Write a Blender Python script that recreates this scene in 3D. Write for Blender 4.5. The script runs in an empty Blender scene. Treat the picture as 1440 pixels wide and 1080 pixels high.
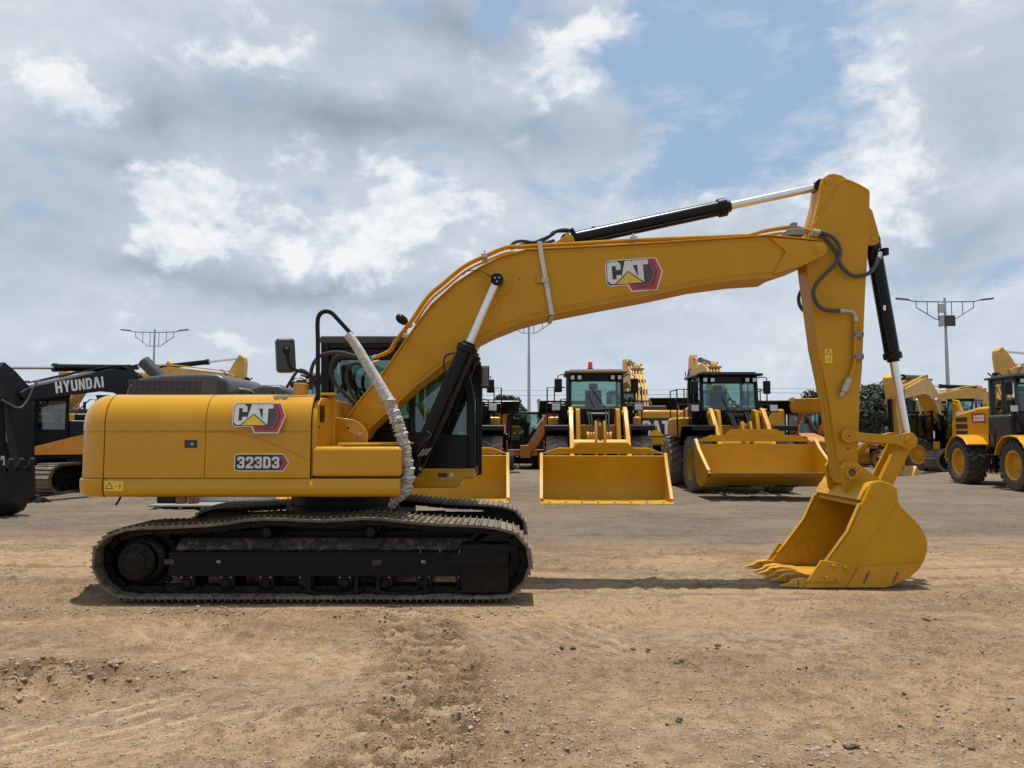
import bpy, bmesh, math, random
import numpy as np
from mathutils import Vector, Matrix, Euler
random.seed(7)
C = bpy.context.scene.collection
F = 1067.0            # focal length in pixels of the 1440 px wide photograph
PITCH = math.radians(3.75)
CAMH = 1.70
R = math.radians

# ---- measuring helpers: a pixel of the photograph taken to a plane at depth Y -------------------
def W(u, v, Y):
    a = (u - 720) / F; b = (540 - v) / F
    dy = math.cos(PITCH) - b * math.sin(PITCH)
    dz = math.sin(PITCH) + b * math.cos(PITCH)
    t = Y / dy
    return Vector((a * t, Y, CAMH + dz * t))
def XZ(pts, Y):
    return [(W(u, v, Y).x, W(u, v, Y).z) for u, v in pts]
def GND(u, v, z=0.0):
    a = (u - 720) / F; b = (540 - v) / F
    dy = math.cos(PITCH) - b * math.sin(PITCH)
    dz = math.sin(PITCH) + b * math.cos(PITCH)
    t = (z - CAMH) / dz
    return Vector((a * t, dy * t, z))

def smooth_path(pts, k=6):
    pts = [Vector(p) for p in pts]
    if len(pts) < 3: return pts
    out = []
    P = [pts[0] * 2 - pts[1]] + pts + [pts[-1] * 2 - pts[-2]]
    for i in range(1, len(P) - 2):
        p0, p1, p2, p3 = P[i - 1], P[i], P[i + 1], P[i + 2]
        for j in range(k):
            t = j / k
            out.append(0.5 * ((2 * p1) + (p2 - p0) * t + (2 * p0 - 5 * p1 + 4 * p2 - p3) * t * t + (3 * p1 - p0 - 3 * p2 + p3) * t ** 3))
    out.append(pts[-1])
    return out

class MB:
    """collects shapes and links them as ONE mesh object"""
    def __init__(s): s.v = []; s.f = []; s.m = []; s.mi = 0
    def add(s, vs, fs):
        n = len(s.v); s.v += [tuple(p) for p in vs]
        for f in fs: s.f.append(tuple(i + n for i in f)); s.m.append(s.mi)
        return s
    def box(s, x0, x1, y0, y1, z0, z1):
        vs = [(x, y, z) for x in (x0, x1) for y in (y0, y1) for z in (z0, z1)]
        return s.add(vs, [(0, 1, 3, 2), (4, 6, 7, 5), (0, 4, 5, 1), (2, 3, 7, 6), (0, 2, 6, 4), (1, 5, 7, 3)])
    def obox(s, c, size, M):
        c = Vector(c); h = [q / 2 for q in size]
        vs = [c + M @ Vector((x * h[0], y * h[1], z * h[2])) for x in (-1, 1) for y in (-1, 1) for z in (-1, 1)]
        return s.add(vs, [(0, 1, 3, 2), (4, 6, 7, 5), (0, 4, 5, 1), (2, 3, 7, 6), (0, 2, 6, 4), (1, 5, 7, 3)])
    def bar(s, p0, p1, w, h, up=(0, 0, 1)):
        p0 = Vector(p0); p1 = Vector(p1); d = (p1 - p0)
        x = d.normalized(); z = Vector(up); y = z.cross(x)
        if y.length < 1e-4: y = Vector((0, 1, 0)).cross(x)
        y.normalize(); z = x.cross(y)
        M = Matrix((x, y, z)).transposed()
        return s.obox((p0 + p1) / 2, (d.length, w, h), M)
    def prism(s, poly, a0, a1, axis='y'):
        def mk(p, a):
            if axis == 'y': return (p[0], a, p[1])
            if axis == 'x': return (a, p[0], p[1])
            return (p[0], p[1], a)
        n = len(poly)
        vs = [mk(p, a0) for p in poly] + [mk(p, a1) for p in poly]
        fs = [tuple(range(n)), tuple(range(2 * n - 1, n - 1, -1))]
        fs += [(i, (i + 1) % n, n + (i + 1) % n, n + i) for i in range(n)]
        return s.add(vs, fs)
    def fprism(s, poly, o, ex, ey, en, d0, d1):
        o, ex, ey, en = Vector(o), Vector(ex), Vector(ey), Vector(en)
        n = len(poly)
        vs = [o + ex * p[0] + ey * p[1] + en * d0 for p in poly] + [o + ex * p[0] + ey * p[1] + en * d1 for p in poly]
        fs = [tuple(range(n)), tuple(range(2 * n - 1, n - 1, -1))]
        fs += [(i, (i + 1) % n, n + (i + 1) % n, n + i) for i in range(n)]
        return s.add(vs, fs)
    def fring(s, outer, inner, o, ex, ey, en, d0, d1):
        o, ex, ey, en = Vector(o), Vector(ex), Vector(ey), Vector(en)
        n = len(outer)
        vs = []
        for d in (d0, d1):
            for lp in (outer, inner): vs += [o + ex * p[0] + ey * p[1] + en * d for p in lp]
        fs = []
        for i in range(n):
            j = (i + 1) % n
            fs += [(i, j, n + j, n + i), (2 * n + i, 3 * n + i, 3 * n + j, 2 * n + j), (i, 2 * n + i, 2 * n + j, j), (n + i, n + j, 3 * n + j, 3 * n + i)]
        return s.add(vs, fs)
    def strip(s, pts, th, a0, a1, axis='y', side=1):
        """sheet of thickness th following the open polyline pts (2D), extruded along axis"""
        P = [Vector((p[0], p[1])) for p in pts]; off = []
        for i in range(len(P)):
            t = (P[min(i + 1, len(P) - 1)] - P[max(i - 1, 0)]).normalized()
            off.append(P[i] + Vector((-t.y, t.x)) * th * side)
        def mk(p, a):
            if axis == 'y': return (p.x, a, p.y)
            if axis == 'x': return (a, p.x, p.y)
            return (p.x, p.y, a)
        n = len(P); vs = []
        for a in (a0, a1): vs += [mk(p, a) for p in P] + [mk(p, a) for p in off]
        fs = []
        for i in range(n - 1):
            fs += [(i, i + 1, n + i + 1, n + i), (2 * n + i, 3 * n + i, 3 * n + i + 1, 2 * n + i + 1),
                   (i, 2 * n + i, 2 * n + i + 1, i + 1), (n + i, n + i + 1, 3 * n + i + 1, 3 * n + i)]
        fs += [(0, n, 3 * n, 2 * n), (n - 1, 3 * n - 1, 4 * n - 1, 2 * n - 1)]
        return s.add(vs, fs)
    def cyl(s, p0, p1, r0, r1=None, n=20):
        return s.lathe(p0, Vector(p1) - Vector(p0), [(0, 0), (r0, 0), (r0 if r1 is None else r1, 1), (0, 1)], n)
    def lathe(s, o, ax, prof, n=24):
        """prof: (radius, fraction along ax)"""
        o = Vector(o); ax = Vector(ax); z = ax.normalized()
        x = z.orthogonal().normalized(); y = z.cross(x)
        vs = []; rows = []
        for r, t in prof:
            c = o + ax * t
            if r < 1e-6: rows.append([len(vs)]); vs.append(c)
            else:
                rows.append(list(range(len(vs), len(vs) + n)))
                vs += [c + (x * math.cos(2 * math.pi * k / n) + y * math.sin(2 * math.pi * k / n)) * r for k in range(n)]
        fs = []
        for a, b in zip(rows[:-1], rows[1:]):
            for k in range(n):
                j = (k + 1) % n
                if len(a) == 1 and len(b) > 1: fs.append((a[0], b[j], b[k]))
                elif len(b) == 1 and len(a) > 1: fs.append((a[k], a[j], b[0]))
                elif len(a) > 1: fs.append((a[k], a[j], b[j], b[k]))
        return s.add(vs, fs)
    def tube(s, pts, r, n=8, k=0):
        P = smooth_path(pts, k) if k else [Vector(p) for p in pts]
        rows = []; vs = []; ref = None
        for i, p in enumerate(P):
            t = (P[min(i + 1, len(P) - 1)] - P[max(i - 1, 0)]).normalized()
            if ref is None: ref = t.orthogonal().normalized()
            ref = (ref - t * ref.dot(t)).normalized(); b = t.cross(ref)
            rr = r(i / (len(P) - 1)) if callable(r) else r
            rows.append(len(vs))
            vs += [p + (ref * math.cos(2 * math.pi * q / n) + b * math.sin(2 * math.pi * q / n)) * rr for q in range(n)]
        fs = []
        for a, b in zip(rows[:-1], rows[1:]):
            fs += [(a + q, a + (q + 1) % n, b + (q + 1) % n, b + q) for q in range(n)]
        fs += [tuple(range(rows[0], rows[0] + n)), tuple(range(rows[-1] + n - 1, rows[-1] - 1, -1))]
        return s.add(vs, fs)
    def sphere(s, c, r, n=14, m=9, sc=(1, 1, 1)):
        c = Vector(c); vs = [c + Vector((0, 0, r * sc[2]))]
        for i in range(1, m):
            a = math.pi * i / m
            for k in range(n):
                b = 2 * math.pi * k / n
                vs.append(c + Vector((math.sin(a) * math.cos(b) * r * sc[0], math.sin(a) * math.sin(b) * r * sc[1], math.cos(a) * r * sc[2])))
        vs.append(c - Vector((0, 0, r * sc[2])))
        fs = []
        for k in range(n):
            j = (k + 1) % n
            fs.append((0, 1 + k, 1 + j)); L = 1 + (m - 2) * n
            fs.append((L + j, L + k, len(vs) - 1))
            for i in range(m - 2): fs.append((1 + i * n + k, 1 + (i + 1) * n + k, 1 + (i + 1) * n + j, 1 + i * n + j))
        return s.add(vs, fs)
    def build(s, name, mats, parent=None, bevel=0.0, seg=2, origin=(0, 0, 0), smooth=True, ang=35, recalc=True, loc=None):
        if not isinstance(mats, (list, tuple)): mats = [mats]
        o = Vector(origin)
        me = bpy.data.meshes.new(name)
        me.from_pydata([(p[0] - o.x, p[1] - o.y, p[2] - o.z) for p in s.v], [], s.f)
        for m in mats: me.materials.append(m)
        if len(mats) > 1: me.polygons.foreach_set('material_index', s.m)
        if recalc:
            bm = bmesh.new(); bm.from_mesh(me)
            bmesh.ops.recalc_face_normals(bm, faces=bm.faces); bm.to_mesh(me); bm.free()
        if smooth:
            me.polygons.foreach_set('use_smooth', [True] * len(me.polygons))
            me.set_sharp_from_angle(angle=R(ang))
        ob = bpy.data.objects.new(name, me); C.objects.link(ob)
        if parent is not None: ob.parent = parent
        if loc is not None: ob.location = loc
        if bevel:
            b = ob.modifiers.new('bevel', 'BEVEL'); b.width = bevel; b.segments = seg
            b.limit_method = 'ANGLE'; b.angle_limit = R(40); b.use_clamp_overlap = True; b.harden_normals = True
        return ob

def thing(name, label, cat, loc=(0, 0, 0), rz=0.0, group=None):
    o = bpy.data.objects.new(name, None); C.objects.link(o)
    o.empty_display_size = 0.3; o.location = loc; o.rotation_euler = (0, 0, rz)
    o['label'] = label; o['category'] = cat
    if group: o['group'] = group
    return o
def tag(o, label, cat, group=None):
    o['label'] = label; o['category'] = cat
    if group: o['group'] = group
    return o
def kids(o): return [c for c in bpy.data.objects if c.parent == o]
def copy_tree(o, parent=None):
    c = o.copy(); C.objects.link(c)
    if parent is not None: c.parent = parent
    for ch in kids(o): copy_tree(ch, c)
    return c

# ---- block lettering ---------------------------------------------------------------------------
GLY = {
 'C': ['p', [(0,.14),(.14,0),(.48,0),(.62,.14),(.62,.38),(.40,.38),(.40,.2),(.22,.2),(.22,.8),(.40,.8),(.40,.62),(.62,.62),(.62,.86),(.48,1),(.14,1),(0,.86)]],
 'A': ['p', [(0,0),(.25,1),(.52,1),(.77,0),(.54,0),(.385,.68),(.23,0)]],
 'T': ['p', [(.2,0),(.42,0),(.42,.78),(.62,.78),(.62,1),(0,1),(0,.78),(.2,.78)]],
 'H': ['p', [(0,0),(.2,0),(.2,.4),(.42,.4),(.42,0),(.62,0),(.62,1),(.42,1),(.42,.6),(.2,.6),(.2,1),(0,1)]],
 'Y': ['p', [(.22,0),(.42,0),(.42,.4),(.64,1),(.42,1),(.32,.62),(.22,1),(0,1),(.22,.4)]],
 'U': ['p', [(0,.14),(.14,0),(.48,0),(.62,.14),(.62,1),(.42,1),(.42,.2),(.2,.2),(.2,1),(0,1)]],
 'N': ['p', [(0,0),(.19,0),(.19,.6),(.43,0),(.62,0),(.62,1),(.43,1),(.43,.4),(.19,1),(0,1)]],
 'I': ['p', [(0,0),(.2,0),(.2,1),(0,1)]],
 'X': ['p', [(0,0),(.22,0),(.32,.32),(.42,0),(.64,0),(.43,.5),(.64,1),(.42,1),(.32,.68),(.22,1),(0,1),(.21,.5)]],
 'D': ['r', [(0,0),(.42,0),(.6,.18),(.6,.82),(.42,1),(0,1)], [(.2,.2),(.35,.2),(.4,.26),(.4,.74),(.35,.8),(.2,.8)]],
 '0': ['r', [(.12,0),(.48,0),(.6,.12),(.6,.88),(.48,1),(.12,1),(0,.88),(0,.12)], [(.24,.2),(.36,.2),(.4,.24),(.4,.76),(.36,.8),(.24,.8),(.2,.76),(.2,.24)]],
 '2': ['p', [(0,0),(.6,0),(.6,.2),(.26,.2),(.6,.52),(.6,.88),(.48,1),(.12,1),(0,.88),(0,.65),(.2,.65),(.2,.8),(.4,.8),(.4,.58),(0,.22)]],
 '3': ['p', [(0,.12),(.12,0),(.48,0),(.6,.12),(.6,.42),(.53,.5),(.6,.58),(.6,.88),(.48,1),(.12,1),(0,.88),(0,.68),(.2,.68),(.2,.8),(.4,.8),(.4,.6),(.2,.6),(.2,.4),(.4,.4),(.4,.2),(.2,.2),(.2,.32),(0,.32)]],
 '9': ['p', [(0,.12),(.12,0),(.48,0),(.6,.12),(.6,.88),(.48,1),(.12,1),(0,.88),(0,.5),(.12,.38),(.24,.38),(.24,.8),(.36,.8),(.36,.56),(.4,.38),(.4,.2),(.2,.2),(.2,.28),(0,.28)]],
 '8': ['r', [(.12,0),(.48,0),(.6,.12),(.6,.88),(.48,1),(.12,1),(0,.88),(0,.12)], [(.27,.2),(.33,.2),(.4,.24),(.4,.76),(.33,.8),(.27,.8),(.2,.76),(.2,.24)]],
}
def text_mb(mb, s, o, ex, ey, en, h, gap=.1, d0=0.0, d1=.003, wf=1.0):
    o = Vector(o); ex = Vector(ex); ey = Vector(ey); x = 0.0
    for ch in s:
        if ch == ' ': x += .3 * h; continue
        g = GLY[ch]; oo = o + ex * x
        if g[0] == 'p': mb.fprism(g[1], oo, ex * h * wf, ey * h, en, d0, d1)
        else: mb.fring(g[1], g[2], oo, ex * h * wf, ey * h, en, d0, d1)
        x += (max(p[0] for p in g[1]) + gap) * h * wf
    return x
# ---- materials ----------------------------------------------------------------------------------
def new_mat(name):
    m = bpy.data.materials.new(name); m.use_nodes = True
    nt = m.node_tree; nt.nodes.clear()
    out = nt.nodes.new('ShaderNodeOutputMaterial')
    return m, nt, out
def nd(nt, typ, **kw):
    n = nt.nodes.new(typ)
    for k, v in kw.items():
        if k.startswith('i_'): n.inputs[k[2:].replace('_', ' ')].default_value = v
        else: setattr(n, k, v)
    return n
def mth(nt, op, a, b=None, clamp=False):
    n = nt.nodes.new('ShaderNodeMath'); n.operation = op; n.use_clamp = clamp
    for i, q in enumerate((a, b)):
        if q is None: continue
        if isinstance(q, (int, float)): n.inputs[i].default_value = q
        else: nt.links.new(q, n.inputs[i])
    return n.outputs[0]
def mixc(nt, f, a, b, typ='MIX'):
    n = nt.nodes.new('ShaderNodeMix'); n.data_type = 'RGBA'; n.blend_type = typ
    for i, q in ((0, f), (6, a), (7, b)):
        if isinstance(q, (int, float)): n.inputs[i].default_value = q
        elif isinstance(q, (tuple, list)): n.inputs[i].default_value = (*q[:3], 1)
        else: nt.links.new(q, n.inputs[i])
    return n.outputs[2]
def noise(nt, vec, scale, detail=4, rough=.55, dist=0.0):
    n = nt.nodes.new('ShaderNodeTexNoise')
    n.inputs['Scale'].default_value = scale; n.inputs['Detail'].default_value = detail
    n.inputs['Roughness'].default_value = rough; n.inputs['Distortion'].default_value = dist
    if vec is not None: nt.links.new(vec, n.inputs['Vector'])
    return n.outputs['Fac']
def ramp(nt, f, a, b):
    n = nt.nodes.new('ShaderNodeMapRange'); n.interpolation_type = 'SMOOTHSTEP'
    n.inputs[1].default_value = a; n.inputs[2].default_value = b
    nt.links.new(f, n.inputs[0]); return n.outputs[0]

DUST = (.30, .225, .15)
def paint(name, rgb, rough=.38, coat=.25, dust=.25, low=.35, metal=0.0, var=.12, bump=.02, spec=.5, top=None, zlow=.9):
    m, nt, out = new_mat(name)
    b = nd(nt, 'ShaderNodeBsdfPrincipled'); nt.links.new(b.outputs[0], out.inputs[0])
    g = nd(nt, 'ShaderNodeNewGeometry')
    pos = g.outputs['Position']
    sp = nd(nt, 'ShaderNodeSeparateXYZ'); nt.links.new(pos, sp.inputs[0])
    sn = nd(nt, 'ShaderNodeSeparateXYZ'); nt.links.new(g.outputs['Normal'], sn.inputs[0])
    n1 = noise(nt, pos, 1.7, 5, .6); n2 = noise(nt, pos, 14, 5, .65); n3 = noise(nt, pos, 90, 3, .6)
    k = mth(nt, 'ADD', mth(nt, 'MULTIPLY', n1, .6), mth(nt, 'MULTIPLY', n2, .4))
    kk = ramp(nt, k, .35, .68)
    dark = tuple(c * (1 - var) for c in rgb); light = tuple(min(1, c * (1 + var)) for c in rgb)
    col = mixc(nt, kk, dark, light)
    up = ramp(nt, sn.outputs[2], .3, .95)
    blot = ramp(nt, n2, .42, .72)
    topf = dust if top is None else top
    d1 = mth(nt, 'MULTIPLY', mth(nt, 'MULTIPLY', up, blot), topf)
    zl = mth(nt, 'SUBTRACT', 1.0, mth(nt, 'DIVIDE', sp.outputs[2], zlow), True)
    d2 = mth(nt, 'MULTIPLY', mth(nt, 'MULTIPLY', zl, mth(nt, 'ADD', blot, .3)), low)
    d3 = mth(nt, 'MULTIPLY', ramp(nt, n3, .55, .75), dust * .35)
    d = mth(nt, 'ADD', mth(nt, 'MAXIMUM', d1, d2), d3, True)
    col = mixc(nt, d, col, DUST)
    nt.links.new(col, b.inputs['Base Color'])
    rr = mth(nt, 'ADD', mth(nt, 'ADD', mth(nt, 'MULTIPLY', n2, .16), rough - .08), mth(nt, 'MULTIPLY', d, .35), True)
    nt.links.new(rr, b.inputs['Roughness'])
    b.inputs['Metallic'].default_value = metal
    b.inputs['Specular IOR Level'].default_value = spec
    b.inputs['Coat Weight'].default_value = coat; b.inputs['Coat Roughness'].default_value = .15
    if bump:
        bp = nd(nt, 'ShaderNodeBump'); bp.inputs['Strength'].default_value = .25; bp.inputs['Distance'].default_value = bump
        h = mth(nt, 'ADD', mth(nt, 'MULTIPLY', noise(nt, pos, 3.0, 2, .5), .6), mth(nt, 'MULTIPLY', n3, .05))
        nt.links.new(h, bp.inputs['Height']); nt.links.new(bp.outputs[0], b.inputs['Normal'])
    return m
def glass(name, tint, refl=.12, rough=.02):
    m, nt, out = new_mat(name)
    tr = nd(nt, 'ShaderNodeBsdfTransparent'); tr.inputs[0].default_value = (*tint, 1)
    gl = nd(nt, 'ShaderNodeBsdfGlossy'); gl.inputs['Roughness'].default_value = rough; gl.inputs[0].default_value = (.9, .95, .95, 1)
    lw = nd(nt, 'ShaderNodeLayerWeight'); lw.inputs[0].default_value = .25
    f = mth(nt, 'ADD', mth(nt, 'MULTIPLY', lw.outputs['Fresnel'], .7), refl, True)
    mx = nd(nt, 'ShaderNodeMixShader'); nt.links.new(f, mx.inputs[0])
    nt.links.new(tr.outputs[0], mx.inputs[1]); nt.links.new(gl.outputs[0], mx.inputs[2])
    nt.links.new(mx.outputs[0], out.inputs[0]); return m
YEL = (.60, .305, .022)
M = {}
M['yellow'] = paint('machine_yellow', (.51, .250, .004), .22, .28, .02, .06, var=.04, bump=.004, spec=.32)
M['arm_yellow'] = paint('arm_yellow', (.485, .238, .006), .40, .0, .04, .10, var=.07, bump=.006, spec=.25)
M['bucket_yellow'] = paint('bucket_yellow', (.52, .258, .006), .42, .0, .07, .30, var=.10, zlow=.35, bump=.008, spec=.25)
M['old_yellow'] = paint('loader_yellow', (.56, .27, .012), .42, .1, .16, .2, var=.12, spec=.35)
M['bright_yellow'] = paint('bright_yellow', (.58, .275, .003), .34, .2, .06, .12, spec=.35)
M['pale_yellow'] = paint('pale_yellow', (.60, .335, .06), .5, .08, .28, .2, var=.14)
M['orange'] = paint('machine_orange', (.50, .17, .025), .5, .05, .4, .4)
M['orange_trim'] = paint('orange_trim', (.72, .27, .02), .4, .2, .15, .2)
M['rust'] = paint('rusty_steel', (.17, .065, .035), .75, 0, .4, .3, var=.3)
M['black'] = paint('black_paint', (.0035, .0036, .004), .30, .0, .015, .05, zlow=.4, spec=.22, bump=.006)
M['under'] = paint('undercarriage_black', (.0032, .0032, .0035), .42, .0, .02, .06, top=.12, zlow=.3, spec=.2)
M['dustplate'] = paint('dusty_black', (.022, .018, .015), .6, .0, .35, .15, top=.62)
M['plastic'] = paint('dark_grey_plastic', (.040, .041, .044), .40, 0, .05, .05, spec=.4, bump=.006)
M['tan_roof'] = paint('tan_roof', (.20, .14, .07), .55, 0, .3, 0)
M['hood'] = paint('hood_plastic', (.055, .056, .059), .38, 0, .05, .0, spec=.4, bump=.004)
M['navy'] = paint('dark_navy_paint', (.0050, .0080, .0115), .36, .05, .03, .08, spec=.28)
M['hose'] = paint('rubber_hose', (.008, .008, .008), .45, 0, .05, .05, bump=.0)
M['hosegrey'] = paint('braided_hose', (.055, .052, .048), .65, 0, .2, .1, bump=.0)
M['tyre'] = paint('tyre_rubber', (.018, .0175, .017), .8, 0, .35, .55, var=.2, zlow=1.6)
M['tyre_dusty'] = paint('dusty_tyre_rubber', (.22, .20, .175), .9, 0, .5, .5, var=.25, top=.6, zlow=2.2, spec=.2)
M['shoe'] = paint('track_shoe_steel', (.13, .098, .068), .5, 0, .7, .0, metal=.0, var=.4, top=.9, zlow=.2)
M['chrome'] = paint('chrome_rod', (.72, .72, .72), .22, 0, .03, 0, metal=.9, var=.04, bump=0)
M['steel'] = paint('zinc_steel', (.42, .40, .36), .45, 0, .2, .1, metal=.6, bump=0)
M['grey'] = paint('grey_plate', (.22, .21, .19), .6, 0, .3, .2)
M['galv'] = paint('galvanised_pole', (.42, .43, .44), .6, 0, .15, .1)
M['galvdark'] = paint('dark_lamp_arm', (.10, .105, .11), .6, 0, .1, .1)
M['white'] = paint('white_letters', (.74, .74, .72), .5, .1, .08, .05, bump=0)
M['silver'] = paint('silver_letters', (.62, .62, .60), .45, .1, .08, .05, bump=0)
M['decal_black'] = paint('decal_black', (.014, .014, .015), .4, .2, .05, .05, bump=0)
M['decal_dot'] = paint('decal_charcoal', (.045, .046, .05), .5, .1, .05, .05, bump=0)
M['decal_red'] = paint('decal_red', (.36, .030, .045), .4, .2, .05, .05, bump=0)
M['decal_yellow'] = paint('decal_yellow', (.72, .52, .03), .45, .1, .08, .05, bump=0)
M['decal_gold'] = paint('decal_gold', (.70, .42, .03), .45, .1, .08, .05, bump=0)
M['strap'] = paint('white_strap', (.55, .52, .46), .8, 0, .3, .1, bump=0)
M['red_lens'] = paint('red_beacon', (.75, .035, .02), .25, .4, .05, 0, bump=0)
M['red_paint'] = paint('dark_red_paint', (.20, .03, .03), .5, 0, .3, .3)
M['lens'] = paint('lamp_lens', (.55, .56, .55), .15, .5, .05, 0, bump=0)
M['seat'] = paint('cab_seat', (.03, .032, .035), .8, 0, .05, 0)
M['glass'] = glass('cab_glass', (.42, .60, .56), .08)
M['glass_dark'] = glass('dark_cab_glass', (.30, .38, .38), .10)
def foam():
    m, nt, out = new_mat('foam_wrap')
    b = nd(nt, 'ShaderNodeBsdfPrincipled'); nt.links.new(b.outputs[0], out.inputs[0])
    g = nd(nt, 'ShaderNodeNewGeometry'); pos = g.outputs['Position']
    n2 = noise(nt, pos, 25, 5, .7); n1 = noise(nt, pos, 6, 3, .6)
    col = mixc(nt, ramp(nt, n2, .35, .7), (.34, .32, .29), (.62, .60, .56))
    col = mixc(nt, mth(nt, 'MULTIPLY', ramp(nt, n1, .5, .75), .5), col, (.36, .29, .21))
    nt.links.new(col, b.inputs['Base Color']); b.inputs['Roughness'].default_value = .75
    bp = nd(nt, 'ShaderNodeBump'); bp.inputs['Strength'].default_value = .6; bp.inputs['Distance'].default_value = .02
    nt.links.new(n2, bp.inputs['Height']); nt.links.new(bp.outputs[0], b.inputs['Normal'])
    return m
M['foam'] = foam()
def bark_leaf():
    m, nt, out = new_mat('tree_leaves')
    b = nd(nt, 'ShaderNodeBsdfPrincipled'); nt.links.new(b.outputs[0], out.inputs[0])
    g = nd(nt, 'ShaderNodeNewGeometry'); n1 = noise(nt, g.outputs['Position'], .9, 3, .6); n2 = noise(nt, g.outputs['Position'], 6, 2, .6)
    col = mixc(nt, ramp(nt, n1, .35, .65), (.030, .042, .028), (.075, .088, .050))
    col = mixc(nt, mth(nt, 'MULTIPLY', ramp(nt, n2, .5, .8), .6), col, (.10, .115, .06))
    nt.links.new(col, b.inputs['Base Color']); b.inputs['Roughness'].default_value = .7
    return m
M['leaf'] = bark_leaf()
M['bark'] = paint('tree_bark', (.10, .075, .05), .9, 0, .2, .1, var=.3)
# ================= the big yellow excavator =======================================================
CY = 9.10
E0 = (W(438, 800, 7.68).x, CY, 0.0)
EX = thing('excavator', 'large yellow excavator in front with 323D3 on its side, bucket on the dirt', 'excavator', E0)
def eb(mb, name, mat, parent=None, bevel=0.0, **k):
    return mb.build(name, M[mat] if isinstance(mat, str) else mat, parent or EX, bevel, origin=E0, **k)

def logo(parent, o, ex, ez, en, s, origin=E0, off=0.0):
    """round-cornered black plate, hexagon, letters and triangle; s metres per unit of 100"""
    s = s / 100.0
    o = Vector(o); ex = Vector(ex).normalized(); ez = Vector(ez).normalized(); en = Vector(en).normalized()
    def P(pts): return [(x * s, y * s) for x, y in pts]
    def put(polys, mat, d0, d1, name):
        mb = MB()
        for p in polys: mb.fprism(P(p), o, ex, ez, en, d0 + off, d1 + off)
        return mb.build(name, M[mat], parent, origin=origin, smooth=False)
    # units: x 0..295, y 0..-170 (down negative)
    put([[(0, -20), (18, 0), (232, 0), (268, -2), (298, -75), (262, -174), (128, -174), (108, -137), (14, -137), (0, -118)]], 'white', 0.0, .0012, 'emblem_border')
    put([[(4, -22), (20, -4), (228, -4), (228, -60), (200, -133), (16, -133), (4, -118)]], 'decal_black', .0012, .0024, 'emblem_plate')
    put([[(228, -4), (264, -5), (293, -75), (258, -169), (131, -169), (114, -133), (200, -133), (228, -60)]], 'decal_red', .0012, .0024, 'emblem_hexagon')
    put([[(200, -14), (226, -14), (252, -75), (226, -137), (140, -137), (132, -122), (200, -122)]], 'decal_dot', .0025, .0034, 'emblem_field')
    put([[(236, -12), (240, -12), (270, -75), (240, -151), (150, -151), (148, -147), (234, -147), (262, -75)]], 'decal_black', .0025, .0034, 'emblem_line')
    L = MB()
    def gl(ch, x, w):
        g = GLY[ch]; mx = max(p[0] for p in g[1])
        L.fprism(P([(x + p[0] / mx * w, -126 + p[1] * 118) for p in g[1]]), o, ex, ez, en, .0036 + off, .0050 + off)
    gl('C', 8, 72); gl('T', 141, 84)
    L.fprism(P([(72, -126), (104, -8), (136, -8), (176, -126)]), o, ex, ez, en, .0036 + off, .0046 + off)
    L.build('emblem_lettering', M['silver'], parent, origin=origin, smooth=False)
    put([[(38, -132), (118, -62), (204, -132)]], 'decal_black', .0052, .0060, 'emblem_triangle_outline')
    put([[(50, -129), (118, -69), (190, -129)]], 'decal_gold', .0062, .0068, 'emblem_triangle')

# ---- tracks -------------------------------------------------------------------------------------
track_px = [(128, 800), (127, 783), (133, 765), (148, 752), (182, 741), (240, 739), (307, 735), (345, 729), (375, 727), (410, 728), (450, 730), (490, 728), (521, 726), (560, 730),
            (600, 734), (640, 736), (670, 737), (712, 742), (730, 750), (743, 765), (749, 785), (747, 803), (740, 822), (727, 838), (708, 848), (690, 850),
            (440, 850), (200, 850), (172, 847), (150, 836), (135, 818)]
YN0, YN1 = 7.68, 8.28
tp = []
for x, z in XZ(track_px, YN0):
    tp.append(Vector((x, max(z, .045))))
def closed_resample(P, n, k=6):
    Q = []
    m = len(P)
    for i in range(m):
        p0, p1, p2, p3 = P[i - 1], P[i], P[(i + 1) % m], P[(i + 2) % m]
        straight = (p1.y < .06 and p2.y < .06)
        for j in range(k):
            t = j / k
            if straight: Q.append(p1.lerp(p2, t))
            else: Q.append(0.5 * ((2 * p1) + (p2 - p0) * t + (2 * p0 - 5 * p1 + 4 * p2 - p3) * t * t + (3 * p1 - p0 - 3 * p2 + p3) * t ** 3))
    Q.append(Q[0]); d = [0]
    for a, b in zip(Q[:-1], Q[1:]): d.append(d[-1] + (b - a).length)
    T = d[-1]; out = []; i = 0
    for q in range(n):
        s = T * q / n
        while d[i + 1] < s: i += 1
        out.append(Q[i].lerp(Q[i + 1], (s - d[i]) / max(1e-9, d[i + 1] - d[i])))
    return out, T
NSH = 49
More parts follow.
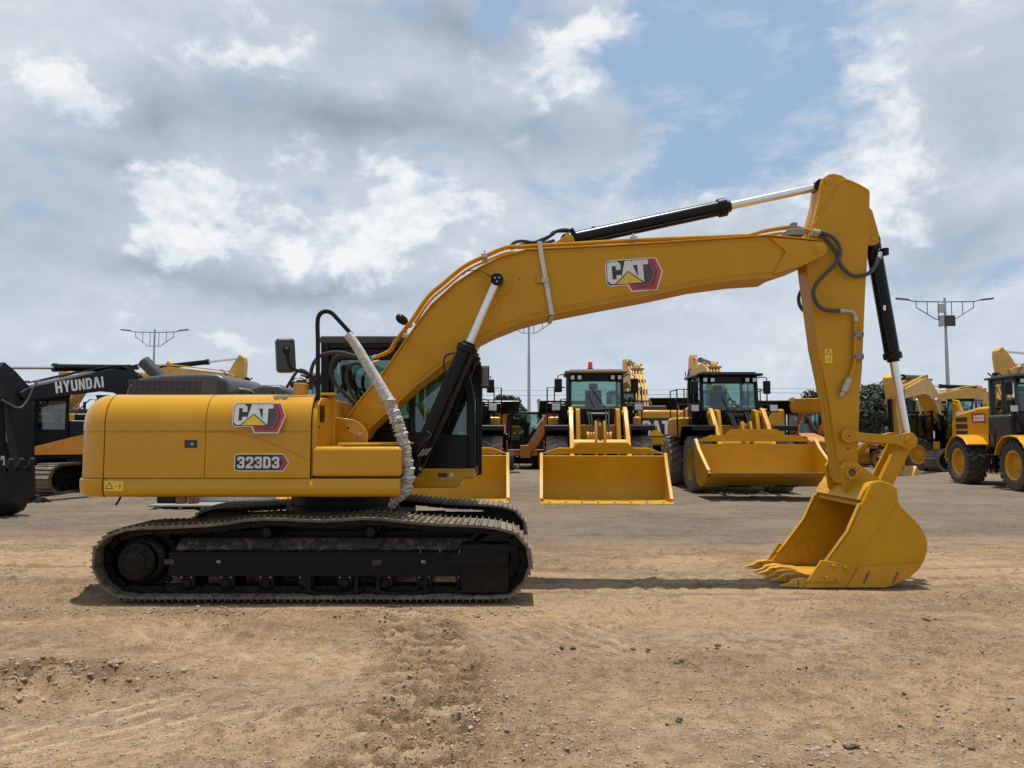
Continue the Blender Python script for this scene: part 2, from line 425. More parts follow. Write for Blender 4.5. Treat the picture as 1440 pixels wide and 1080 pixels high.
def make_track(y0, y1, inner_sign):
    ym = (y0 + y1) / 2
    pts, T = closed_resample(tp, NSH)
    L = T / NSH
    # frame of the track: the part's own mesh
    fr = MB()
    yo = y0 if inner_sign > 0 else y1            # outer face plane
    s = inner_sign
    def yy(d): return yo + s * d
    xa, xb = W(238, 790, 7.8).x, W(712, 790, 7.8).x
    zt = W(0, 778, 7.8).z; zb = W(0, 808, 7.8).z; zs = W(0, 757, 7.95).z
    sec = [(yy(.10), zb), (yy(.10), zt), (yy(.24), zs), (yy(.50), zs), (yy(.52), zb)]
    fr.prism(sec, xa, xb - .32, 'x')
    fr.prism([(yy(.085), zb - .012), (yy(.085), zb + .018), (yy(.5), zb + .018), (yy(.5), zb - .012)], xa, xb - .30, 'x')
    fr.prism([(yy(.088), zt - .014), (yy(.088), zt + .012), (yy(.12), zt + .012), (yy(.12), zt - .014)], xa, xb - .30, 'x')
    fr.box(W(190, 0, 7.8).x, xb - .1, min(yy(.43), yy(.47)), max(yy(.43), yy(.47)), zb - .06, zs + .06)  # added inner plate, keeps the gap behind the sprocket dark
    frame = eb(fr, 'track', 'under', EX, .008)
    tpz = MB(); tpz.prism([(yy(.115), zt + .012), (yy(.235), zs + .004), (yy(.47), zs + .004), (yy(.47), zs - .02), (yy(.13), zt - .01)], xa + .06, xb - .36, 'x')
    eb(tpz, 'frame_top', 'dustplate', frame, 0)
    # idler guard at the front end
    ig = MB()
    gx0, gx1 = W(648, 790, 7.76).x, W(716, 790, 7.76).x
    zg = [W(0, v, 7.76).z for v in (766, 778, 797, 806, 832)]
    ig.prism([(yy(.07), zg[4]), (yy(.07), zg[0]), (yy(.13), zg[0] + .02), (yy(.45), zg[0] + .02), (yy(.45), zg[4])], gx0, gx1, 'x')
    ig.prism([(yy(.045), zg[2]), (yy(.045), zg[1]), (yy(.1), zg[1]), (yy(.1), zg[2])], gx0 - .12, gx1 - .004, 'x')
    ig.prism([(yy(.062), zg[4] - .012), (yy(.062), zg[4] + .012), (yy(.4), zg[4] + .012), (yy(.4), zg[4] - .012)], gx0 - .05, gx1 - .02, 'x')
    eb(ig, 'idler_guard', 'under', frame, .01)
    rg = MB()
    for u in (468, 565):
        c = W(u, 815, 7.78).x
        rg.box(c - .26, c - .22, min(yy(.08), yy(.13)), max(yy(.08), yy(.13)), zb - .2, zb)
        rg.box(c + .22, c + .26, min(yy(.08), yy(.13)), max(yy(.08), yy(.13)), zb - .2, zb)
        rg.strip([(c - .3, zb - .16), (c - .14, zb - .20), (c + .14, zb - .20), (c + .3, zb - .16)], .03, min(yy(.075), yy(.12)), max(yy(.075), yy(.12)))
    eb(rg, 'roller_guard', 'under', frame, .006)
    # final drive, sprocket, idler, rollers
    zc = W(0, 790, 7.75).z
    sx = W(197, 790, 7.8).x; ix = W(697, 790, 7.95).x
    sp = MB()
    sp.lathe((sx, yy(.02), zc), (0, s, 0), [(0, 0), (.17, 0), (.19, .02), (.19, .10), (.215, .11), (.245, .14), (.255, .26), (.22, .27), (.22, .4), (0, .4)], 36)
    eb(sp, 'final_drive', 'under', frame)
    cv = MB()
    for k in range(9):
        a = 2 * math.pi * k / 9 + .2
        cv.cyl((sx + math.cos(a) * .145, yy(.022), zc + math.sin(a) * .145), (sx + math.cos(a) * .145, yy(.008), zc + math.sin(a) * .145), .014, n=6)
    cv.lathe((sx, yy(.022), zc), (0, -s, 0), [(.105, 0), (.105, .012), (.06, .02), (0, .02)], 24)
    eb(cv, 'drive_cover', 'black', frame)
    tg = MB(); poly = []
    for k in range(23 * 4):
        a = 2 * math.pi * k / (23 * 4); r = .335 if k % 4 in (0, 1) else .295
        poly.append((sx + math.cos(a) * r, zc + math.sin(a) * r))
    tg.prism(poly, min(yy(.27), yy(.33)), max(yy(.27), yy(.33)))
    eb(tg, 'sprocket', 'under', frame)
    idl = MB(); idl.lathe((ix, yy(.16), zc + .01), (0, s, 0), [(0, 0), (.14, 0), (.16, .03), (.25, .04), (.30, .0), (.33, .0), (.33, .28), (0, .28)], 40)
    eb(idl, 'idler', 'under', frame)
    for i in range(8):
        c = sx + .48 + i * (ix - sx - .80) / 7
        r = MB(); r.lathe((c, yy(.11), .190), (0, s, 0), [(0, 0), (.04, 0), (.05, .02), (.075, .03), (.085, .06), (.085, .36), (0, .36)], 20)
        r.box(c - .085, c + .085, min(yy(.12), yy(.45)), max(yy(.12), yy(.45)), .235, zb + .01)
        ro = eb(r, 'track_roller', 'under', frame)
        bt = MB()
        for q in (-.05, .05): bt.cyl((c + q, yy(.118), .252), (c + q, yy(.10), .252), .010, n=6)
        eb(bt, 'roller_bolts', 'grey', ro)
    for u, v in ((375, 746), (521, 745)):
        p = W(u, v, 7.86); r = MB()
        r.lathe((p.x, yy(.16), p.z - .02), (0, s, 0), [(0, 0), (.05, 0), (.07, .03), (.07, .3), (0, .3)], 18)
        r.box(p.x - .05, p.x + .05, min(yy(.26), yy(.36)), max(yy(.26), yy(.36)), zs, p.z)
        eb(r, 'carrier_roller', 'under', frame)
    # openings and small tags on the frame face
    hl = MB()
    for u, v, w, h in ((278, 802, .10, .05), (570, 803, .09, .05)):
        p = W(u - 40, v - 12, 7.78); hl.box(p.x - w / 2, p.x + w / 2, min(yy(.094), yy(.12)), max(yy(.094), yy(.12)), p.z - h / 2, p.z + h / 2)
    for u in (372, 523):
        p = W(u, 765, 7.85); hl.fprism([(-.10, -.05), (-.06, .06), (.12, .06), (.08, -.05)], (p.x, yy(.16), p.z), (1, 0, 0), (0, s * .6, .8), (0, -s * .8, .6), -.012, .008)
    eb(hl, 'frame_opening', 'decal_black', frame)
    tl = MB()
    for u in (307, 595):
        p = W(u, 790, 7.77); tl.box(p.x - .02, p.x + .02, min(yy(.094), yy(.11)), max(yy(.094), yy(.11)), p.z - .014, p.z + .014)
    eb(tl, 'tag_plate', 'grey', frame)
    # chain links under the shoes
    ch = MB()
    n = len(pts)
    for i in range(n):
        a = pts[i]; b = pts[(i + 1) % n]; t = (b - a).normalized(); nn = Vector((-t.y, t.x))
        c = (a + b) / 2 - nn * .065
        Mx = Matrix(((t.x, 0, nn.x), (0, 1, 0), (t.y, 0, nn.y)))
        for q in (.19, .36):
            ch.obox((c.x, yy(q), c.y), (L * .86, .05, .085), Mx)
        pc = a - nn * .075
        ch.cyl((pc.x, yy(.155), pc.y), (pc.x, yy(.41), pc.y), .026, n=10)
    eb(ch, 'link_chain', 'under', frame)
    bo = MB()
    for i in range(n):
        a = pts[i]; b = pts[(i + 1) % n]; t = (b - a).normalized(); nn = Vector((-t.y, t.x))
        for w_ in (.35, .65):
            c = a.lerp(b, w_) - nn * .016
            bo.cyl((c.x, yy(.07), c.y), (c.x - nn.x * .02, yy(.07), c.y - nn.y * .02), .013, n=6)
    eb(bo, 'shoe_bolts', 'grey', frame)
    # shoes, one object each
    prof = [(-L * .50, .0), (-L * .50, .012), (-L * .43, .012), (-L * .415, .036), (-L * .375, .036), (-L * .36, .012),
            (-L * .09, .012), (-L * .075, .036), (-L * .035, .036), (-L * .02, .012), (L * .25, .012), (L * .265, .036), (L * .305, .036), (L * .32, .012),
            (L * .44, .010), (L * .47, .0), (L * .47, -.014), (-L * .50, -.014)]
    sm = MB(); sm.prism(prof, y0 - CY, y1 - CY)
    first = None
    for i in range(n):
        a = pts[i]; b = pts[(i + 1) % n]; c = (a + b) / 2; t = (b - a).normalized()
        if first is None:
            first = sm.build('track_shoe', M['shoe'], frame, smooth=False); o = first
        else:
            o = first.copy(); C.objects.link(o); o.parent = frame
        jit = random.uniform(-.02, .02)
        nn = Vector((-t.y, t.x))
        o.location = (c.x - E0[0] - nn.x * .02, random.uniform(-.004, .004), c.y - nn.y * .02)
        o.rotation_euler = (0, -math.atan2(t.y, t.x) + jit, 0)
    return frame
make_track(YN0, YN1, 1)
make_track(2 * CY - YN1, 2 * CY - YN0, -1)

# ---- carbody, slew ring, deck -------------------------------------------------------------------
cb = MB()
cx = E0[0]
cb.box(cx - .75, cx + .75, YN1 - .1, 2 * CY - YN1 + .1, .42, .78)
cb.box(cx - 1.15, cx - .75, YN1 - .1, 2 * CY - YN1 + .1, .46, .70); cb.box(cx + .75, cx + 1.15, YN1 - .1, 2 * CY - YN1 + .1, .46, .70)
eb(cb, 'carbody', 'under', EX, .03)
sr = MB(); sr.lathe((cx, CY, .76), (0, 0, 1), [(0, 0), (.66, 0), (.66, .12), (.60, .12), (.60, .22), (.64, .22), (.64, .30), (0, .30)], 48)
eb(sr, 'slew_ring', 'under')
YB = 7.80
def zx(v, Y=YB): return W(0, v, Y).z
def xx(u, Y=YB): return W(u, 600, Y).x
zS0, zS1, zG, zT = zx(700), zx(673), zx(606.5), 2.115
dk = MB()
dk.box(xx(152), xx(560), YB + .06, 2 * CY - YB - .06, zS0 + .05, zS1 - .02)
deck = eb(dk, 'deck_frame', 'under', EX, .02)

# ---- sweep of the bodywork profile ---------------------------------------------------------------
def prof_up(z0, z1, k=9, depth=.34, ex=2.5):
    out = [(0.0, z0)]
    for i in range(1, k + 1):
        t = i / k; t2 = 1 - (1 - t) ** 1.5 if False else t
        off = depth * (1 - (1 - t2 ** ex) ** (1 / ex))
        out.append((off, z0 + (z1 - z0) * t2))
    # denser near the top
    extra = []
    for t2 in (.93, .965, .985):
        extra.append((depth * (1 - (1 - t2 ** ex) ** (1 / ex)), z0 + (z1 - z0) * t2))
    out += extra; out.sort(key=lambda p: p[1]); return out
def sect(off, top=True):
    """cross-section polygon (y,z) of the house, symmetrical; off = inset"""
    up = [(YB + off + d, z) for d, z in prof_up(zG, zT - off)]
    near = [(YB + off, zS1 + .004)] + up
    far = [(2 * CY - y, z) for y, z in reversed(near)]
    return near + far
core = MB(); core.prism(sect(.014), xx(147.5), xx(436), 'x')
house = eb(core, 'house_body', 'yellow', EX, 0)
# doors : curved sheets, closed by an inner skin
def panel(x0, x1, y_out, zbot, ztop_cut, curve=True, thick=.012, mat='yellow', name='side_door', extra=None):
    pr = [(y_out, zbot), (y_out, zG - .012), (y_out + .007, zG - .006), (y_out + .007, zG), (y_out - .004, zG + .006)]
    pr += [(y_out - .004 + d, z) for d, z in prof_up(zG + .006, zT + .004)]
    pr.append((y_out + .42, zT + .004))
    mb = MB(); mb.strip(pr, thick, x0, x1, 'x', side=-1)
    return mb.build(name, M[mat], EX, 0, origin=E0, ang=28)
x147, x289, x438 = xx(147.6), xx(289.3), xx(437)
d1 = panel(x147 + .006, x289 - .004, YB, zS1 + .010, None)
d2 = panel(x289 + .004, x438 - .002, YB, zS1 + .010, None)
# curved swage line of the front door
sw = MB()
pl = [W(u, v, YB - .001) for u, v in ((292, 607), (310, 607.5), (330, 609), (350, 613), (375, 621), (400, 631), (420, 640), (436, 648))]
sw.tube(pl, .006, 6, 5)
sww = eb(sw, 'swage_line', 'arm_yellow', d2)
# latch
lt = MB(); p = W(270, 624.5, YB)
lt.fprism([(-.095, -.06), (.095, -.06), (.095, .06), (-.095, .06)], (p.x, YB, p.z), (1, 0, 0), (0, 0, 1), (0, -1, 0), .000, .003)
lf = eb(lt, 'latch_plate', 'yellow', d1, .002)
lt = MB(); lt.fprism([(-.055, -.04), (.075, -.04), (.075, .042), (-.055, .042)], (p.x - .02, YB, p.z), (1, 0, 0), (0, 0, 1), (0, -1, 0), .003, .0055); eb(lt, 'door_latch', 'decal_black', d1, .002)
lt = MB(); lt.cyl((p.x + .006, YB - .005, p.z), (p.x + .006, YB - .012, p.z), .014, n=12); eb(lt, 'lock_cylinder', 'steel', d1)
# front edge of the house: curved end cap
ec = MB(); ec.prism(sect(.03), xx(437), xx(444), 'x'); eb(ec, 'house_end', 'yellow', EX, .012)
# counterweight with rounded rear corner
def sweep_plan(path, prof, top=True):
    """path: list of (x, y, nx, ny); prof: (inset, z)"""
    vs = []; fs = []; n = len(prof)
    for (x, y, nx, ny) in path:
        for d, z in prof: vs.append((x - nx * d, y - ny * d, z))
    for i in range(len(path) - 1):
        for j in range(n - 1):
            fs.append((i * n + j, (i + 1) * n + j, (i + 1) * n + j + 1, i * n + j + 1))
    fs.append(tuple(i * n + n - 1 for i in range(len(path))))
    fs.append(tuple(i * n for i in reversed(range(len(path)))))
    fs.append(tuple(range(n - 1, -1, -1)) + tuple((len(path) - 1) * n + j for j in range(n)))
    return vs, fs
def corner_path(x_end, x0, yo, r, k=10, bulge=.28):
    """near side from x_end backwards round the corner to the rear, across to the far side"""
    pa = [(x_end, yo, 0, -1)]
    ya = yo + r
    for i in range(k + 1):
        a = (math.pi / 2) * i / k
        pa.append((x0 + r - r * math.sin(a), ya - r * math.cos(a), -math.sin(a), -math.cos(a)))
    m = 10
    far = []
    for (x, y, nx, ny) in reversed(pa): far.append((x, 2 * CY - y, nx, -ny))
    mid = []
    y1, y2 = ya, 2 * CY - ya
    for i in range(1, m):
        t = i / m; y = y1 + (y2 - y1) * t; b = math.sin(math.pi * t) * bulge * 0.6
        mid.append((x0 - b, y, -1, 0))
    return pa + mid + far
XR = -4.545
cw_prof = [(.0, zS1 + .006), (0, zG - .012), (.006, zG - .006), (.006, zG), (-.004, zG + .006)] + [(d - .004, z) for d, z in prof_up(zG + .006, zT + .004)]
vs, fs = sweep_plan(corner_path(x147 - .006, XR, YB, .36), cw_prof)
cw = MB(); cw.add(vs, fs); cwo = cw.build('counterweight', M['yellow'], EX, origin=E0, ang=28)
lip = [(.05, zS0), (.012, zS0 + .012), (-.012, zS0 + .05), (-.022, zS0 + .10), (-.022, zS1 - .018), (-.012, zS1 - .002), (.03, zS1 + .004)]
vs, fs = sweep_plan(corner_path(x147 - .002, XR, YB, .36), lip)
cl = MB(); cl.add(vs, fs); cl.build('counterweight_lip', M['yellow'], cwo, origin=E0, ang=30)
ss = MB()
ss.prism([(YB + .3, zS0 + .006), (YB + .03, zS0 + .006), (YB - .006, zS0 + .03), (YB - .018, zS0 + .08), (YB - .018, zS1 - .022), (YB - .010, zS1 - .004), (YB + .01, zS1 + .001), (YB + .3, zS1 + .001)], x147 + .006, xx(563), 'x')
skirt = eb(ss, 'side_skirt', 'yellow', EX, .03, seg=3)
# safety decal
def decal(parent, o, w, h, Y, kind=0, ex=(1, 0, 0), ez=(0, 0, 1), en=(0, -1, 0)):
    mb = MB(); mb.fprism([(-w / 2, -h / 2), (w / 2, -h / 2), (w / 2, h / 2), (-w / 2, h / 2)], o, ex, ez, en, .0, .0015)
    b = eb(mb, 'safety_decal', 'decal_yellow', parent, smooth=False)
    g = MB(); s = min(w / 2, h) if w > h else min(w, h / 2)
    cx_ = (-w / 4, 0) if w > h else (0, h / 4)
    def tri(r): return [(cx_[0] + r * math.cos(a), cx_[1] - s * .06 + r * math.sin(a)) for a in (math.pi / 2, math.pi * 7 / 6, math.pi * 11 / 6)]
    g.fring(tri(s * .52), tri(s * .36), o, ex, ez, en, .0016, .0022)
    c2 = (w / 4, 0) if w > h else (0, -h / 4)
    def at(pts): return [(c2[0] + x * s, c2[1] + y * s) for x, y in pts]
    g.fprism(at([(.12, -.34), (.2, -.34), (.2, .02), (.28, .02), (.16, .2), (.04, .02), (.12, .02)]), o, ex, ez, en, .0016, .0022)
    g.fprism(at([(-.36, -.06), (-.26, -.06), (-.26, .02), (-.36, .02)]), o, ex, ez, en, .0016, .0022)
    g.fprism(at([(-.18, -.06), (-.08, -.06), (-.08, .02), (-.18, .02)]), o, ex, ez, en, .0016, .0022)
    g.fprism(at([(.11, .26), (.21, .26), (.21, .36), (.11, .36)]), o, ex, ez, en, .0016, .0022)
    eb(g, 'decal_print', 'decal_black', b, smooth=False)
p = W(160, 683.5, YB - .02); decal(skirt, (p.x, YB - .0185, p.z), .19, .10, YB)
# badge and number on the front door
p = W(329.5, 566.5, YB - .01)
logo_n = Vector((0, -1, .10))
# (the emblem stands on the curved upper half of the door, so it leans a little)
logo(d2, (p.x, YB - .020, p.z), (1, 0, 0), (0, .17, 1), (0, -1, .17), .182)
mb = MB(); p0 = W(333.5, 658.5, YB); H_ = .118
for q, (mat, gr, d0, d1_) in enumerate((('white', .030, .0, .001), ('decal_black', .022, .0012, .002))):
    bb = MB(); w_ = .50
    bb.fprism([(-gr, -gr * .6), (.02, -gr), (w_ - .07, -gr), (w_ - .045 + gr * .4, -gr), (w_ + gr * .9, H_ / 2), (w_ - .045 + gr * .4, H_ + gr), (.02, H_ + gr), (-gr, H_ + gr * .6)], (p0.x, YB, p0.z), (1, 0, 0), (0, 0, 1), (0, -1, 0), d0, d1_)
    eb(bb, 'number_plate', mat, d2, smooth=False)
bb = MB(); w_ = .50
bb.fprism([(w_ - .075, -.012), (w_ - .045, -.012), (w_ + .008, H_ / 2), (w_ - .045, H_ + .012), (w_ - .075, H_ + .012), (w_ - .03, H_ / 2)], (p0.x, YB, p0.z), (1, 0, 0), (0, 0, 1), (0, -1, 0), .0022, .003)
eb(bb, 'number_chevron', 'decal_red', d2, smooth=False)
nm = MB(); text_mb(nm, '323D3', (p0.x, YB, p0.z), (1, 0, 0), (0, 0, 1), (0, -1, 0), H_, .11, .0024, .0036, 1.06); eb(nm, 'number_lettering', 'silver', d2, smooth=False)
# tail wire hanging under the counterweight
wt = MB(); wt.tube([W(170, 698, 7.95), W(167, 704, 7.95), W(163, 710, 7.95)], .012, 6, 3); eb(wt, 'drain_hose', 'hose')

# ---- engine hood, exhaust, roof-top bits --------------------------------------------------------
YH0, YH1 = 8.42, 9.75
hp = XZ([(176, 560), (176, 551), (179, 543), (187, 535), (200, 530), (225, 527), (262, 525), (290, 525), (305, 526), (316, 531), (320, 540), (321, 560)], YH0)
hd = MB(); hd.prism(hp, YH0, YH1)
hood = eb(hd, 'engine_hood', 'hood', EX, .05, seg=4)
gr = MB(); gp = [W(182, 552.5, YH0), W(281, 535, YH0)]
dx = (gp[1].x - gp[0].x); dz = (gp[1].z - gp[0].z)
rec = MB()
for r_ in range(2):
    for c_ in range(12):
        a0 = gp[0].x + dx * (c_ + .10) / 12; a1 = gp[0].x + dx * (c_ + .90) / 12
        b0 = gp[0].z + dz * (r_ + .08) / 2; b1 = gp[0].z + dz * (r_ + .92) / 2
        if r_ == 1 and c_ == 0: a0 += .02
        rec.box(a0, a1, YH0 - .004, YH0 + .02, b0, b1)
eb(rec, 'grille_opening', 'decal_black', hood)
gbar = MB()
for c_ in range(13):
    a = gp[0].x + dx * c_ / 12; gbar.box(a - .007, a + .007, YH0 - .012, YH0 - .003, gp[0].z, gp[1].z)
for r_ in range(3):
    b = gp[0].z + dz * r_ / 2; gbar.box(gp[0].x, gp[1].x, YH0 - .011, YH0 - .002, b - .006, b + .006)
eb(gbar, 'grille_bars', 'hood', hood, .003)
h2 = MB(); h2.prism(XZ([(300, 560), (300, 530), (318, 530), (326, 538), (335, 545), (350, 546), (368, 541), (392, 541), (402, 547), (405, 560)], 8.75), 8.75, 9.7)
eb(h2, 'rear_duct', 'hood', EX, .045, seg=4)
ef = MB(); p = W(312, 545, YH0)
ef.fprism([(-.05, -.1), (.05, -.1), (.05, .06), (-.05, .06)], (p.x, YH0 - .004, p.z), (1, 0, 0), (0, 0, 1), (0, -1, 0), 0, .006); eb(ef, 'vent_patch', 'decal_black', hood)
ep = MB()
e0, e1 = W(228, 534, 9.0), W(202, 508, 9.0)
ep.tube([e0, e0.lerp(e1, .5), e1], .075, 14)
exh = eb(ep, 'exhaust_pipe', 'plastic')
ei = MB(); d_ = (e1 - e0).normalized(); ei.cyl(e1 - d_ * .01, e1 + d_ * .006, .062, n=14); eb(ei, 'exhaust_mouth', 'decal_black', exh)
fc = MB(); q = W(423, 549, 8.2); fc.box(q.x - .065, q.x + .065, 8.13, 8.27, zT, zT + .13)
flr = eb(fc, 'filler_neck', 'yellow', EX, .012)
f2 = MB(); f2.cyl((q.x, 8.2, zT + .13), (q.x, 8.2, zT + .165), .05, n=16); eb(f2, 'filler_cap', 'decal_black', flr)
rb_ = MB()
for u, v in ((340, 553), (352, 552), (383, 553)):
    q = W(u, v, 8.3); rb_.cyl((q.x, 8.3, zT), (q.x, 8.3, zT + .05), .018, n=8)
rb_.tube([W(332, 553, 8.3), W(340, 549, 8.3), W(350, 549, 8.3), W(358, 553, 8.3)], .009, 6, 4)
eb(rb_, 'roof_fittings', 'hose')

# ---- tool box, boom bracket ---------------------------------------------------------------------
tb = MB(); tb.box(xx(438.5), xx(564.5), YB - .004, 8.55, zx(671), zx(628))
tbx = eb(tb, 'tool_box', 'yellow', EX, .045, seg=4)
tb = MB(); tb.box(xx(439), xx(561), YB + .02, 8.55, zx(676), zx(669)); eb(tb, 'box_base', 'under', tbx)
tb = MB(); a = W(484, 627, 8.3); b = W(576, 627, 8.3); tb.box(a.x, b.x, 7.98, 8.7, zx(628) + .004, zx(628) + .035); eb(tb, 'step_plate', 'yellow', tbx, .01)
bk = MB()
bk.prism(XZ([(440, 630), (440, 588), (474, 587), (497, 590), (505, 594), (513, 602), (517, 609), (516.6, 630)], 8.66), 8.66, 8.70)
bk.prism(XZ([(440, 630), (440, 588), (474, 587), (497, 590), (505, 594), (513, 602), (517, 609), (516.6, 630)], 9.50), 9.50, 9.54)
bk.box(W(440, 0, 8.6).x, W(560, 0, 8.8).x, 8.6, 9.6, 1.10, 1.30)
br = eb(bk, 'boom_bracket', 'yellow', EX, .008)
b2 = MB(); b2.prism(XZ([(484, 596), (491, 594), (510, 601.5), (512, 606), (511, 613), (502, 614), (484, 605)], 8.62), 8.625, 8.66); b2o = eb(b2, 'pin_lock', 'yellow', br, .012)
b3 = MB(); q = W(506.5, 610, 8.62); b3.cyl((q.x, 8.626, q.z), (q.x, 8.60, q.z), .025, n=6); q = W(488, 601, 8.62); eb(b3, 'pin_bolt', 'steel', br)
b4 = MB(); q = W(489, 602, 8.62); b4.cyl((q.x, 8.626, q.z), (q.x, 8.619, q.z), .014, n=10); eb(b4, 'bolt_hole', 'decal_black', br)
po = MB()
a = W(451, 590, 8.45); b = W(471, 590, 8.45); zt_ = W(0, 557, 8.45).z
po.box(a.x, b.x, 8.44, 8.47, 1.28, zt_); po.box(a.x, a.x + .03, 8.30, 8.44, 1.28, zt_)
po.box(a.x - .01, b.x + .02, 8.32, 8.48, zt_, zt_ + .03)
pst = eb(po, 'deck_post', 'yellow', EX, .008)
p2 = MB()
for u, v in ((441, 598), (441, 625), (451, 595)):
    q = W(u, v, 8.43); p2.cyl((xx(441), 8.43 if u > 450 else 7.9, q.z), (xx(441) + .004, 8.42 if u > 450 else 7.89, q.z), .016, n=10)
for v in (600, 640, 655):
    q = W(441, v, YB + .1); p2.cyl((xx(444) - .001, YB + .14, q.z), (xx(444) + .004, YB + .14, q.z), .018, n=10)
eb(p2, 'bolt_heads', 'decal_black', pst)

# ---- handrail with foam wrap, mirror ------------------------------------------------------------
YR = 8.0
hr = MB()
hr.tube([W(u, v, YR) for u, v in ((447, 585), (447, 560), (447, 520), (447, 480), (446.5, 455), (449, 443), (457, 438), (466, 440), (475, 449), (486, 461), (495, 471))], .0235, 10, 5)
rail = eb(hr, 'handrail', 'black')
hb = MB(); q = W(447, 578, YR); hb.box(q.x - .055, q.x + .045, YR - .03, YR + .12, q.z - .12, q.z + .06); hb.box(q.x - .10, q.x - .055, YR + .0, YR + .1, q.z - .09, q.z + .03)
eb(hb, 'rail_bracket', 'black', rail, .008)
# smooth foam sleeve (upper) and crumpled wrap (lower)
fm = MB()
fm.tube([W(u, v, YR - .02) for u, v in ((489, 470), (500, 485), (515, 510), (530, 535), (542, 556), (549, 568))], lambda t: .046 + .018 * t, 12, 6)
wrap = eb(fm, 'foam_sleeve', 'foam', rail)
fm2 = MB(); pth = smooth_path([W(u, v, YR - .03) for u, v in ((546, 562), (552, 577), (558, 592), (563, 606), (567, 622), (571, 640), (574, 660), (573, 678), (569, 690), (563, 696), (557, 700), (554, 706), (549, 713))], 14)
rng = random.Random(3); rr = []
ph = 0
for i in range(len(pth)):
    ph += .35 + rng.random() * .6
    rr.append(.062 + .005 * math.sin(ph) + rng.uniform(-.011, .008))
N_ = len(pth)
for i in range(N_):
    if i / N_ > .80: rr[i] *= max(.35, 1 - (i / N_ - .80) * 3)
fm2.tube(pth, lambda t: rr[min(N_ - 1, int(round(t * (N_ - 1))))], 12)
jw = []
for v in fm2.v: jw.append((v[0] + rng.uniform(-.012, .012), v[1] + rng.uniform(-.012, .012), v[2] + rng.uniform(-.010, .010)))
fm2.v = jw
eb(fm2, 'crumpled_wrap', 'foam', rail, ang=60)
mi = MB(); c0 = W(401.5, 500, 8.05)
Mr = Matrix.Rotation(R(-4), 3, 'Y') @ Matrix.Rotation(R(28), 3, 'Z')
mi.obox(c0, (.20, .12, .37), Mr)
mir = eb(mi, 'mirror', 'plastic', EX, .04, seg=3)
ma = MB()
ma.tube([W(403, 493, 8.0), W(405, 505, 8.0), W(410, 516, 8.0), W(420, 522, 8.0), W(432, 525, 8.0), (W(440, 532, YR)), W(445, 545, YR), W(446, 560, YR)], .016, 8, 5)
ma.sphere(W(403, 493, 7.99), .035, 10, 7)
eb(ma, 'mirror_arm', 'black', mir)

# ---- cab on the far side -------------------------------------------------------------------------
YC0, YC1 = 9.55, 10.62
cabp = [(451, 474), (640, 474), (655, 500), (668, 560), (668, 668), (451, 668)]
def cp(pts): return XZ(pts, YC0)
cab = MB()
for y0, y1 in ((YC0, YC0 + .06), (YC1 - .06, YC1)):
    cab.prism(cp([(451, 482), (463, 482), (463, 668), (451, 668)]), y0, y1)                      # rear pillar
    cab.prism(cp([(463, 600), (575, 610), (660, 612), (660, 668), (463, 668)]), y0, y1)          # lower panel
    cab.prism(cp([(640, 482), (655, 503), (668, 560), (668, 668), (656, 668), (656, 562), (646, 508), (634, 482)]), y0, y1)   # front pillar
    cab.prism(cp([(463, 482), (634, 482), (638, 490), (463, 490)]), y0, y1)                      # roof rail
    cab.prism(cp([(575, 490), (583, 490), (583, 611), (575, 610)]), y0, y1)
a = cp([(451, 668), (451, 482)]); 
cab.box(a[0][0], a[0][0] + .07, YC0 + .06, YC0 + .16, a[0][1], a[1][1]); cab.box(a[0][0], a[0][0] + .07, YC1 - .16, YC1 - .06, a[0][1], a[1][1])
cab.box(a[0][0], a[0][0] + .06, YC0 + .16, YC1 - .16, a[0][1], W(0, 575, YC0).z)
b = cp([(668, 668), (640, 640)])
cab.box(b[1][0], b[0][0], YC0 + .06, YC1 - .06, b[0][1], b[0][1] + .09)
cabo = eb(cab, 'cab', 'black', EX, .012)
rf = MB(); rf.prism(cp([(450, 474), (452, 472.5), (632, 472.5), (641, 475), (644, 483), (450, 483)]), YC0 - .02, YC1 + .02); eb(rf, 'cab_roof', 'plastic', cabo, .03, seg=3)
rk = MB()
rk.prism(cp([(463, 490), (540, 490), (540, 600), (463, 600)]), YC0 + .020, YC0 + .034)
# rounded opening in the side panel left free: the panel is a frame of four
cabin = MB()
for y0, y1 in ((YC0 + .015, YC0 + .045),):
    cabin.prism(cp([(463, 490), (575, 490), (575, 506), (478, 506), (468, 520), (468, 600), (463, 600)]), y0, y1)
    cabin.prism(cp([(468, 588), (575, 588), (575, 610), (468, 600)]), y0, y1)
eb(cabin, 'side_frame', 'black', cabo, .02)
g = MB()
for y in (YC0 + .05, YC1 - .05):
    g.prism(cp([(464, 491), (636, 491), (645, 508), (656, 562), (656, 612), (464, 600)]), y, y + .006)
a1 = cp([(640, 484), (654, 503), (667, 560), (667, 660)])
g.strip(a1, .006, YC0 + .07, YC1 - .07)
a2 = cp([(452, 575), (452, 486)]); g.strip(a2, .006, YC0 + .16, YC1 - .16)
eb(g, 'cab_glazing', 'glass', cabo, smooth=False)
st = MB()
q0 = W(520, 600, 10.1)
st.box(q0.x - .25, q0.x + .28, 9.85, 10.32, 1.55, 1.72)
st.prism([(q0.x - .30, 1.65), (q0.x - .10, 1.65), (q0.x - .26, 2.45), (q0.x - .38, 2.45)], 9.85, 10.32)
st.prism([(q0.x - .36, 2.46), (q0.x - .25, 2.46), (q0.x - .29, 2.68), (q0.x - .37, 2.68)], 9.97, 10.20)
st.box(q0.x - .2, q0.x + .25, 9.70, 9.80, 1.6, 1.9); st.box(q0.x - .2, q0.x + .25, 10.36, 10.46, 1.6, 1.9)
eb(st, 'driver_seat', 'seat', cabo, .05, seg=3)
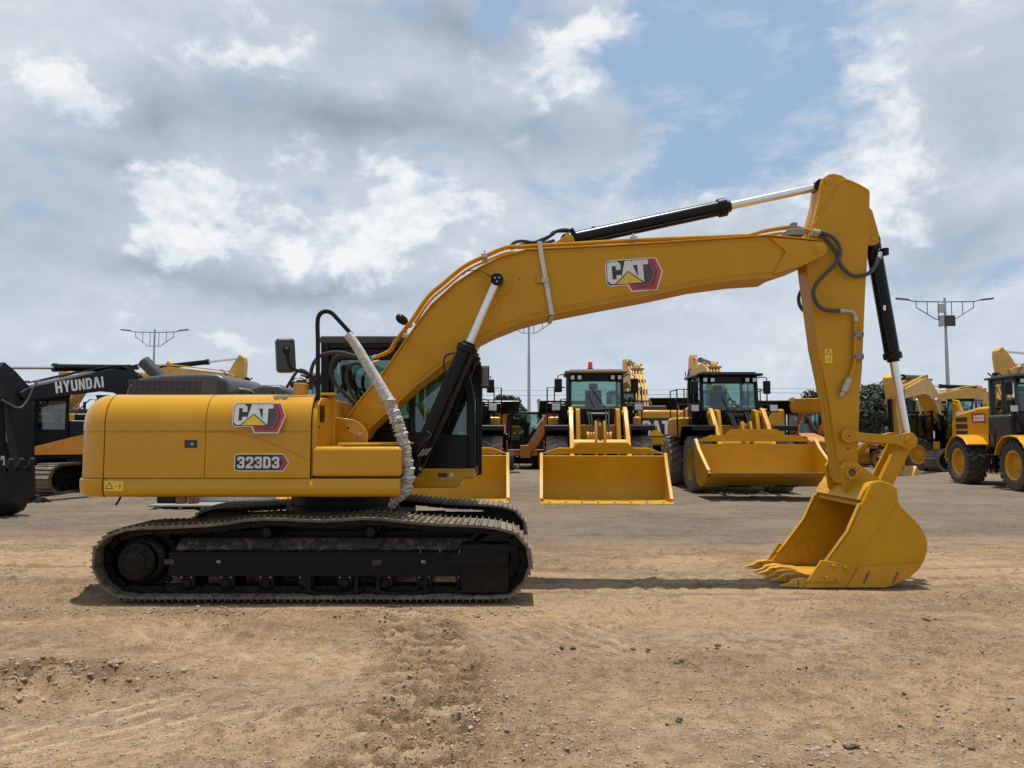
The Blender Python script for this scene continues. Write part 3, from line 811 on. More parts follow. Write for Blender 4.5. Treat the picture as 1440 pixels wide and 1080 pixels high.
cn = MB()
q1 = W(632, 610, 9.9); cn.box(q1.x - .12, q1.x + .08, 9.65, 9.85, 1.25, 1.95)
cn.box(q1.x - .1, q1.x + .08, 10.3, 10.5, 1.25, 1.8)
cn.tube([(q0.x + .2, 9.75, 1.9), (q0.x + .22, 9.75, 2.1)], .02, 8)
for q in (9.95, 10.2): cn.tube([(q0.x + .75, q, 1.2), (q0.x + .72, q, 1.7), (q0.x + .6, q, 1.95)], .018, 8)
cn.box(cp([(463, 0)])[0][0], cp([(655, 0)])[0][0], YC0 + .07, YC1 - .07, 1.22, 1.27)
eb(cn, 'cab_console', 'seat', cabo, .015)
gd = MB()
gd.prism(XZ([(648, 522), (655, 515), (676, 508), (677.5, 520), (677.5, 667), (661, 672), (661, 640)], 10.62), 10.64, 10.70)
gdo = eb(gd, 'cab_door', 'black', cabo, .01)
gl_ = MB(); gl_.tube([W(652, 560, 10.3), W(657, 600, 10.3), W(659, 640, 10.3), W(660, 662, 10.3)], .02, 8, 4); gl_.tube([W(640, 648, 9.58), W(662, 648, 10.3)], .018, 8); gl_.tube([W(643, 520, 10.0), W(652, 580, 10.0), W(655, 650, 10.0)], .016, 8, 4)
eb(gl_, 'grab_rail', 'black', cabo)
pf = MB()
pf.prism(XZ([(540, 686), (540, 659), (667, 659), (667, 672), (652, 674), (645, 684), (640, 686)], YC0 - .12), YC0 - .12, YC1)
plat = eb(pf, 'cab_platform', 'yellow', EX, .02)
q = W(622, 668, YC0 - .13); lb = MB(); lb.box(q.x - .05, q.x + .06, YC0 - .123, YC0 - .119, q.z - .025, q.z + .025); eb(lb, 'label_plate', 'decal_black', plat)
q = W(635, 668, YC0 - .13); lb = MB(); lb.box(q.x - .022, q.x + .02, YC0 - .124, YC0 - .119, q.z - .024, q.z + .024); eb(lb, 'label_plate', 'silver', plat)
tl_ = MB(); tl_.prism(XZ([(560, 686), (560, 668), (596, 671), (596, 676), (580, 680)], 8.66), 8.64, 8.72); eb(tl_, 'tie_lug', 'yellow', plat, .01)
# mirror at the front of the cab, its glass towards us
mm = MB(); q = W(678, 530, 10.72); mm.obox(q, (.21, .05, .32), Matrix.Rotation(R(-12), 3, 'Z')); m2 = eb(mm, 'mirror', 'plastic', EX, .03, seg=3)
mm = MB(); mm.obox(q + Vector((-.006, -.032, 0)), (.165, .006, .27), Matrix.Rotation(R(-12), 3, 'Z') @ Matrix.Rotation(R(-4), 3, 'X')); eb(mm, 'mirror_glass', 'chrome', m2, .002)
mm = MB(); mm.tube([q + Vector((-.1, 0, .17)), q + Vector((-.15, -.02, .2)), q + Vector((-.32, -.06, .16))], .012, 8, 4); mm.tube([q + Vector((0, 0, -.16)), q + Vector((-.04, 0, -.22)), q + Vector((-.2, -.02, -.22))], .012, 8, 4); eb(mm, 'mirror_arm', 'black', m2)

# ---- boom ----------------------------------------------------------------------------------------
YBN, YBF = 8.83, 9.37
boom_top = [(490, 588), (505, 566), (540, 524), (575, 474), (590, 452), (607, 430), (640, 400), (675, 377), (705, 362), (742, 352), (790, 349.5), (840, 347), (930, 342), (1020, 336), (1080, 332), (1133, 337), (1148, 338.5)]
boom_tip = [(1157, 343), (1161, 352), (1157, 361)]
boom_bot = [(1125, 375), (1087, 388), (1040, 391), (980, 399), (920, 412), (840, 427), (775, 440), (730, 452), (692, 467), (665, 481), (642, 496), (620, 513), (585, 540), (547, 575), (515, 603), (507, 617)]
bpoly = boom_top + boom_tip + boom_bot + [(494, 616), (484, 604)]
bm_ = MB(); bm_.prism(XZ(bpoly, YBN), YBN + .012, YBF - .012)
boom = eb(bm_, 'boom', 'arm_yellow', EX, .006)
fl = MB()
fl.strip(XZ(boom_top, YBN), .018, YBN - .018, YBF + .018, side=1)
eb(fl, 'top_flange', 'arm_yellow', boom, .004)
fl = MB(); fl.strip(XZ(boom_bot[1:], YBN), .022, YBN - .022, YBF + .022, side=1)
eb(fl, 'bottom_flange', 'arm_yellow', boom, .004)
for y0, y1 in ((YBN - .016, YBN + .012), (YBF - .012, YBF + .016)):
    tpl = MB(); tpl.prism(XZ([(1081, 334), (1133, 338.5), (1148, 340), (1157, 344), (1161, 352), (1157, 361), (1125, 375), (1087, 386.5), (1105, 354)], YBN), y0, y1)
    eb(tpl, 'tip_plate', 'arm_yellow', boom, .006)
pn = MB(); q = W(1152, 351, YBN); pn.cyl((q.x, YBN - .024, q.z), (q.x, YBF + .024, q.z), .085, n=28); pn.cyl((q.x, YBN - .034, q.z), (q.x, YBF + .034, q.z), .05, n=24)
eb(pn, 'boom_pin', 'arm_yellow', boom, .004)
bs = MB(); q = W(702, 396, YBN)
bs.cyl((q.x, YBN - .004, q.z), (q.x, YBF + .004, q.z), .165, n=40); bs.cyl((q.x, YBN - .05, q.z), (q.x, YBF + .05, q.z), .075, n=28)
eb(bs, 'boss_plate', 'arm_yellow', boom, .004)
wl = MB()
for a, b in (((575, 480), (620, 514)), ((538, 532), (555, 548)), ((702, 415), (702, 455))):
    wl.tube([W(*a, YBN + .012), W(*b, YBN + .012)], .0045, 6)
wl.tube([W(u, v, YBN + .012) for u, v in ((655, 388), (683, 389))], .004, 6)
eb(wl, 'weld_seam', 'arm_yellow', boom)
wl = MB(); wl.tube([W(u, v, YBN + .012) for u, v in ((1081, 334.5), (1105, 354), (1087, 385))], .006, 6); eb(wl, 'weld_seam', 'arm_yellow', boom)
wl = MB(); wl.tube([W(u, v - 5, YBN + .012) for u, v in boom_bot[1:13]], .0045, 6, 3); eb(wl, 'weld_seam', 'arm_yellow', boom)
wl = MB(); wl.tube([W(u, v + 5, YBN + .012) for u, v in boom_top[4:15]], .004, 6, 3); eb(wl, 'weld_seam', 'arm_yellow', boom)
wr = MB(); wr.tube([W(u, v, YBN - .03) for u, v in ((651, 387), (656, 382), (664, 380), (676, 381), (684, 385), (692, 389))], .006, 6, 5); eb(wr, 'grease_line', 'hose', boom)
# underside stiffener pads
pd = MB()
for i in range(0, 7):
    u0 = 800 + i * 42; z0 = 436 - (u0 - 800) * .17
    q0_, q1_ = W(u0, z0, 9.1), W(u0 + 24, z0 - 4, 9.1)
    pd.bar(q0_ - Vector((0, 0, .0)), q1_ - Vector((0, 0, .0)), .10, .012)
# logo on the boom, tilted with it
ang = math.atan2(-(357 - 370), 919 - 851) * .35
tx = Vector((math.cos(R(4.2)), 0, math.sin(R(4.2)))); tz = Vector((-math.sin(R(4.2)), 0, math.cos(R(4.2))))
p = W(850.5, 366.5, YBN - .001); logo(boom, (p.x, YBN + .0105, p.z), tx, tz, (0, -1, 0), .225)
# strap round the boom
sp_ = MB()
for y in (YBN - .03, YBF + .024):
    sp_.strip(XZ([(759.5, 346), (764, 375), (770, 408), (775.5, 442)], YBN), .0, y, y + .006) if False else None
path_s = XZ([(759, 345), (764, 375), (770, 408), (776, 443)], YBN)
ribbon = MB()
for i in range(3):
    (xa_, za_), (xb_, zb_) = path_s[i], path_s[i + 1]
    ribbon.add([(xa_ - .026, YBN - .026, za_), (xa_ + .026, YBN - .026, za_), (xb_ + .026, YBN - .024, zb_), (xb_ - .026, YBN - .024, zb_),
                (xa_ - .026, YBN - .022, za_), (xa_ + .026, YBN - .022, za_), (xb_ + .026, YBN - .020, zb_), (xb_ - .026, YBN - .020, zb_)],
               [(0, 1, 2, 3), (4, 7, 6, 5), (0, 4, 5, 1), (1, 5, 6, 2), (2, 6, 7, 3), (3, 7, 4, 0)])
ribbon.box(path_s[0][0] - .026, path_s[0][0] + .026, YBN - .026, YBF + .03, path_s[0][1] + .045, path_s[0][1] + .05)
ribbon.box(path_s[0][0] - .026, path_s[0][0] + .026, YBN - .026, YBN - .022, path_s[0][1], path_s[0][1] + .05)
ribbon.box(path_s[3][0] - .026, path_s[3][0] + .026, YBN - .026, YBF + .03, path_s[3][1] - .02, path_s[3][1] - .016)
eb(ribbon, 'tie_strap', 'strap', boom)
clp = MB(); q = W(767, 394, YBN - .03); clp.box(q.x - .05, q.x + .04, YBN - .034, YBN - .0, q.z - .03, q.z + .03); eb(clp, 'strap_buckle', 'steel', boom, .006)
lug = MB(); q = W(758, 394, YBN); lug.box(q.x - .03, q.x + .02, YBN - .02, YBN + .0, q.z - .035, q.z + .035); eb(lug, 'side_lug', 'arm_yellow', boom, .006)
hl_ = MB(); q = W(730, 392, YBN); hl_.cyl((q.x, YBN + .013, q.z), (q.x, YBN + .008, q.z), .008, n=8); eb(hl_, 'plug_hole', 'decal_black', boom)
# work lamp on the boom
wlp = MB(); q = W(562, 447, 8.95); q2 = W(573, 455, 8.95); dv = (q - q2).normalized()
wlp.lathe(q2 + dv * .01, dv * .15, [(0, 0), (.03, 0), (.05, .2), (.055, .65), (.04, .9), (.02, 1), (0, 1)], 16)
lamp = eb(wlp, 'work_lamp', 'black', boom)
wlp = MB(); wlp.bar(W(576, 457, 8.95), q2, .025, .025); wlp.cyl(W(579, 459, 8.95), W(575, 456, 8.95), .03, n=10); eb(wlp, 'lamp_stem', 'arm_yellow', boom)
# yellow steel lines on top of the boom
for yy_, dv_ in ((8.93, 0), (9.05, -1), (9.2, 1)):
    pp = MB()
    pts_ = [(527, 502), (540, 497), (549, 491), (556, 479), (579, 449), (601, 417), (625, 396), (652, 374), (680, 360), (712, 347), (735, 346), (757, 344.5), (800, 342.5), (890, 337), (990, 333), (1040, 331), (1055, 330), (1075, 324), (1105, 319), (1120, 319), (1135, 323), (1146, 326)]
    if yy_ > 9.1: pts_ = pts_[4:-1]
    pp.tube([W(u, v + dv_, 8.93) + Vector((0, yy_ - 8.93, 0)) for u, v in pts_], .017, 8, 4)
    eb(pp, 'steel_line', 'arm_yellow', boom)
for u, v in ((571, 473), (681, 360), (891, 336)):
    cc = MB(); q = W(u, v, 8.93); cc.box(q.x - .035, q.x + .035, 8.89, 9.24, q.z - .02, q.z + .03); cc.cyl((q.x, 8.95, q.z + .03), (q.x, 8.95, q.z + .07), .016, n=6); eb(cc, 'line_clamp', 'steel', boom, .005)
cc = MB(); q = W(1118, 325, 8.9); cc.box(q.x - .10, q.x + .10, 8.84, 9.1, q.z - .06, q.z + .015); cc.box(q.x - .05, q.x + .02, 8.86, 8.95, q.z + .015, q.z + .10); eb(cc, 'valve_block', 'grey', boom, .01)
ft = MB(); ft.cyl(W(522, 504, 8.93), W(529, 501, 8.93), .024, n=10); ft.cyl(W(533, 508, 9.0), W(512, 513, 9.0), .02, n=10); eb(ft, 'hose_fitting', 'steel', boom)
# black hoses between house and boom foot
for pts_, Y_, r_ in (([(437, 548), (438, 520), (446, 504), (460, 497), (480, 496), (500, 501), (522, 504)], 8.7, .022),
                     ([(507, 575), (492, 560), (474, 543), (465, 523), (470, 505), (485, 499), (505, 503)], 8.95, .024),
                     ([(500, 560), (492, 548), (487, 532), (490, 517), (500, 511), (515, 512)], 9.1, .022),
                     ([(403, 545), (420, 521), (436, 528), (447, 548), (458, 565)], 8.45, .018)):
    hh = MB(); hh.tube([W(u, v, Y_) for u, v in pts_], r_, 8, 6); eb(hh, 'hydraulic_hose', 'hose')

# ---- hydraulic cylinders ------------------------------------------------------------------------
def ram(base, eye, rb, rr_, frac, name='hydraulic_cylinder', parent=None, mat='black', gland=1.22, eye_r=.08, eye_w=.10, tubes=True):
    base = Vector(base); eye = Vector(eye); d = eye - base; L = d.length; u_ = d / L
    g = base + u_ * (L * frac)
    b = MB()
    b.lathe(base, g - base, [(0, 0), (rb, 0.0), (rb, .94), (rb * gland, .945), (rb * gland, .992), (rb * gland * .8, 1), (rb * .8, 1), (rb * .8, 1.02), (0, 1.02)], 24)
    b.cyl(base - Vector((0, eye_w / 2, 0)), base + Vector((0, eye_w / 2, 0)), eye_r, n=20)
    for k in range(6):
        pass
    o = eb(b, name, mat, parent or EX, .004)
    r = MB(); r.cyl(g, eye - u_ * eye_r * .7, rr_, n=20); eb(r, 'piston_rod', 'chrome', o)
    e = MB(); e.cyl(eye - Vector((0, eye_w / 2, 0)), eye + Vector((0, eye_w / 2, 0)), eye_r, n=24); eb(e, 'rod_eye', mat, o, .004)
    if tubes:
        t = MB(); n_ = Vector((0, -1, 0)); side = u_.cross(n_).normalized()
        o1 = side * rb * .75 - Vector((0, rb * .85, 0))
        t.tube([base + u_ * L * frac * .08 + o1 * .9, base + u_ * L * frac * .10 + o1 * 1.15, base + u_ * L * frac * .88 + o1 * 1.15, base + u_ * L * frac * .93 + o1], rb * .16, 8)
        for f_ in (.3, .6): 
            q = base + u_ * L * frac * f_ + o1 * 1.1; t.cyl(q - u_ * .02, q + u_ * .02, rb * .26, n=8)
        eb(t, 'oil_tube', mat, o)
    return o
YCY = 8.69
e_ = W(699, 394, YCY); b_ = W(581, 662, YCY)
for dy in (0, 2 * (CY - YCY) + .16):
    o_ = ram(b_ + Vector((0, dy, 0)), e_ + Vector((0, dy, 0)), .098, .048, .655, eye_r=.073, eye_w=.13)
    if dy == 0:
        bl = MB()
        for k in range(3):
            a = 2 * math.pi * k / 3 + .5; bl.cyl((e_.x + .028 * math.cos(a), YCY - .066, e_.z + .028 * math.sin(a)), (e_.x + .028 * math.cos(a), YCY - .074, e_.z + .028 * math.sin(a)), .011, n=6)
        eb(bl, 'pin_bolts', 'steel', o_)
        gp_ = MB(); q = W(597, 632, YCY); 
        for k in range(3): gp_.bar(W(588 + k * 5, 642 - k * 1, YCY - .11), W(596 + k * 5, 632 - k, YCY - .11), .025, .02)
        for k in range(2): gp_.cyl(W(582 + k * 9, 659, YCY - .1), W(582 + k * 9, 659, YCY - .12), .02, n=8)
        eb(gp_, 'hose_coupling', 'grey', o_)
        ct = MB(); ct.tube([W(640, 496, YCY - .09), W(627, 500, YCY - .08), W(624, 512, YCY - .08), W(628, 528, YCY - .09)], .012, 8, 5)
        ct.tube([W(585, 636, YCY - .12), W(598, 620, YCY - .14), W(606, 612, YCY - .13), (W(600, 606, YCY - .12))], .010, 8, 5)
        eb(ct, 'lube_tube', 'hose', o_)
# stick cylinder on top of the boom
YA = CY
ram(W(797, 336, YA - .1) + Vector((0, .1, 0)), W(1156, 259, YA - .1) + Vector((0, .1, 0)), .092, .048, .635, eye_r=.075, eye_w=.16)
brk = MB()
for y0, y1 in ((CY - .16, CY - .11), (CY + .11, CY + .16)):
    brk.prism(XZ([(757, 352), (785, 338), (797, 329), (806, 331), (808, 338), (808, 352)], CY - .16), y0, y1)
bko = eb(brk, 'cylinder_bracket', 'arm_yellow', boom, .008)
brk = MB(); q = W(799, 337, CY - .16); brk.cyl((q.x, CY - .175, q.z), (q.x, CY + .175, q.z), .045, n=20); eb(brk, 'bracket_pin', 'arm_yellow', boom, .004)
for pts_, Y_ in (([(716, 348), (724, 341), (735, 339), (750, 341), (762, 337), (775, 331), (783, 325), (795, 323), (804, 325)], 8.98),
                 ([(718, 350), (735, 344), (748, 342), (764, 342), (780, 338)], 9.15), ([(760, 340), (772, 333), (780, 326), (800, 325)], 9.2)):
    th = MB(); th.tube([W(u, v, Y_) for u, v in pts_], .02, 8, 5); eb(th, 'hydraulic_hose', 'hose', boom)
th = MB(); th.cyl(W(803, 322, 8.98), W(808, 331, 8.98), .03, n=10); eb(th, 'hose_fitting', 'black', boom)
th = MB(); th.box(W(832, 0, 9.1).x - .02, W(832, 0, 9.1).x + .02, 9.08, 9.12, W(832, 326, 9.1).z, W(832, 319, 9.1).z); eb(th, 'port_plug', 'black', boom)

# ---- stick ---------------------------------------------------------------------------------------
YS0, YS1 = CY - .15, CY + .15
st_poly = [(1136, 387), (1133, 360), (1137, 335), (1147, 300), (1152, 280), (1154, 262), (1157, 251), (1165, 245), (1173, 244), (1183, 246), (1192, 252), (1222, 266), (1223.6, 271), (1223, 300), (1221, 343), (1217, 412), (1212.5, 520), (1209, 560), (1206.5, 649), (1212, 664), (1207, 678), (1196, 684), (1186, 680), (1181, 668), (1179, 650), (1165, 560), (1150, 490)]
sm_ = MB(); sm_.prism(XZ(st_poly, YS0), YS0, YS1)
stick = eb(sm_, 'stick', 'arm_yellow', EX, .008)
bd = MB(); bd.tube([W(u, v, YS0) for u, v in ((1144, 316), (1160, 290), (1180, 258), (1190, 253.5), (1205, 259), (1221, 268))], .013, 8, 5)
eb(bd, 'weld_bead', 'arm_yellow', stick)
bd = MB(); bd.tube([W(1212, 509, YS0), W(1195, 511, YS0), (W(1160, 513, YS0))], .004, 6)
bd.tube([W(u, v, YS0) for u, v in ((1215, 420), (1209, 540))], .004, 6) if False else None
eb(bd, 'weld_bead', 'arm_yellow', stick)
kb = MB()
for y0, y1 in ((YS0 + .02, YS0 + .07), (YS1 - .07, YS1 - .02)):
    kb.prism(XZ([(1221, 290), (1227, 296), (1237, 331), (1237, 340), (1232, 344.5), (1219, 345)], YS0 + .02), y0, y1)
kbo = eb(kb, 'cylinder_lug', 'arm_yellow', stick, .008)
kb = MB(); q = W(1229.5, 335, YS0 + .02); kb.cyl((q.x, YS0 + .01, q.z), (q.x, YS1 - .01, q.z), .042, n=20); q = W(1165, 255, YS0); kb.cyl((q.x, YS0 - .012, q.z), (q.x, YS1 + .012, q.z), .048, n=24)
q = W(1197.5, 665, YS0); kb.cyl((q.x, YS0 - .005, q.z), (q.x, YS1 + .005, q.z), .10, n=30)
eb(kb, 'stick_pins', 'arm_yellow', stick, .004)
# sculpted front edge bead seen below the boom
fb = MB()
for o1, o2 in ((3, 0), (8, 0)):
    fb.tube([W(u + o1, v, YS0) for u, v in ((1141, 487), (1143, 497), (1152, 560), (1163, 640), (1167, 653))], .009, 6, 3)
eb(fb, 'edge_bead', 'arm_yellow', stick)
q = W(1165, 501, YS0); decal(stick, (q.x, YS0 - .001, q.z), .085, .165, YS0)
# stick hoses and steel line
for pts_, Y_, r_ in (([(1146, 326), (1156, 327), (1167, 331), (1176, 339), (1181, 350), (1180, 362), (1172, 374), (1159, 387), (1149, 398), (1144, 410), (1146, 422), (1153, 432), (1164, 436.5), (1182, 437)], YS0 - .10, .024),
                     ([(1144, 329), (1157, 333), (1168, 343), (1176, 356), (1180, 368), (1187, 379), (1198, 387), (1210, 388), (1222, 384), (1231, 374), (1236, 362)], YS0 - .07, .024),
                     ([(1131, 404), (1125, 412), (1123, 421), (1126, 432), (1134, 441)], YS1 + .08, .022)):
    hh = MB(); hh.tube([W(u, v, Y_) for u, v in pts_], r_, 10, 6); eb(hh, 'hydraulic_hose', 'hosegrey', stick)
ff = MB(); ff.cyl(W(1143, 325, YS0 - .1), W(1153, 326.5, YS0 - .1), .030, n=12); ff.cyl(W(1141, 328, YS0 - .07), W(1150, 331, YS0 - .07), .028, n=12)
ff.cyl(W(1180, 437, YS0 - .1), W(1187, 437.3, YS0 - .08), .03, n=12)
ff.tube([W(1187, 437.3, YS0 - .08), W(1196, 438, YS0 - .06), W(1201, 441, YS0 - .05), W(1203, 449, YS0 - .04)], .02, 10, 4); ff.cyl(W(1203, 446, YS0 - .04), W(1203, 452, YS0 - .04), .032, n=10)
ff.cyl(W(1236, 364, YS0 - .07), W(1238, 355, YS0 - .05), .026, n=10)
eb(ff, 'hose_fitting', 'steel', stick)
sl = MB(); sl.tube([W(u, v, YS0 - .04) for u, v in ((1203, 450), (1202.5, 470), (1202, 500), (1200.5, 515), (1197, 526), (1193, 535))], .021, 10, 4); eb(sl, 'steel_line', 'arm_yellow', stick)
for v in (471, 502):
    cc = MB(); q = W(1204, v, YS0); cc.box(q.x - .055, q.x + .065, YS0 - .062, YS0 + .001, q.z - .032, q.z + .032); co = eb(cc, 'line_clamp', 'grey', stick, .006)
    cc = MB()
    for dx_ in (-.04, .05): cc.cyl((q.x + dx_, YS0 - .062, q.z), (q.x + dx_, YS0 - .07, q.z), .012, n=6)
    eb(cc, 'clamp_bolts', 'decal_black', stick)
cc = MB(); cc.cyl(W(1194, 533, YS0 - .04), W(1186, 551, YS0 - .05), .045, .038, n=12); cc.cyl(W(1186, 551, YS0 - .05), W(1182, 557, YS0 - .05), .025, n=10); eb(cc, 'line_coupling', 'steel', stick)

# ---- bucket cylinder and links -------------------------------------------------------------------
bc_o = ram(W(1229.5, 337, CY - .05) + Vector((0, .05, 0)), W(1279, 619, CY - .05) + Vector((0, .05, 0)), .088, .047, .60, eye_r=.07, eye_w=.14)
q = W(1241, 432, CY - .14); lb = MB(); lb.box(q.x + .03, q.x + .06, CY - .10, CY - .09, q.z - .03, q.z + .03); eb(lb, 'label_plate', 'white', bc_o)
bc_f = MB(); bc_f.cyl(W(1231, 354, CY - .12), W(1238, 353, CY - .14), .03, n=10); bc_f.box(W(1233, 0, CY - .1).x - .03, W(1233, 0, CY - .1).x + .03, CY - .14, CY - .06, W(0, 362, CY).z, W(0, 352, CY).z); eb(bc_f, 'port_block', 'black', bc_o, .005)
lk = MB()
def stadium(p0, p1, r0, r1, rm, n=10):
    p0 = Vector(p0); p1 = Vector(p1); d = (p1 - p0); a0 = math.atan2(d.y, d.x); pts = []
    for i in range(n + 1):
        a = a0 + math.pi * .35 + (math.pi * 1.3) * i / n; pts.append((p0.x + r0 * math.cos(a), p0.y + r0 * math.sin(a)))
    un = d.normalized(); nn = Vector((-un.y, un.x))
    pts += [tuple(p0 + un * r0 * 1.6 - nn * rm), tuple(p1 - un * r1 * 1.6 - nn * rm)]
    for i in range(n + 1):
        a = a0 - math.pi * .65 + (math.pi * 1.3) * i / n; pts.append((p1.x + r1 * math.cos(a), p1.y + r1 * math.sin(a)))
    pts += [tuple(p1 - un * r1 * 1.6 + nn * rm), tuple(p0 + un * r0 * 1.6 + nn * rm)]
    return pts
YL = CY - .235
a, b = XZ([(1194, 613), (1279, 620)], YL)
for y0 in (YL, 2 * CY - YL - .045):
    l_ = MB(); l_.prism(stadium(a, b, .085, .10, .05), y0, y0 + .045)
    lo = eb(l_, 'side_link', 'arm_yellow', EX, .008)
    l_ = MB(); l_.cyl((b[0], y0 - .012, b[1]), (b[0], y0 + .057, b[1]), .052, n=24); l_.cyl((a[0], y0 - .012, a[1]), (a[0], y0 + .057, a[1]), .042, n=24); eb(l_, 'link_pin', 'arm_yellow', lo, .004)
    l_ = MB(); l_.cyl((a[0], y0 - .014, a[1]), (a[0], y0 - .010, a[1]), .012, n=10); eb(l_, 'grease_hole', 'decal_black', lo)
ph_ = MB(); q = W(1192.5, 630.5, YS0); ph_.cyl((q.x, YS0 + .001, q.z), (q.x, YS0 - .002, q.z), .013, n=10); eb(ph_, 'grease_hole', 'decal_black', stick)
# bucket link (H shape)
hl2 = MB()
c0_ = Vector(XZ([(1276, 622)], CY - .15)[0]); c1_ = Vector(XZ([(1244, 686)], CY - .15)[0])
for y0 in (CY - .15, CY + .11):
    hl2.prism(stadium(tuple(c0_), tuple(c1_), .085, .085, .075), y0, y0 + .04)
q0_ = c0_.lerp(c1_, .28); q1_ = c0_.lerp(c1_, .95)
hl2.bar((q0_.x, CY, q0_.y), (q1_.x, CY, q1_.y), .20, .03)
eb(hl2, 'bucket_link', 'arm_yellow', EX, .006)

# ---- bucket --------------------------------------------------------------------------------------
B0, B1 = 8.46, 9.74
def bx(pts): return XZ(pts, B0)
side = [(1133, 829), (1136, 818), (1150, 803), (1163.5, 788), (1193, 748), (1210.5, 709), (1214, 703), (1225, 679), (1232, 676), (1240, 676), (1255, 681), (1262, 689), (1263, 705), (1268, 713), (1290, 735), (1300.5, 751), (1304.6, 767), (1300.5, 786), (1290, 803), (1268, 818), (1244, 827), (1201, 830.5)]
bs_ = [(x, max(z, .012)) for x, z in bx(side[:13])] + [(p.x, max(p.y, .012)) for p in smooth_path([Vector((x, z, 0)) for x, z in bx(side[13:])], 4)]
bkt = MB()
back = [(1136, 829), (1201, 830.5), (1244, 827), (1268, 818), (1290, 803), (1300.5, 786), (1304.6, 767), (1300.5, 751), (1290, 735), (1268, 713), (1258, 703), (1240, 690), (1228, 692), (1219, 702), (1213, 712)]
bk2 = smooth_path([Vector((x, max(z, .012), 0)) for x, z in bx(back)], 3)
bkt.strip([(p.x, p.y) for p in bk2], .028, B0 + .03, B1 - .03, side=1)
bucket = eb(bkt, 'bucket', 'bucket_yellow', EX, 0, ang=40)
for y0, y1 in ((B0, B0 + .03), (B1 - .03, B1)):
    sd = MB(); sd.prism(bs_, y0, y1); eb(sd, 'side_plate', 'bucket_yellow', bucket, .006)
# reinforcing upper side plates (near half in front of the diagonal seam) and wear patch
for y0, y1 in ((B0 - .012, B0), (B1, B1 + .012)):
    sd = MB(); sd.prism([(x, max(z, .014)) for x, z in bx([(1134, 829), (1137, 818), (1164, 788.5), (1194, 748.5), (1211, 709.5), (1226, 680), (1233, 677), (1240, 677), (1254, 682), (1261, 690), (1262.5, 706), (1222, 760), (1180, 826)])], y0, y1); eb(sd, 'cheek_plate', 'bucket_yellow', bucket, .005)
    sd = MB(); sd.prism([(x, max(z, .016)) for x, z in bx([(1190, 828), (1207, 797), (1294, 791), (1289, 802), (1267, 817), (1243, 826)])], y0 - (.006 if y0 < CY else -.002), y1 + (.006 if y0 > CY else -.002)); wp = eb(sd, 'wear_plate', 'bucket_yellow', bucket, .004)
    sl_ = MB()
    for u in (1217, 1258):
        q = bx([(u, 812)])[0]; ex_ = Vector((.45, 0, .9)).normalized(); ez_ = Vector((-.9, 0, .45)).normalized()
        if y0 < CY: sl_.fprism([(-.07, -.012), (.07, -.012), (.07, .012), (-.07, .012)], (q[0], y0 - .006, q[1]), ex_, ez_, (0, -1, 0), .0005, .003)
    if y0 < CY: eb(sl_, 'plate_slot', 'rust', bucket, .002)
    sc = MB(); scp = [(x, max(z, .03)) for x, z in bx([(1133, 817), (1153, 787), (1192, 792), (1178, 818)])]
    ya, yb = (y0 - .026, y0 + .001) if y0 < CY else (y1 - .001, y1 + .026)
    sc.prism(scp, ya, yb); sco = eb(sc, 'side_cutter', 'bucket_yellow', bucket, .006)
    bb_ = MB()
    for u, v in ((1171, 795), (1187, 797), (1160, 811), (1175, 814)):
        q = bx([(u, v)])[0]; yo_ = ya if y0 < CY else yb; sgn = -1 if y0 < CY else 1
        bb_.cyl((q[0], yo_, q[1]), (q[0], yo_ + sgn * .022, q[1]), .026, n=6); bb_.cyl((q[0], yo_ + sgn * .022, q[1]), (q[0], yo_ + sgn * .034, q[1]), .014, n=8)
    eb(bb_, 'cutter_bolts', 'bucket_yellow', bucket)
# bolts seen on the inside of the far plate
bb_ = MB()
for u, v in ((1119.5, 770.5), (1134, 772), (1109, 785), (1123, 786.5)):
    q = W(u, v, B1 - .03); bb_.cyl((q.x, B1 - .03, q.z), (q.x, B1 - .05, q.z), .022, n=8)
eb(bb_, 'cutter_bolts', 'bucket_yellow', bucket)
# edge bar round the mouth
for y0, y1 in ((B0 - .02, B0 + .045), (B1 - .045, B1 + .02)):
    em = MB(); em.strip(bx([(1150, 804), (1163.5, 788), (1193, 748), (1210.5, 709)]), .02, y0, y1, side=1)
    eb(em, 'mouth_edge', 'bucket_yellow', bucket, .005)
lp = MB(); (lx0, _), (lx1, _) = bx([(1130, 829), (1160, 829)])
lp.prism([(lx0, .035), (lx0 + .02, .012), (lx1 + .1, .012), (lx1 + .1, .05), (lx0 + .06, .062)], B0 - .008, B1 + .008)
eb(lp, 'cutting_lip', 'bucket_yellow', bucket, .004)
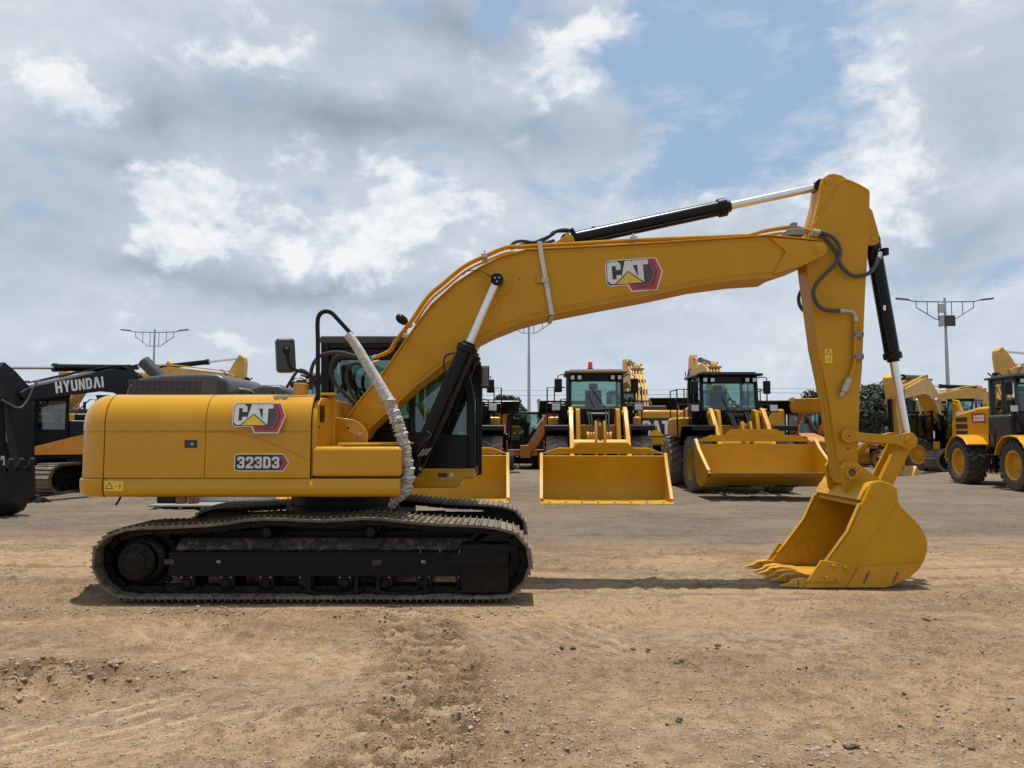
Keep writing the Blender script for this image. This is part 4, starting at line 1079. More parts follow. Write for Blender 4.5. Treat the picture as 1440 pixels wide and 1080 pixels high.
# teeth
tooth0 = None
tipx = W(1099, 829, B0).x
for i in range(6):
    yt = B0 + .07 + i * (B1 - B0 - .14) / 5
    if tooth0 is None:
        t_ = MB()
        def ring(x, w, z0, z1): return [(x, -w, z0), (x, w, z0), (x, w, z1), (x, -w, z1)]
        xs = lx0
        secs = [ring(tipx, .017, .014, .024), ring(tipx + .11, .030, .012, .056), ring(xs - .10, .040, .010, .086), ring(xs - .055, .043, .008, .098)]
        vs = [p for s_ in secs for p in s_]; fs = [(0, 1, 2, 3)]
        for k in range(3):
            for j in range(4): fs.append((k * 4 + j, k * 4 + (j + 1) % 4, k * 4 + 4 + (j + 1) % 4, k * 4 + 4 + j))
        fs.append((12, 15, 14, 13)); t_.add(vs, fs)
        secs = [ring(xs - .05, .052, .006, .094), ring(xs + .02, .056, .006, .108), ring(xs + .09, .052, .05, .100), ring(xs + .22, .040, .05, .066)]
        vs = [p for s_ in secs for p in s_]; fs = [(0, 1, 2, 3)]
        for k in range(3):
            for j in range(4): fs.append((k * 4 + j, k * 4 + (j + 1) % 4, k * 4 + 4 + (j + 1) % 4, k * 4 + 4 + j))
        fs.append((12, 15, 14, 13)); t_.add(vs, fs)
        tooth0 = t_.build('bucket_tooth', M['bucket_yellow'], bucket, .004, seg=1, origin=(E0[0], 0, 0), ang=20); o = tooth0
    else:
        o = tooth0.copy(); C.objects.link(o); o.parent = bucket
    o.location = (random.uniform(-.008, .008), yt - CY, 0); o.rotation_euler = (0, 0, R(random.uniform(-1.5, 1.5)))
# ears and torque tube
for y0 in (CY - .235, CY + .185):
    er = MB(); er.prism([(x, z) for x, z in XZ([(1182, 657), (1187, 650), (1196, 647), (1206, 651), (1214, 657), (1240, 676), (1252, 690), (1240, 700), (1222, 702), (1206, 700), (1194, 697), (1187, 690)], CY - .235)], y0, y0 + .05)
    er_o = eb(er, 'bucket_ear', 'bucket_yellow', bucket, .01)
tq = MB()
tqp = bx([(1209, 704), (1216, 690), (1225, 680), (1234, 677.5), (1248, 680), (1258, 689), (1260, 702), (1240, 704), (1220, 706)])
tq.prism(tqp, B0 + .03, B1 - .03); eb(tq, 'torque_tube', 'bucket_yellow', bucket, .01)
pb = MB(); q = W(1197, 664.5, CY - .235)
pb.lathe((q.x, CY - .235, q.z), (0, -1, 0), [(.0, .0), (.085, 0), (.085, .022), (.078, .03), (.045, .03), (.045, .006), (0, .006)], 28)
pbo = eb(pb, 'bucket_pin', 'bucket_yellow', bucket)
pb = MB(); pb.cyl((q.x, CY - .236, q.z), (q.x, CY - .247, q.z), .043, n=18)
for k in range(5):
    a = math.pi * .15 + k * .55; pb.bar((q.x + .05 * math.cos(a), CY - .267, q.z + .05 * math.sin(a)), (q.x + .078 * math.cos(a), CY - .267, q.z + .078 * math.sin(a)), .006, .008)
eb(pb, 'pin_bore', 'rust', bucket)
# ================= ground =========================================================================
rs = np.random.RandomState(11)
_tab = rs.rand(512, 512)
def vnoise(x, y):
    xi = np.floor(x).astype(int); yi = np.floor(y).astype(int); fx = x - xi; fy = y - yi
    fx = fx * fx * fx * (fx * (fx * 6 - 15) + 10); fy = fy * fy * fy * (fy * (fy * 6 - 15) + 10)
    g = lambda a, b: _tab[a % 512, b % 512]
    return (g(xi, yi) * (1 - fx) + g(xi + 1, yi) * fx) * (1 - fy) + (g(xi, yi + 1) * (1 - fx) + g(xi + 1, yi + 1) * fx) * fy
def fbm(x, y, o=4, gain=.5):
    s = 0; a = 1; t = 0
    for i in range(o):
        s = s + a * vnoise(x * 2 ** i + 17.3 * i, y * 2 ** i + 5.1 * i); t += a; a *= gain
    return s / t
def sstep(a, b, x):
    t = np.clip((x - a) / (b - a), 0, 1); return t * t * (3 - 2 * t)
rows = [-80, -30, -8, -1, 1.5, 2.6, 3.2, 3.5]
y = 3.62
while y < 13.5: rows.append(y); y *= 1.0042
while y < 90: rows.append(y); y *= 1.018
while y < 3500: rows.append(y); y *= 1.25
rows = np.array(rows)
cols = np.concatenate([[-14, -6, -3, -2, -1.5, -1.2], np.linspace(-1.06, 1.06, 640), [1.2, 1.5, 2, 3, 6, 14]])
GX = cols[None, :] * (.72 * np.maximum(rows, 3.0) + .25)[:, None]; GY = np.repeat(rows[:, None], len(cols), 1)

# curved crawler imprint band (photograph: centre-left foreground)
bandp = [GND(560, 862), GND(590, 895), GND(604, 935), GND(604, 985), GND(580, 1035), GND(545, 1085), GND(520, 1120)]
bp_ = smooth_path(bandp, 8)
bxy = np.array([(p.x, p.y) for p in bp_])
def band_dist(X, Y):
    d = np.full(X.shape, 9.0); sgn = np.zeros(X.shape); ln = np.zeros(X.shape); L = 0
    for (ax, ay), (bx_, by_) in zip(bxy[:-1], bxy[1:]):
        vx, vy = bx_ - ax, by_ - ay; l2 = vx * vx + vy * vy; l = math.sqrt(l2)
        t = np.clip(((X - ax) * vx + (Y - ay) * vy) / l2, 0, 1)
        dx, dy = X - ax - t * vx, Y - ay - t * vy; dd = np.hypot(dx, dy); m = dd < d
        d = np.where(m, dd, d); L += l
    o_ = np.argsort(bxy[:, 1]); lat = X - np.interp(Y, bxy[o_, 1], bxy[o_, 0])
    return d, -Y + lat * .10, np.where(lat > 0, 1.0, -1.0)
def ground_fields(X, Y):
    near = 1 - sstep(14, 30, Y)
    h = (fbm(X * .35, Y * .35, 3) - .5) * .05 + (fbm(X * 1.3 + 3, Y * 1.3, 3) - .5) * .028 * near
    h += (fbm(X * 5, Y * 5, 4) - .5) * .020 * near
    h += (fbm(X * 19, Y * 19, 3) - .5) * .011 * (1 - sstep(7, 13, Y))
    # loosely churned soil in patches
    ch = sstep(.50, .66, fbm(X * .55 + 40, Y * .9 + 11, 3))
    crumb = np.abs(fbm(X * 9 + 7, Y * 9, 4) - .5) * 2
    h += ch * crumb * .035 * near
    # lumpy soil: small clods growing out of the surface
    lump = np.maximum(0, fbm(X * 20 + 50, Y * 20, 3) - .52); lump2 = np.maximum(0, fbm(X * 8 + 80, Y * 8 + 9, 4) - .55)
    lm = .35 + 1.3 * sstep(.42, .62, fbm(X * .8 + 21, Y * 1.1 + 4, 3))
    h += (lump * .045 * (1 - sstep(8, 14, Y)) + lump2 * .09) * lm * near
    # long faint wheel ruts running across (parallel to the machine)
    ruts = np.zeros(X.shape)
    for yc, w in ((7.15, .26), (8.9, .25), (11.0, .3), (11.9, .3)):
        yy = yc + (fbm(X * .2 + yc, X * 0 + yc, 2) - .5) * .5
        r = np.exp(-((Y - yy) / w) ** 2); ruts = np.maximum(ruts, r)
        h -= r * .012; h += np.exp(-((Y - yy - w * 1.4) / (w * .5)) ** 2) * .010
    # crawler band
    d, ln, sg = band_dist(X, Y)
    hw = .36
    inb = 1 - sstep(hw * .75, hw * 1.05, d)
    edge = np.exp(-((d - hw * 1.0) / .085) ** 2) * (sg > 0) + .45 * np.exp(-((d - hw * 1.0) / .08) ** 2) * (sg <= 0)
    wob = (fbm(X * 2.2 + 9, Y * 2.2, 3) - .5) * .30
    lug = np.abs(((ln + wob) / .215) % 1 - .5) * 2
    lug = sstep(.25, .75, lug)
    h += inb * (lug * .075 - .040) * (.45 + .95 * fbm(X * 3, Y * 3, 2)) + inb * (fbm(X * 12, Y * 12, 4) - .5) * .085
    h += edge * (.015 + .13 * np.maximum(0, fbm(X * 6 + 3, Y * 6, 4) - .38))
    # mound of clods on the left
    c = GND(60, 968); ang = .22
    mx = (X - c.x) * math.cos(ang) + (Y - c.y) * math.sin(ang); my = -(X - c.x) * math.sin(ang) + (Y - c.y) * math.cos(ang)
    md = np.exp(-((mx / .75) ** 2 + (my / .42) ** 2))
    h += md * (.085 + .30 * (fbm(X * 7 + 1, Y * 7, 5, .6) - .47))
    c2 = GND(45, 985); md2 = np.exp(-(((X - c2.x) / .5) ** 2 + ((Y - c2.y) / .3) ** 2))
    # ridge of pushed soil just in front of the near track
    rdg = np.exp(-((Y - 7.35 - (fbm(X * .9, X * 0, 2) - .5) * .3) / .16) ** 2) * sstep(-5.2, -4.4, X) * (1 - sstep(-.2, .4, X))
    h += rdg * (.015 + .075 * np.maximum(0, fbm(X * 6, Y * 6 + 20, 4) - .40))
    # cleat scrapes: fan of light lines low left, and fainter ones elsewhere
    st = np.zeros(X.shape)
    o = GND(-420, 1000)
    def fan(u0, v0, u1, v1, wv, dirdeg, freq, soft):
        a = GND(u0, v0); b = GND(u1, v1); vx, vy = b.x - a.x, b.y - a.y; l2 = vx * vx + vy * vy
        t = ((X - a.x) * vx + (Y - a.y) * vy) / l2; dd = np.abs((X - a.x) * -vy + (Y - a.y) * vx) / math.sqrt(l2)
        m = sstep(-.02, .12, t) * (1 - sstep(.88, 1.02, t)) * (1 - sstep(wv * .6, wv, dd))
        th = R(dirdeg); q = (X * math.cos(th) + Y * math.sin(th)) + (fbm(X * 1.5, Y * 1.5, 2) - .5) * .12
        ln_ = np.abs((q * freq) % 1 - .5) * 2
        return m * sstep(.55, .95, ln_) * sstep(.36, .55, fbm(X * 4 + soft, Y * 4, 3))
    st = np.maximum(st, fan(-40, 1060, 285, 985, .42, -42, 6.2, 3))
    st = np.maximum(st, .6 * fan(20, 1085, 260, 1030, .25, -48, 7, 9))
    st = np.maximum(st, .65 * fan(340, 940, 520, 905, .45, 40, 7, 5))
    st = np.maximum(st, .5 * fan(585, 868, 760, 905, .5, 35, 5.5, 7))
    st = np.maximum(st, .45 * fan(760, 935, 900, 905, .3, 30, 7, 15))
    st = np.maximum(st, .4 * fan(150, 900, 330, 870, .35, 40, 6, 25)); st = np.maximum(st, .55 * fan(240, 1040, 470, 985, .4, -44, 6.5, 33)); st = np.maximum(st, .55 * fan(690, 905, 860, 880, .4, 32, 6.5, 43)); st = np.maximum(st, .4 * fan(1000, 880, 1300, 900, .4, 30, 6.5, 53)); st = np.maximum(st, .5 * inb * lug * sstep(.45, .6, fbm(X * 3 + 5, Y * 3 + 70, 3)))
    h += st * .008
    # flatten under the machine and the bucket
    flat = (1 - sstep(.15, .5, np.abs(Y - 7.98) - .3)) * sstep(-4.7, -4.3, X) * (1 - sstep(.2, .6, X))
    flat2 = (1 - sstep(.1, .35, np.abs(Y - 9.1) - .65)) * sstep(2.7, 3.0, X) * (1 - sstep(4.7, 5.1, X))
    f = np.maximum(flat, flat2); h = h * (1 - f) + f * (np.minimum(h, 0) * .3)
    h = np.where(Y > 60, 0, h)
    # colour masks
    gz = sstep(10.4, 13.2, Y + (fbm(X * .25, Y * .25, 3) - .5) * 3.2)     # grey gravel zone further away
    tan = sstep(.40, .62, fbm(X * .45 + 5, Y * .8 + 2, 4)) * .55
    tan = np.maximum(tan, np.exp(-((Y - 7.2) / .55) ** 2) * sstep(-6, -4, -np.abs(X + 3)) * .9)
    tan = np.maximum(tan, sstep(.35, .7, fbm(X * .3, Y * 1.6, 3)) * np.exp(-((Y - 9.6) / 1.5) ** 2))
    tan = np.maximum(tan, md2 * 1.0); tan = np.maximum(tan, .8 * np.exp(-(((X - GND(430, 930).x) / 1.0) ** 2 + ((Y - GND(430, 930).y) / .45) ** 2)))
    tan *= (1 - gz * .9)
    dark = np.clip(.85 * inb * (1 - lug * .85) + edge * .55 + ch * .45 * near + md * (1 - md2) * 1.1 + rdg * .5, 0, 1)  # brown churned soil; cleat grooves darkened in colour to bring out their relief
    return h, tan, dark, st, gz
GH, g_tan, g_dark, g_st, g_gz = ground_fields(GX, GY)
nr, nc = GX.shape
me = bpy.data.meshes.new('ground')
me.vertices.add(nr * nc); me.vertices.foreach_set('co', np.stack([GX, GY, GH], -1).reshape(-1).astype(np.float32))
ii = np.arange((nr - 1) * (nc - 1)); r_ = ii // (nc - 1); c_ = ii % (nc - 1); b0 = r_ * nc + c_
loops = np.stack([b0, b0 + 1, b0 + nc + 1, b0 + nc], -1).reshape(-1)
me.loops.add(len(loops)); me.loops.foreach_set('vertex_index', loops.astype(np.int32))
me.polygons.add(len(ii)); me.polygons.foreach_set('loop_start', (ii * 4).astype(np.int32)); me.polygons.foreach_set('loop_total', np.full(len(ii), 4, np.int32))
me.polygons.foreach_set('use_smooth', np.ones(len(ii), bool)); me.update(calc_edges=True); me.validate()
at = me.attributes.new('soil', 'FLOAT_COLOR', 'POINT')
at.data.foreach_set('color', np.stack([g_tan, g_dark, g_st, g_gz], -1).reshape(-1).astype(np.float32))
ground = bpy.data.objects.new('ground', me); C.objects.link(ground); ground['kind'] = 'structure'
def soil_mat():
    m, nt, out = new_mat('dirt_and_gravel')
    X = lambda a, b_: mth(nt, 'MULTIPLY', a, b_)
    b = nd(nt, 'ShaderNodeBsdfPrincipled'); nt.links.new(b.outputs[0], out.inputs[0])
    at_ = nd(nt, 'ShaderNodeAttribute'); at_.attribute_name = 'soil'
    sp = nd(nt, 'ShaderNodeSeparateColor'); nt.links.new(at_.outputs['Color'], sp.inputs[0])
    tan, dark, st = sp.outputs[0], sp.outputs[1], sp.outputs[2]; gz = at_.outputs['Alpha']
    pos = nd(nt, 'ShaderNodeNewGeometry').outputs['Position']
    n0 = noise(nt, pos, .5, 5, .6); n1 = noise(nt, pos, 2.6, 6, .65); n2 = noise(nt, pos, 17, 6, .7); n3 = noise(nt, pos, 75, 4, .7); n4 = noise(nt, pos, 210, 2, .6)
    n15 = noise(nt, pos, 6.5, 6, .68)
    base = mixc(nt, ramp(nt, n1, .36, .64), (0.228, 0.163, 0.104), (0.349, 0.262, 0.177))
    base = mixc(nt, ramp(nt, n15, .40, .62), base, (0.407, 0.312, 0.211))
    base = mixc(nt, X(ramp(nt, mth(nt, 'SUBTRACT', 1.0, n15), .50, .66), .55), base, (0.179, 0.121, 0.073))
    tanc = mixc(nt, ramp(nt, n15, .35, .65), (0.407, 0.278, 0.147), (0.542, 0.397, 0.237))
    tk = mth(nt, 'MULTIPLY', tan, mth(nt, 'ADD', .30, ramp(nt, n2, .36, .60)), True)
    col = mixc(nt, tk, base, tanc)
    mp = nd(nt, 'ShaderNodeMapping'); mp.inputs['Scale'].default_value = (.28, 1.9, 1); nt.links.new(pos, mp.inputs[0])
    nh = noise(nt, mp.outputs[0], 1.5, 6, .62); spy = nd(nt, 'ShaderNodeSeparateXYZ'); nt.links.new(pos, spy.inputs[0])
    zone = X(ramp(nt, spy.outputs[1], 6.4, 7.6), mth(nt, 'SUBTRACT', 1.0, ramp(nt, spy.outputs[1], 12.5, 15.0)))
    col = mixc(nt, X(X(ramp(nt, nh, .47, .62), zone), .75), col, (0.446, 0.321, 0.189))
    col = mixc(nt, X(X(ramp(nt, mth(nt, 'SUBTRACT', 1.0, nh), .50, .64), zone), .70), col, (0.184, 0.128, 0.085))
    nh2 = noise(nt, mp.outputs[0], 5.0, 5, .65); col = mixc(nt, X(ramp(nt, nh2, .54, .66), .35), col, (0.194, 0.137, 0.090))
    grey = mixc(nt, ramp(nt, n1, .35, .65), (0.104, 0.094, 0.082), (0.170, 0.155, 0.134))
    grey = mixc(nt, ramp(nt, n0, .42, .62), grey, (0.202, 0.170, 0.131))
    grey = mixc(nt, X(ramp(nt, n2, .5, .68), .5), grey, (0.243, 0.218, 0.188)); grey = mixc(nt, X(ramp(nt, nh, .52, .66), .5), grey, (0.230, 0.188, 0.138)); grey = mixc(nt, X(ramp(nt, mth(nt, 'SUBTRACT', 1.0, nh), .52, .66), .5), grey, (0.083, 0.074, 0.064))
    col = mixc(nt, gz, col, grey)
    col = mixc(nt, mth(nt, 'MULTIPLY', dark, mth(nt, 'ADD', .30, mth(nt, 'MULTIPLY', ramp(nt, n2, .35, .6), .60)), True), col, (0.166, 0.106, 0.059))
    col = mixc(nt, mth(nt, 'MULTIPLY', st, .9), col, (0.627, 0.491, 0.328))
    spk = ramp(nt, n3, .55, .68); col = mixc(nt, mth(nt, 'MULTIPLY', spk, .75), col, (0.513, 0.410, 0.294))
    spd = ramp(nt, mth(nt, 'SUBTRACT', 1.0, n3), .55, .66); col = mixc(nt, mth(nt, 'MULTIPLY', spd, .80), col, (0.081, 0.054, 0.034))  # dark grit specks, partly standing in for shade among small clods
    n35 = noise(nt, pos, 34, 5, .7); spd2 = ramp(nt, n35, .545, .65); col = mixc(nt, mth(nt, 'MULTIPLY', spd2, mth(nt, 'ADD', .62, mth(nt, 'MULTIPLY', dark, .3))), col, (0.109, 0.072, 0.044))  # coarser specks: shade between clods put into the colour, stronger in churned soil
    sp2 = ramp(nt, n4, .58, .68); col = mixc(nt, mth(nt, 'MULTIPLY', sp2, .65), col, (0.551, 0.441, 0.323))
    col = mixc(nt, 1.0, col, (.97, .90, .84), 'MULTIPLY')
    nt.links.new(col, b.inputs['Base Color']); b.inputs['Roughness'].default_value = .95; b.inputs['Specular IOR Level'].default_value = .15
    h = mth(nt, 'ADD', mth(nt, 'ADD', mth(nt, 'MULTIPLY', n2, .45), mth(nt, 'MULTIPLY', n3, .34)), mth(nt, 'ADD', mth(nt, 'MULTIPLY', n4, .16), mth(nt, 'MULTIPLY', n35, -.25)))
    bp = nd(nt, 'ShaderNodeBump'); bp.inputs['Strength'].default_value = 1.0; bp.inputs['Distance'].default_value = .06
    nt.links.new(h, bp.inputs['Height']); nt.links.new(bp.outputs[0], b.inputs['Normal'])
    return m
me.materials.append(soil_mat())

# loose stones and clods lying on the soil (uncountable)
def scatter(name, n, size, sampler, mat, seed, sub=1, flat=.65):
    r = np.random.RandomState(seed)
    bm = bmesh.new(); bmesh.ops.create_icosphere(bm, subdivisions=sub, radius=1.0)
    base = np.array([v.co[:] for v in bm.verts]); fc = np.array([[v.index for v in f.verts] for f in bm.faces]); bm.free()
    XY = sampler(r, n); n = len(XY)
    z, *_ = ground_fields(XY[:, 0][None], XY[:, 1][None]); z = z[0]
    s = size[0] * (size[1] / size[0]) ** (r.rand(n) ** 2.2)
    V = np.repeat(base[None], n, 0) * (1 + (r.rand(n, len(base), 1) - .5) * .95)
    sc = np.stack([s * (.8 + .6 * r.rand(n)), s * (.8 + .4 * r.rand(n)), s * flat * (.7 + .5 * r.rand(n))], -1)
    V = V * sc[:, None, :]
    a = r.rand(n) * 6.28; ca, sa = np.cos(a)[:, None], np.sin(a)[:, None]
    X = V[..., 0] * ca - V[..., 1] * sa; Y = V[..., 0] * sa + V[..., 1] * ca
    V = np.stack([X + XY[:, 0:1], Y + XY[:, 1:2], V[..., 2] + z[:, None] + (sc[:, 2] * .35)[:, None]], -1)
    FF = fc[None] + (np.arange(n) * len(base))[:, None, None]
    m = bpy.data.meshes.new(name); nv = n * len(base); nf = n * len(fc)
    m.vertices.add(nv); m.vertices.foreach_set('co', V.reshape(-1).astype(np.float32))
    m.loops.add(nf * 3); m.loops.foreach_set('vertex_index', FF.reshape(-1).astype(np.int32))
    m.polygons.add(nf); m.polygons.foreach_set('loop_start', (np.arange(nf) * 3).astype(np.int32)); m.polygons.foreach_set('loop_total', np.full(nf, 3, np.int32))
    m.update(calc_edges=True); m.materials.append(mat)
    o = bpy.data.objects.new(name, m); C.objects.link(o); o['kind'] = 'stuff'; return o
def stone_mat(name, a, b_, sc=9):
    m, nt, out = new_mat(name); b = nd(nt, 'ShaderNodeBsdfPrincipled'); nt.links.new(b.outputs[0], out.inputs[0])
    pos = nd(nt, 'ShaderNodeNewGeometry').outputs['Position']
    c = mixc(nt, ramp(nt, noise(nt, pos, sc, 3, .6), .35, .65), a, b_); c = mixc(nt, mth(nt, 'MULTIPLY', ramp(nt, noise(nt, pos, 60, 3, .6), .5, .7), .5), c, (.33, .26, .18))
    nt.links.new(c, b.inputs['Base Color']); b.inputs['Roughness'].default_value = .95; b.inputs['Specular IOR Level'].default_value = .1; return m
def fan_sampler(y0, y1, p=1.0):
    def f(r, n):
        y = y0 * (y1 / y0) ** (r.rand(n) ** p); x = (r.rand(n) * 2 - 1) * (.72 * y); return np.stack([x, y], -1)
    return f
def clumped(r, n):
    P = fan_sampler(3.9, 9.5)(r, n * 5); k = fbm(P[:, 0] * 1.4 + 60, P[:, 1] * 1.4, 3); P = P[k > .56]; return P[:n]
def on_band(r, n):
    i = r.randint(0, len(bxy), n); off = r.randn(n) * .16 + .30 * np.sign(r.rand(n) - .35); P = bxy[i] + np.stack([off, r.randn(n) * .12], -1); return P
def on_mound(r, n):
    c = GND(75, 960); d = GND(90, 985); P = np.stack([c.x + r.randn(n) * .52, c.y + r.randn(n) * .22], -1); return P
def on_ridge(r, n):
    x = -4.9 + r.rand(n) * 5.2; return np.stack([x, 7.35 + r.randn(n) * .16], -1)
peb = stone_mat('pebble', (.24, .19, .145), (.42, .35, .275)); clod = stone_mat('clod', (.24, .17, .11), (.36, .27, .18)); dkc = stone_mat('dark_clod', (.06, .045, .035), (.13, .09, .06))
sand = stone_mat('sandy_clod', (.36, .26, .155), (.46, .345, .21))
scatter('gravel', 15000, (.0025, .0105), fan_sampler(3.8, 10), peb, 1)
scatter('gravel', 2600, (.0035, .015), clumped, peb, 2)
scatter('gravel', 2600, (.005, .020), fan_sampler(9, 22), peb, 8)
scatter('dirt_crumbs', 2600, (.003, .012), on_band, clod, 3, 1, .6)
scatter('dirt_crumbs', 800, (.004, .020), on_mound, clod, 4)
scatter('dirt_crumbs', 14, (.008, .024), on_mound, sand, 14)
scatter('dirt_crumbs', 900, (.004, .022), on_ridge, clod, 5)
scatter('dirt_crumbs', 3200, (.003, .012), fan_sampler(3.8, 9), clod, 6)
def dark_sp(r, n):
    P = [GND(u, v) for u, v in ((1302, 873), (1310, 871), (1134, 943), (1268, 978), (905, 915), (1012, 910), (1195, 1050), (1360, 1053), (950, 930), (800, 912), (955, 1010), (1340, 1000))]
    return np.array([(P[i % len(P)].x + r.randn() * .05, P[i % len(P)].y + r.randn() * .04) for i in range(n)])
scatter('dirt_crumbs', 70, (.008, .03), dark_sp, dkc, 7)
# ================= wheels =========================================================================
def wheel_meshes(r, w, rimmat, tyremat, lug=.05, n_l=22, deep=.12):
    """axis along +X, outer face at +w/2; returns (rim object, tyre object) at the origin, unparented"""
    t = MB()
    t.lathe((-w / 2, 0, 0), (w, 0, 0), [(r * .58, .06), (r * .66, .0), (r * .84, .0), (r * .93, .05), (r - lug, .13), (r - lug, .87), (r * .93, .95), (r * .84, 1.0), (r * .66, 1.0), (r * .58, .94), (r * .56, .5)], 44)
    for k in range(n_l):
        for sgn in (-1, 1):
            a = 2 * math.pi * (k + (.5 if sgn > 0 else 0)) / n_l
            pts = []
            for (x, da) in ((0.02, .10), (.24, -.02), (.50, -.10)):
                pts.append((x, a + da))
            half = math.pi / n_l * .62
            vs = []
            for x, aa in pts:
                rr0 = (r - lug) if x < .45 else r * .925
                rt = r if x < .4 else r * .975
                for dd, rr in ((-half, rr0 - .02), (half, rr0 - .02), (half * .85, rt), (-half * .85, rt)):
                    vs.append((sgn * x * w, rr * math.cos(aa + dd), rr * math.sin(aa + dd)))
            fs = [(0, 1, 2, 3), (8, 11, 10, 9)]
            for q in range(2):
                for j in range(4): fs.append((q * 4 + j, q * 4 + (j + 1) % 4, q * 4 + 4 + (j + 1) % 4, q * 4 + 4 + j))
            t.add(vs, fs)
    m = MB()
    m.lathe((-w / 2 * .9, 0, 0), (w * .9, 0, 0), [(0, 0), (r * .56, 0), (r * .56, .98), (r * .59, 1.0), (r * .56, 1.01), (r * .50, .95), (r * .46, 1 - deep * 2), (r * .30, 1 - deep * 2.6), (r * .26, .9 - deep), (r * .20, .96 - deep), (0, .96 - deep)], 36)
    for k in range(12):
        a = 2 * math.pi * k / 12; rr = r * .38; xw = w * .45 * (1 - deep * 4.4)
        m.cyl((xw - .01, rr * math.cos(a), rr * math.sin(a)), (xw + .03, rr * math.cos(a), rr * math.sin(a)), .018, n=6)
    return m, t
def add_wheels(root, spec, r, w, rimmat, tyremat, **k):
    m, t = wheel_meshes(r, w, rimmat, tyremat, **k)
    rim = m.build('wheel', M[rimmat], root); ty = t.build('tyre', M[tyremat], rim)
    for i, (x, y) in enumerate(spec):
        o = rim
        if i:
            o = rim.copy(); C.objects.link(o); o.parent = root
            c = ty.copy(); C.objects.link(c); c.parent = o
        o.location = (x, y, r - .015); o.rotation_euler = (random.uniform(0, 6), 0, 0 if x > 0 else math.pi)

def cyl_simple(mbB, mbR, a, b, rb, rr, f=.6):
    a = Vector(a); b = Vector(b); g = a.lerp(b, f)
    mbB.cyl(a, g, rb, n=14); mbB.cyl(g - (g - a).normalized() * .08, g + (g - a).normalized() * .02, rb * 1.2, n=14); mbR.cyl(g, b, rr, n=12)

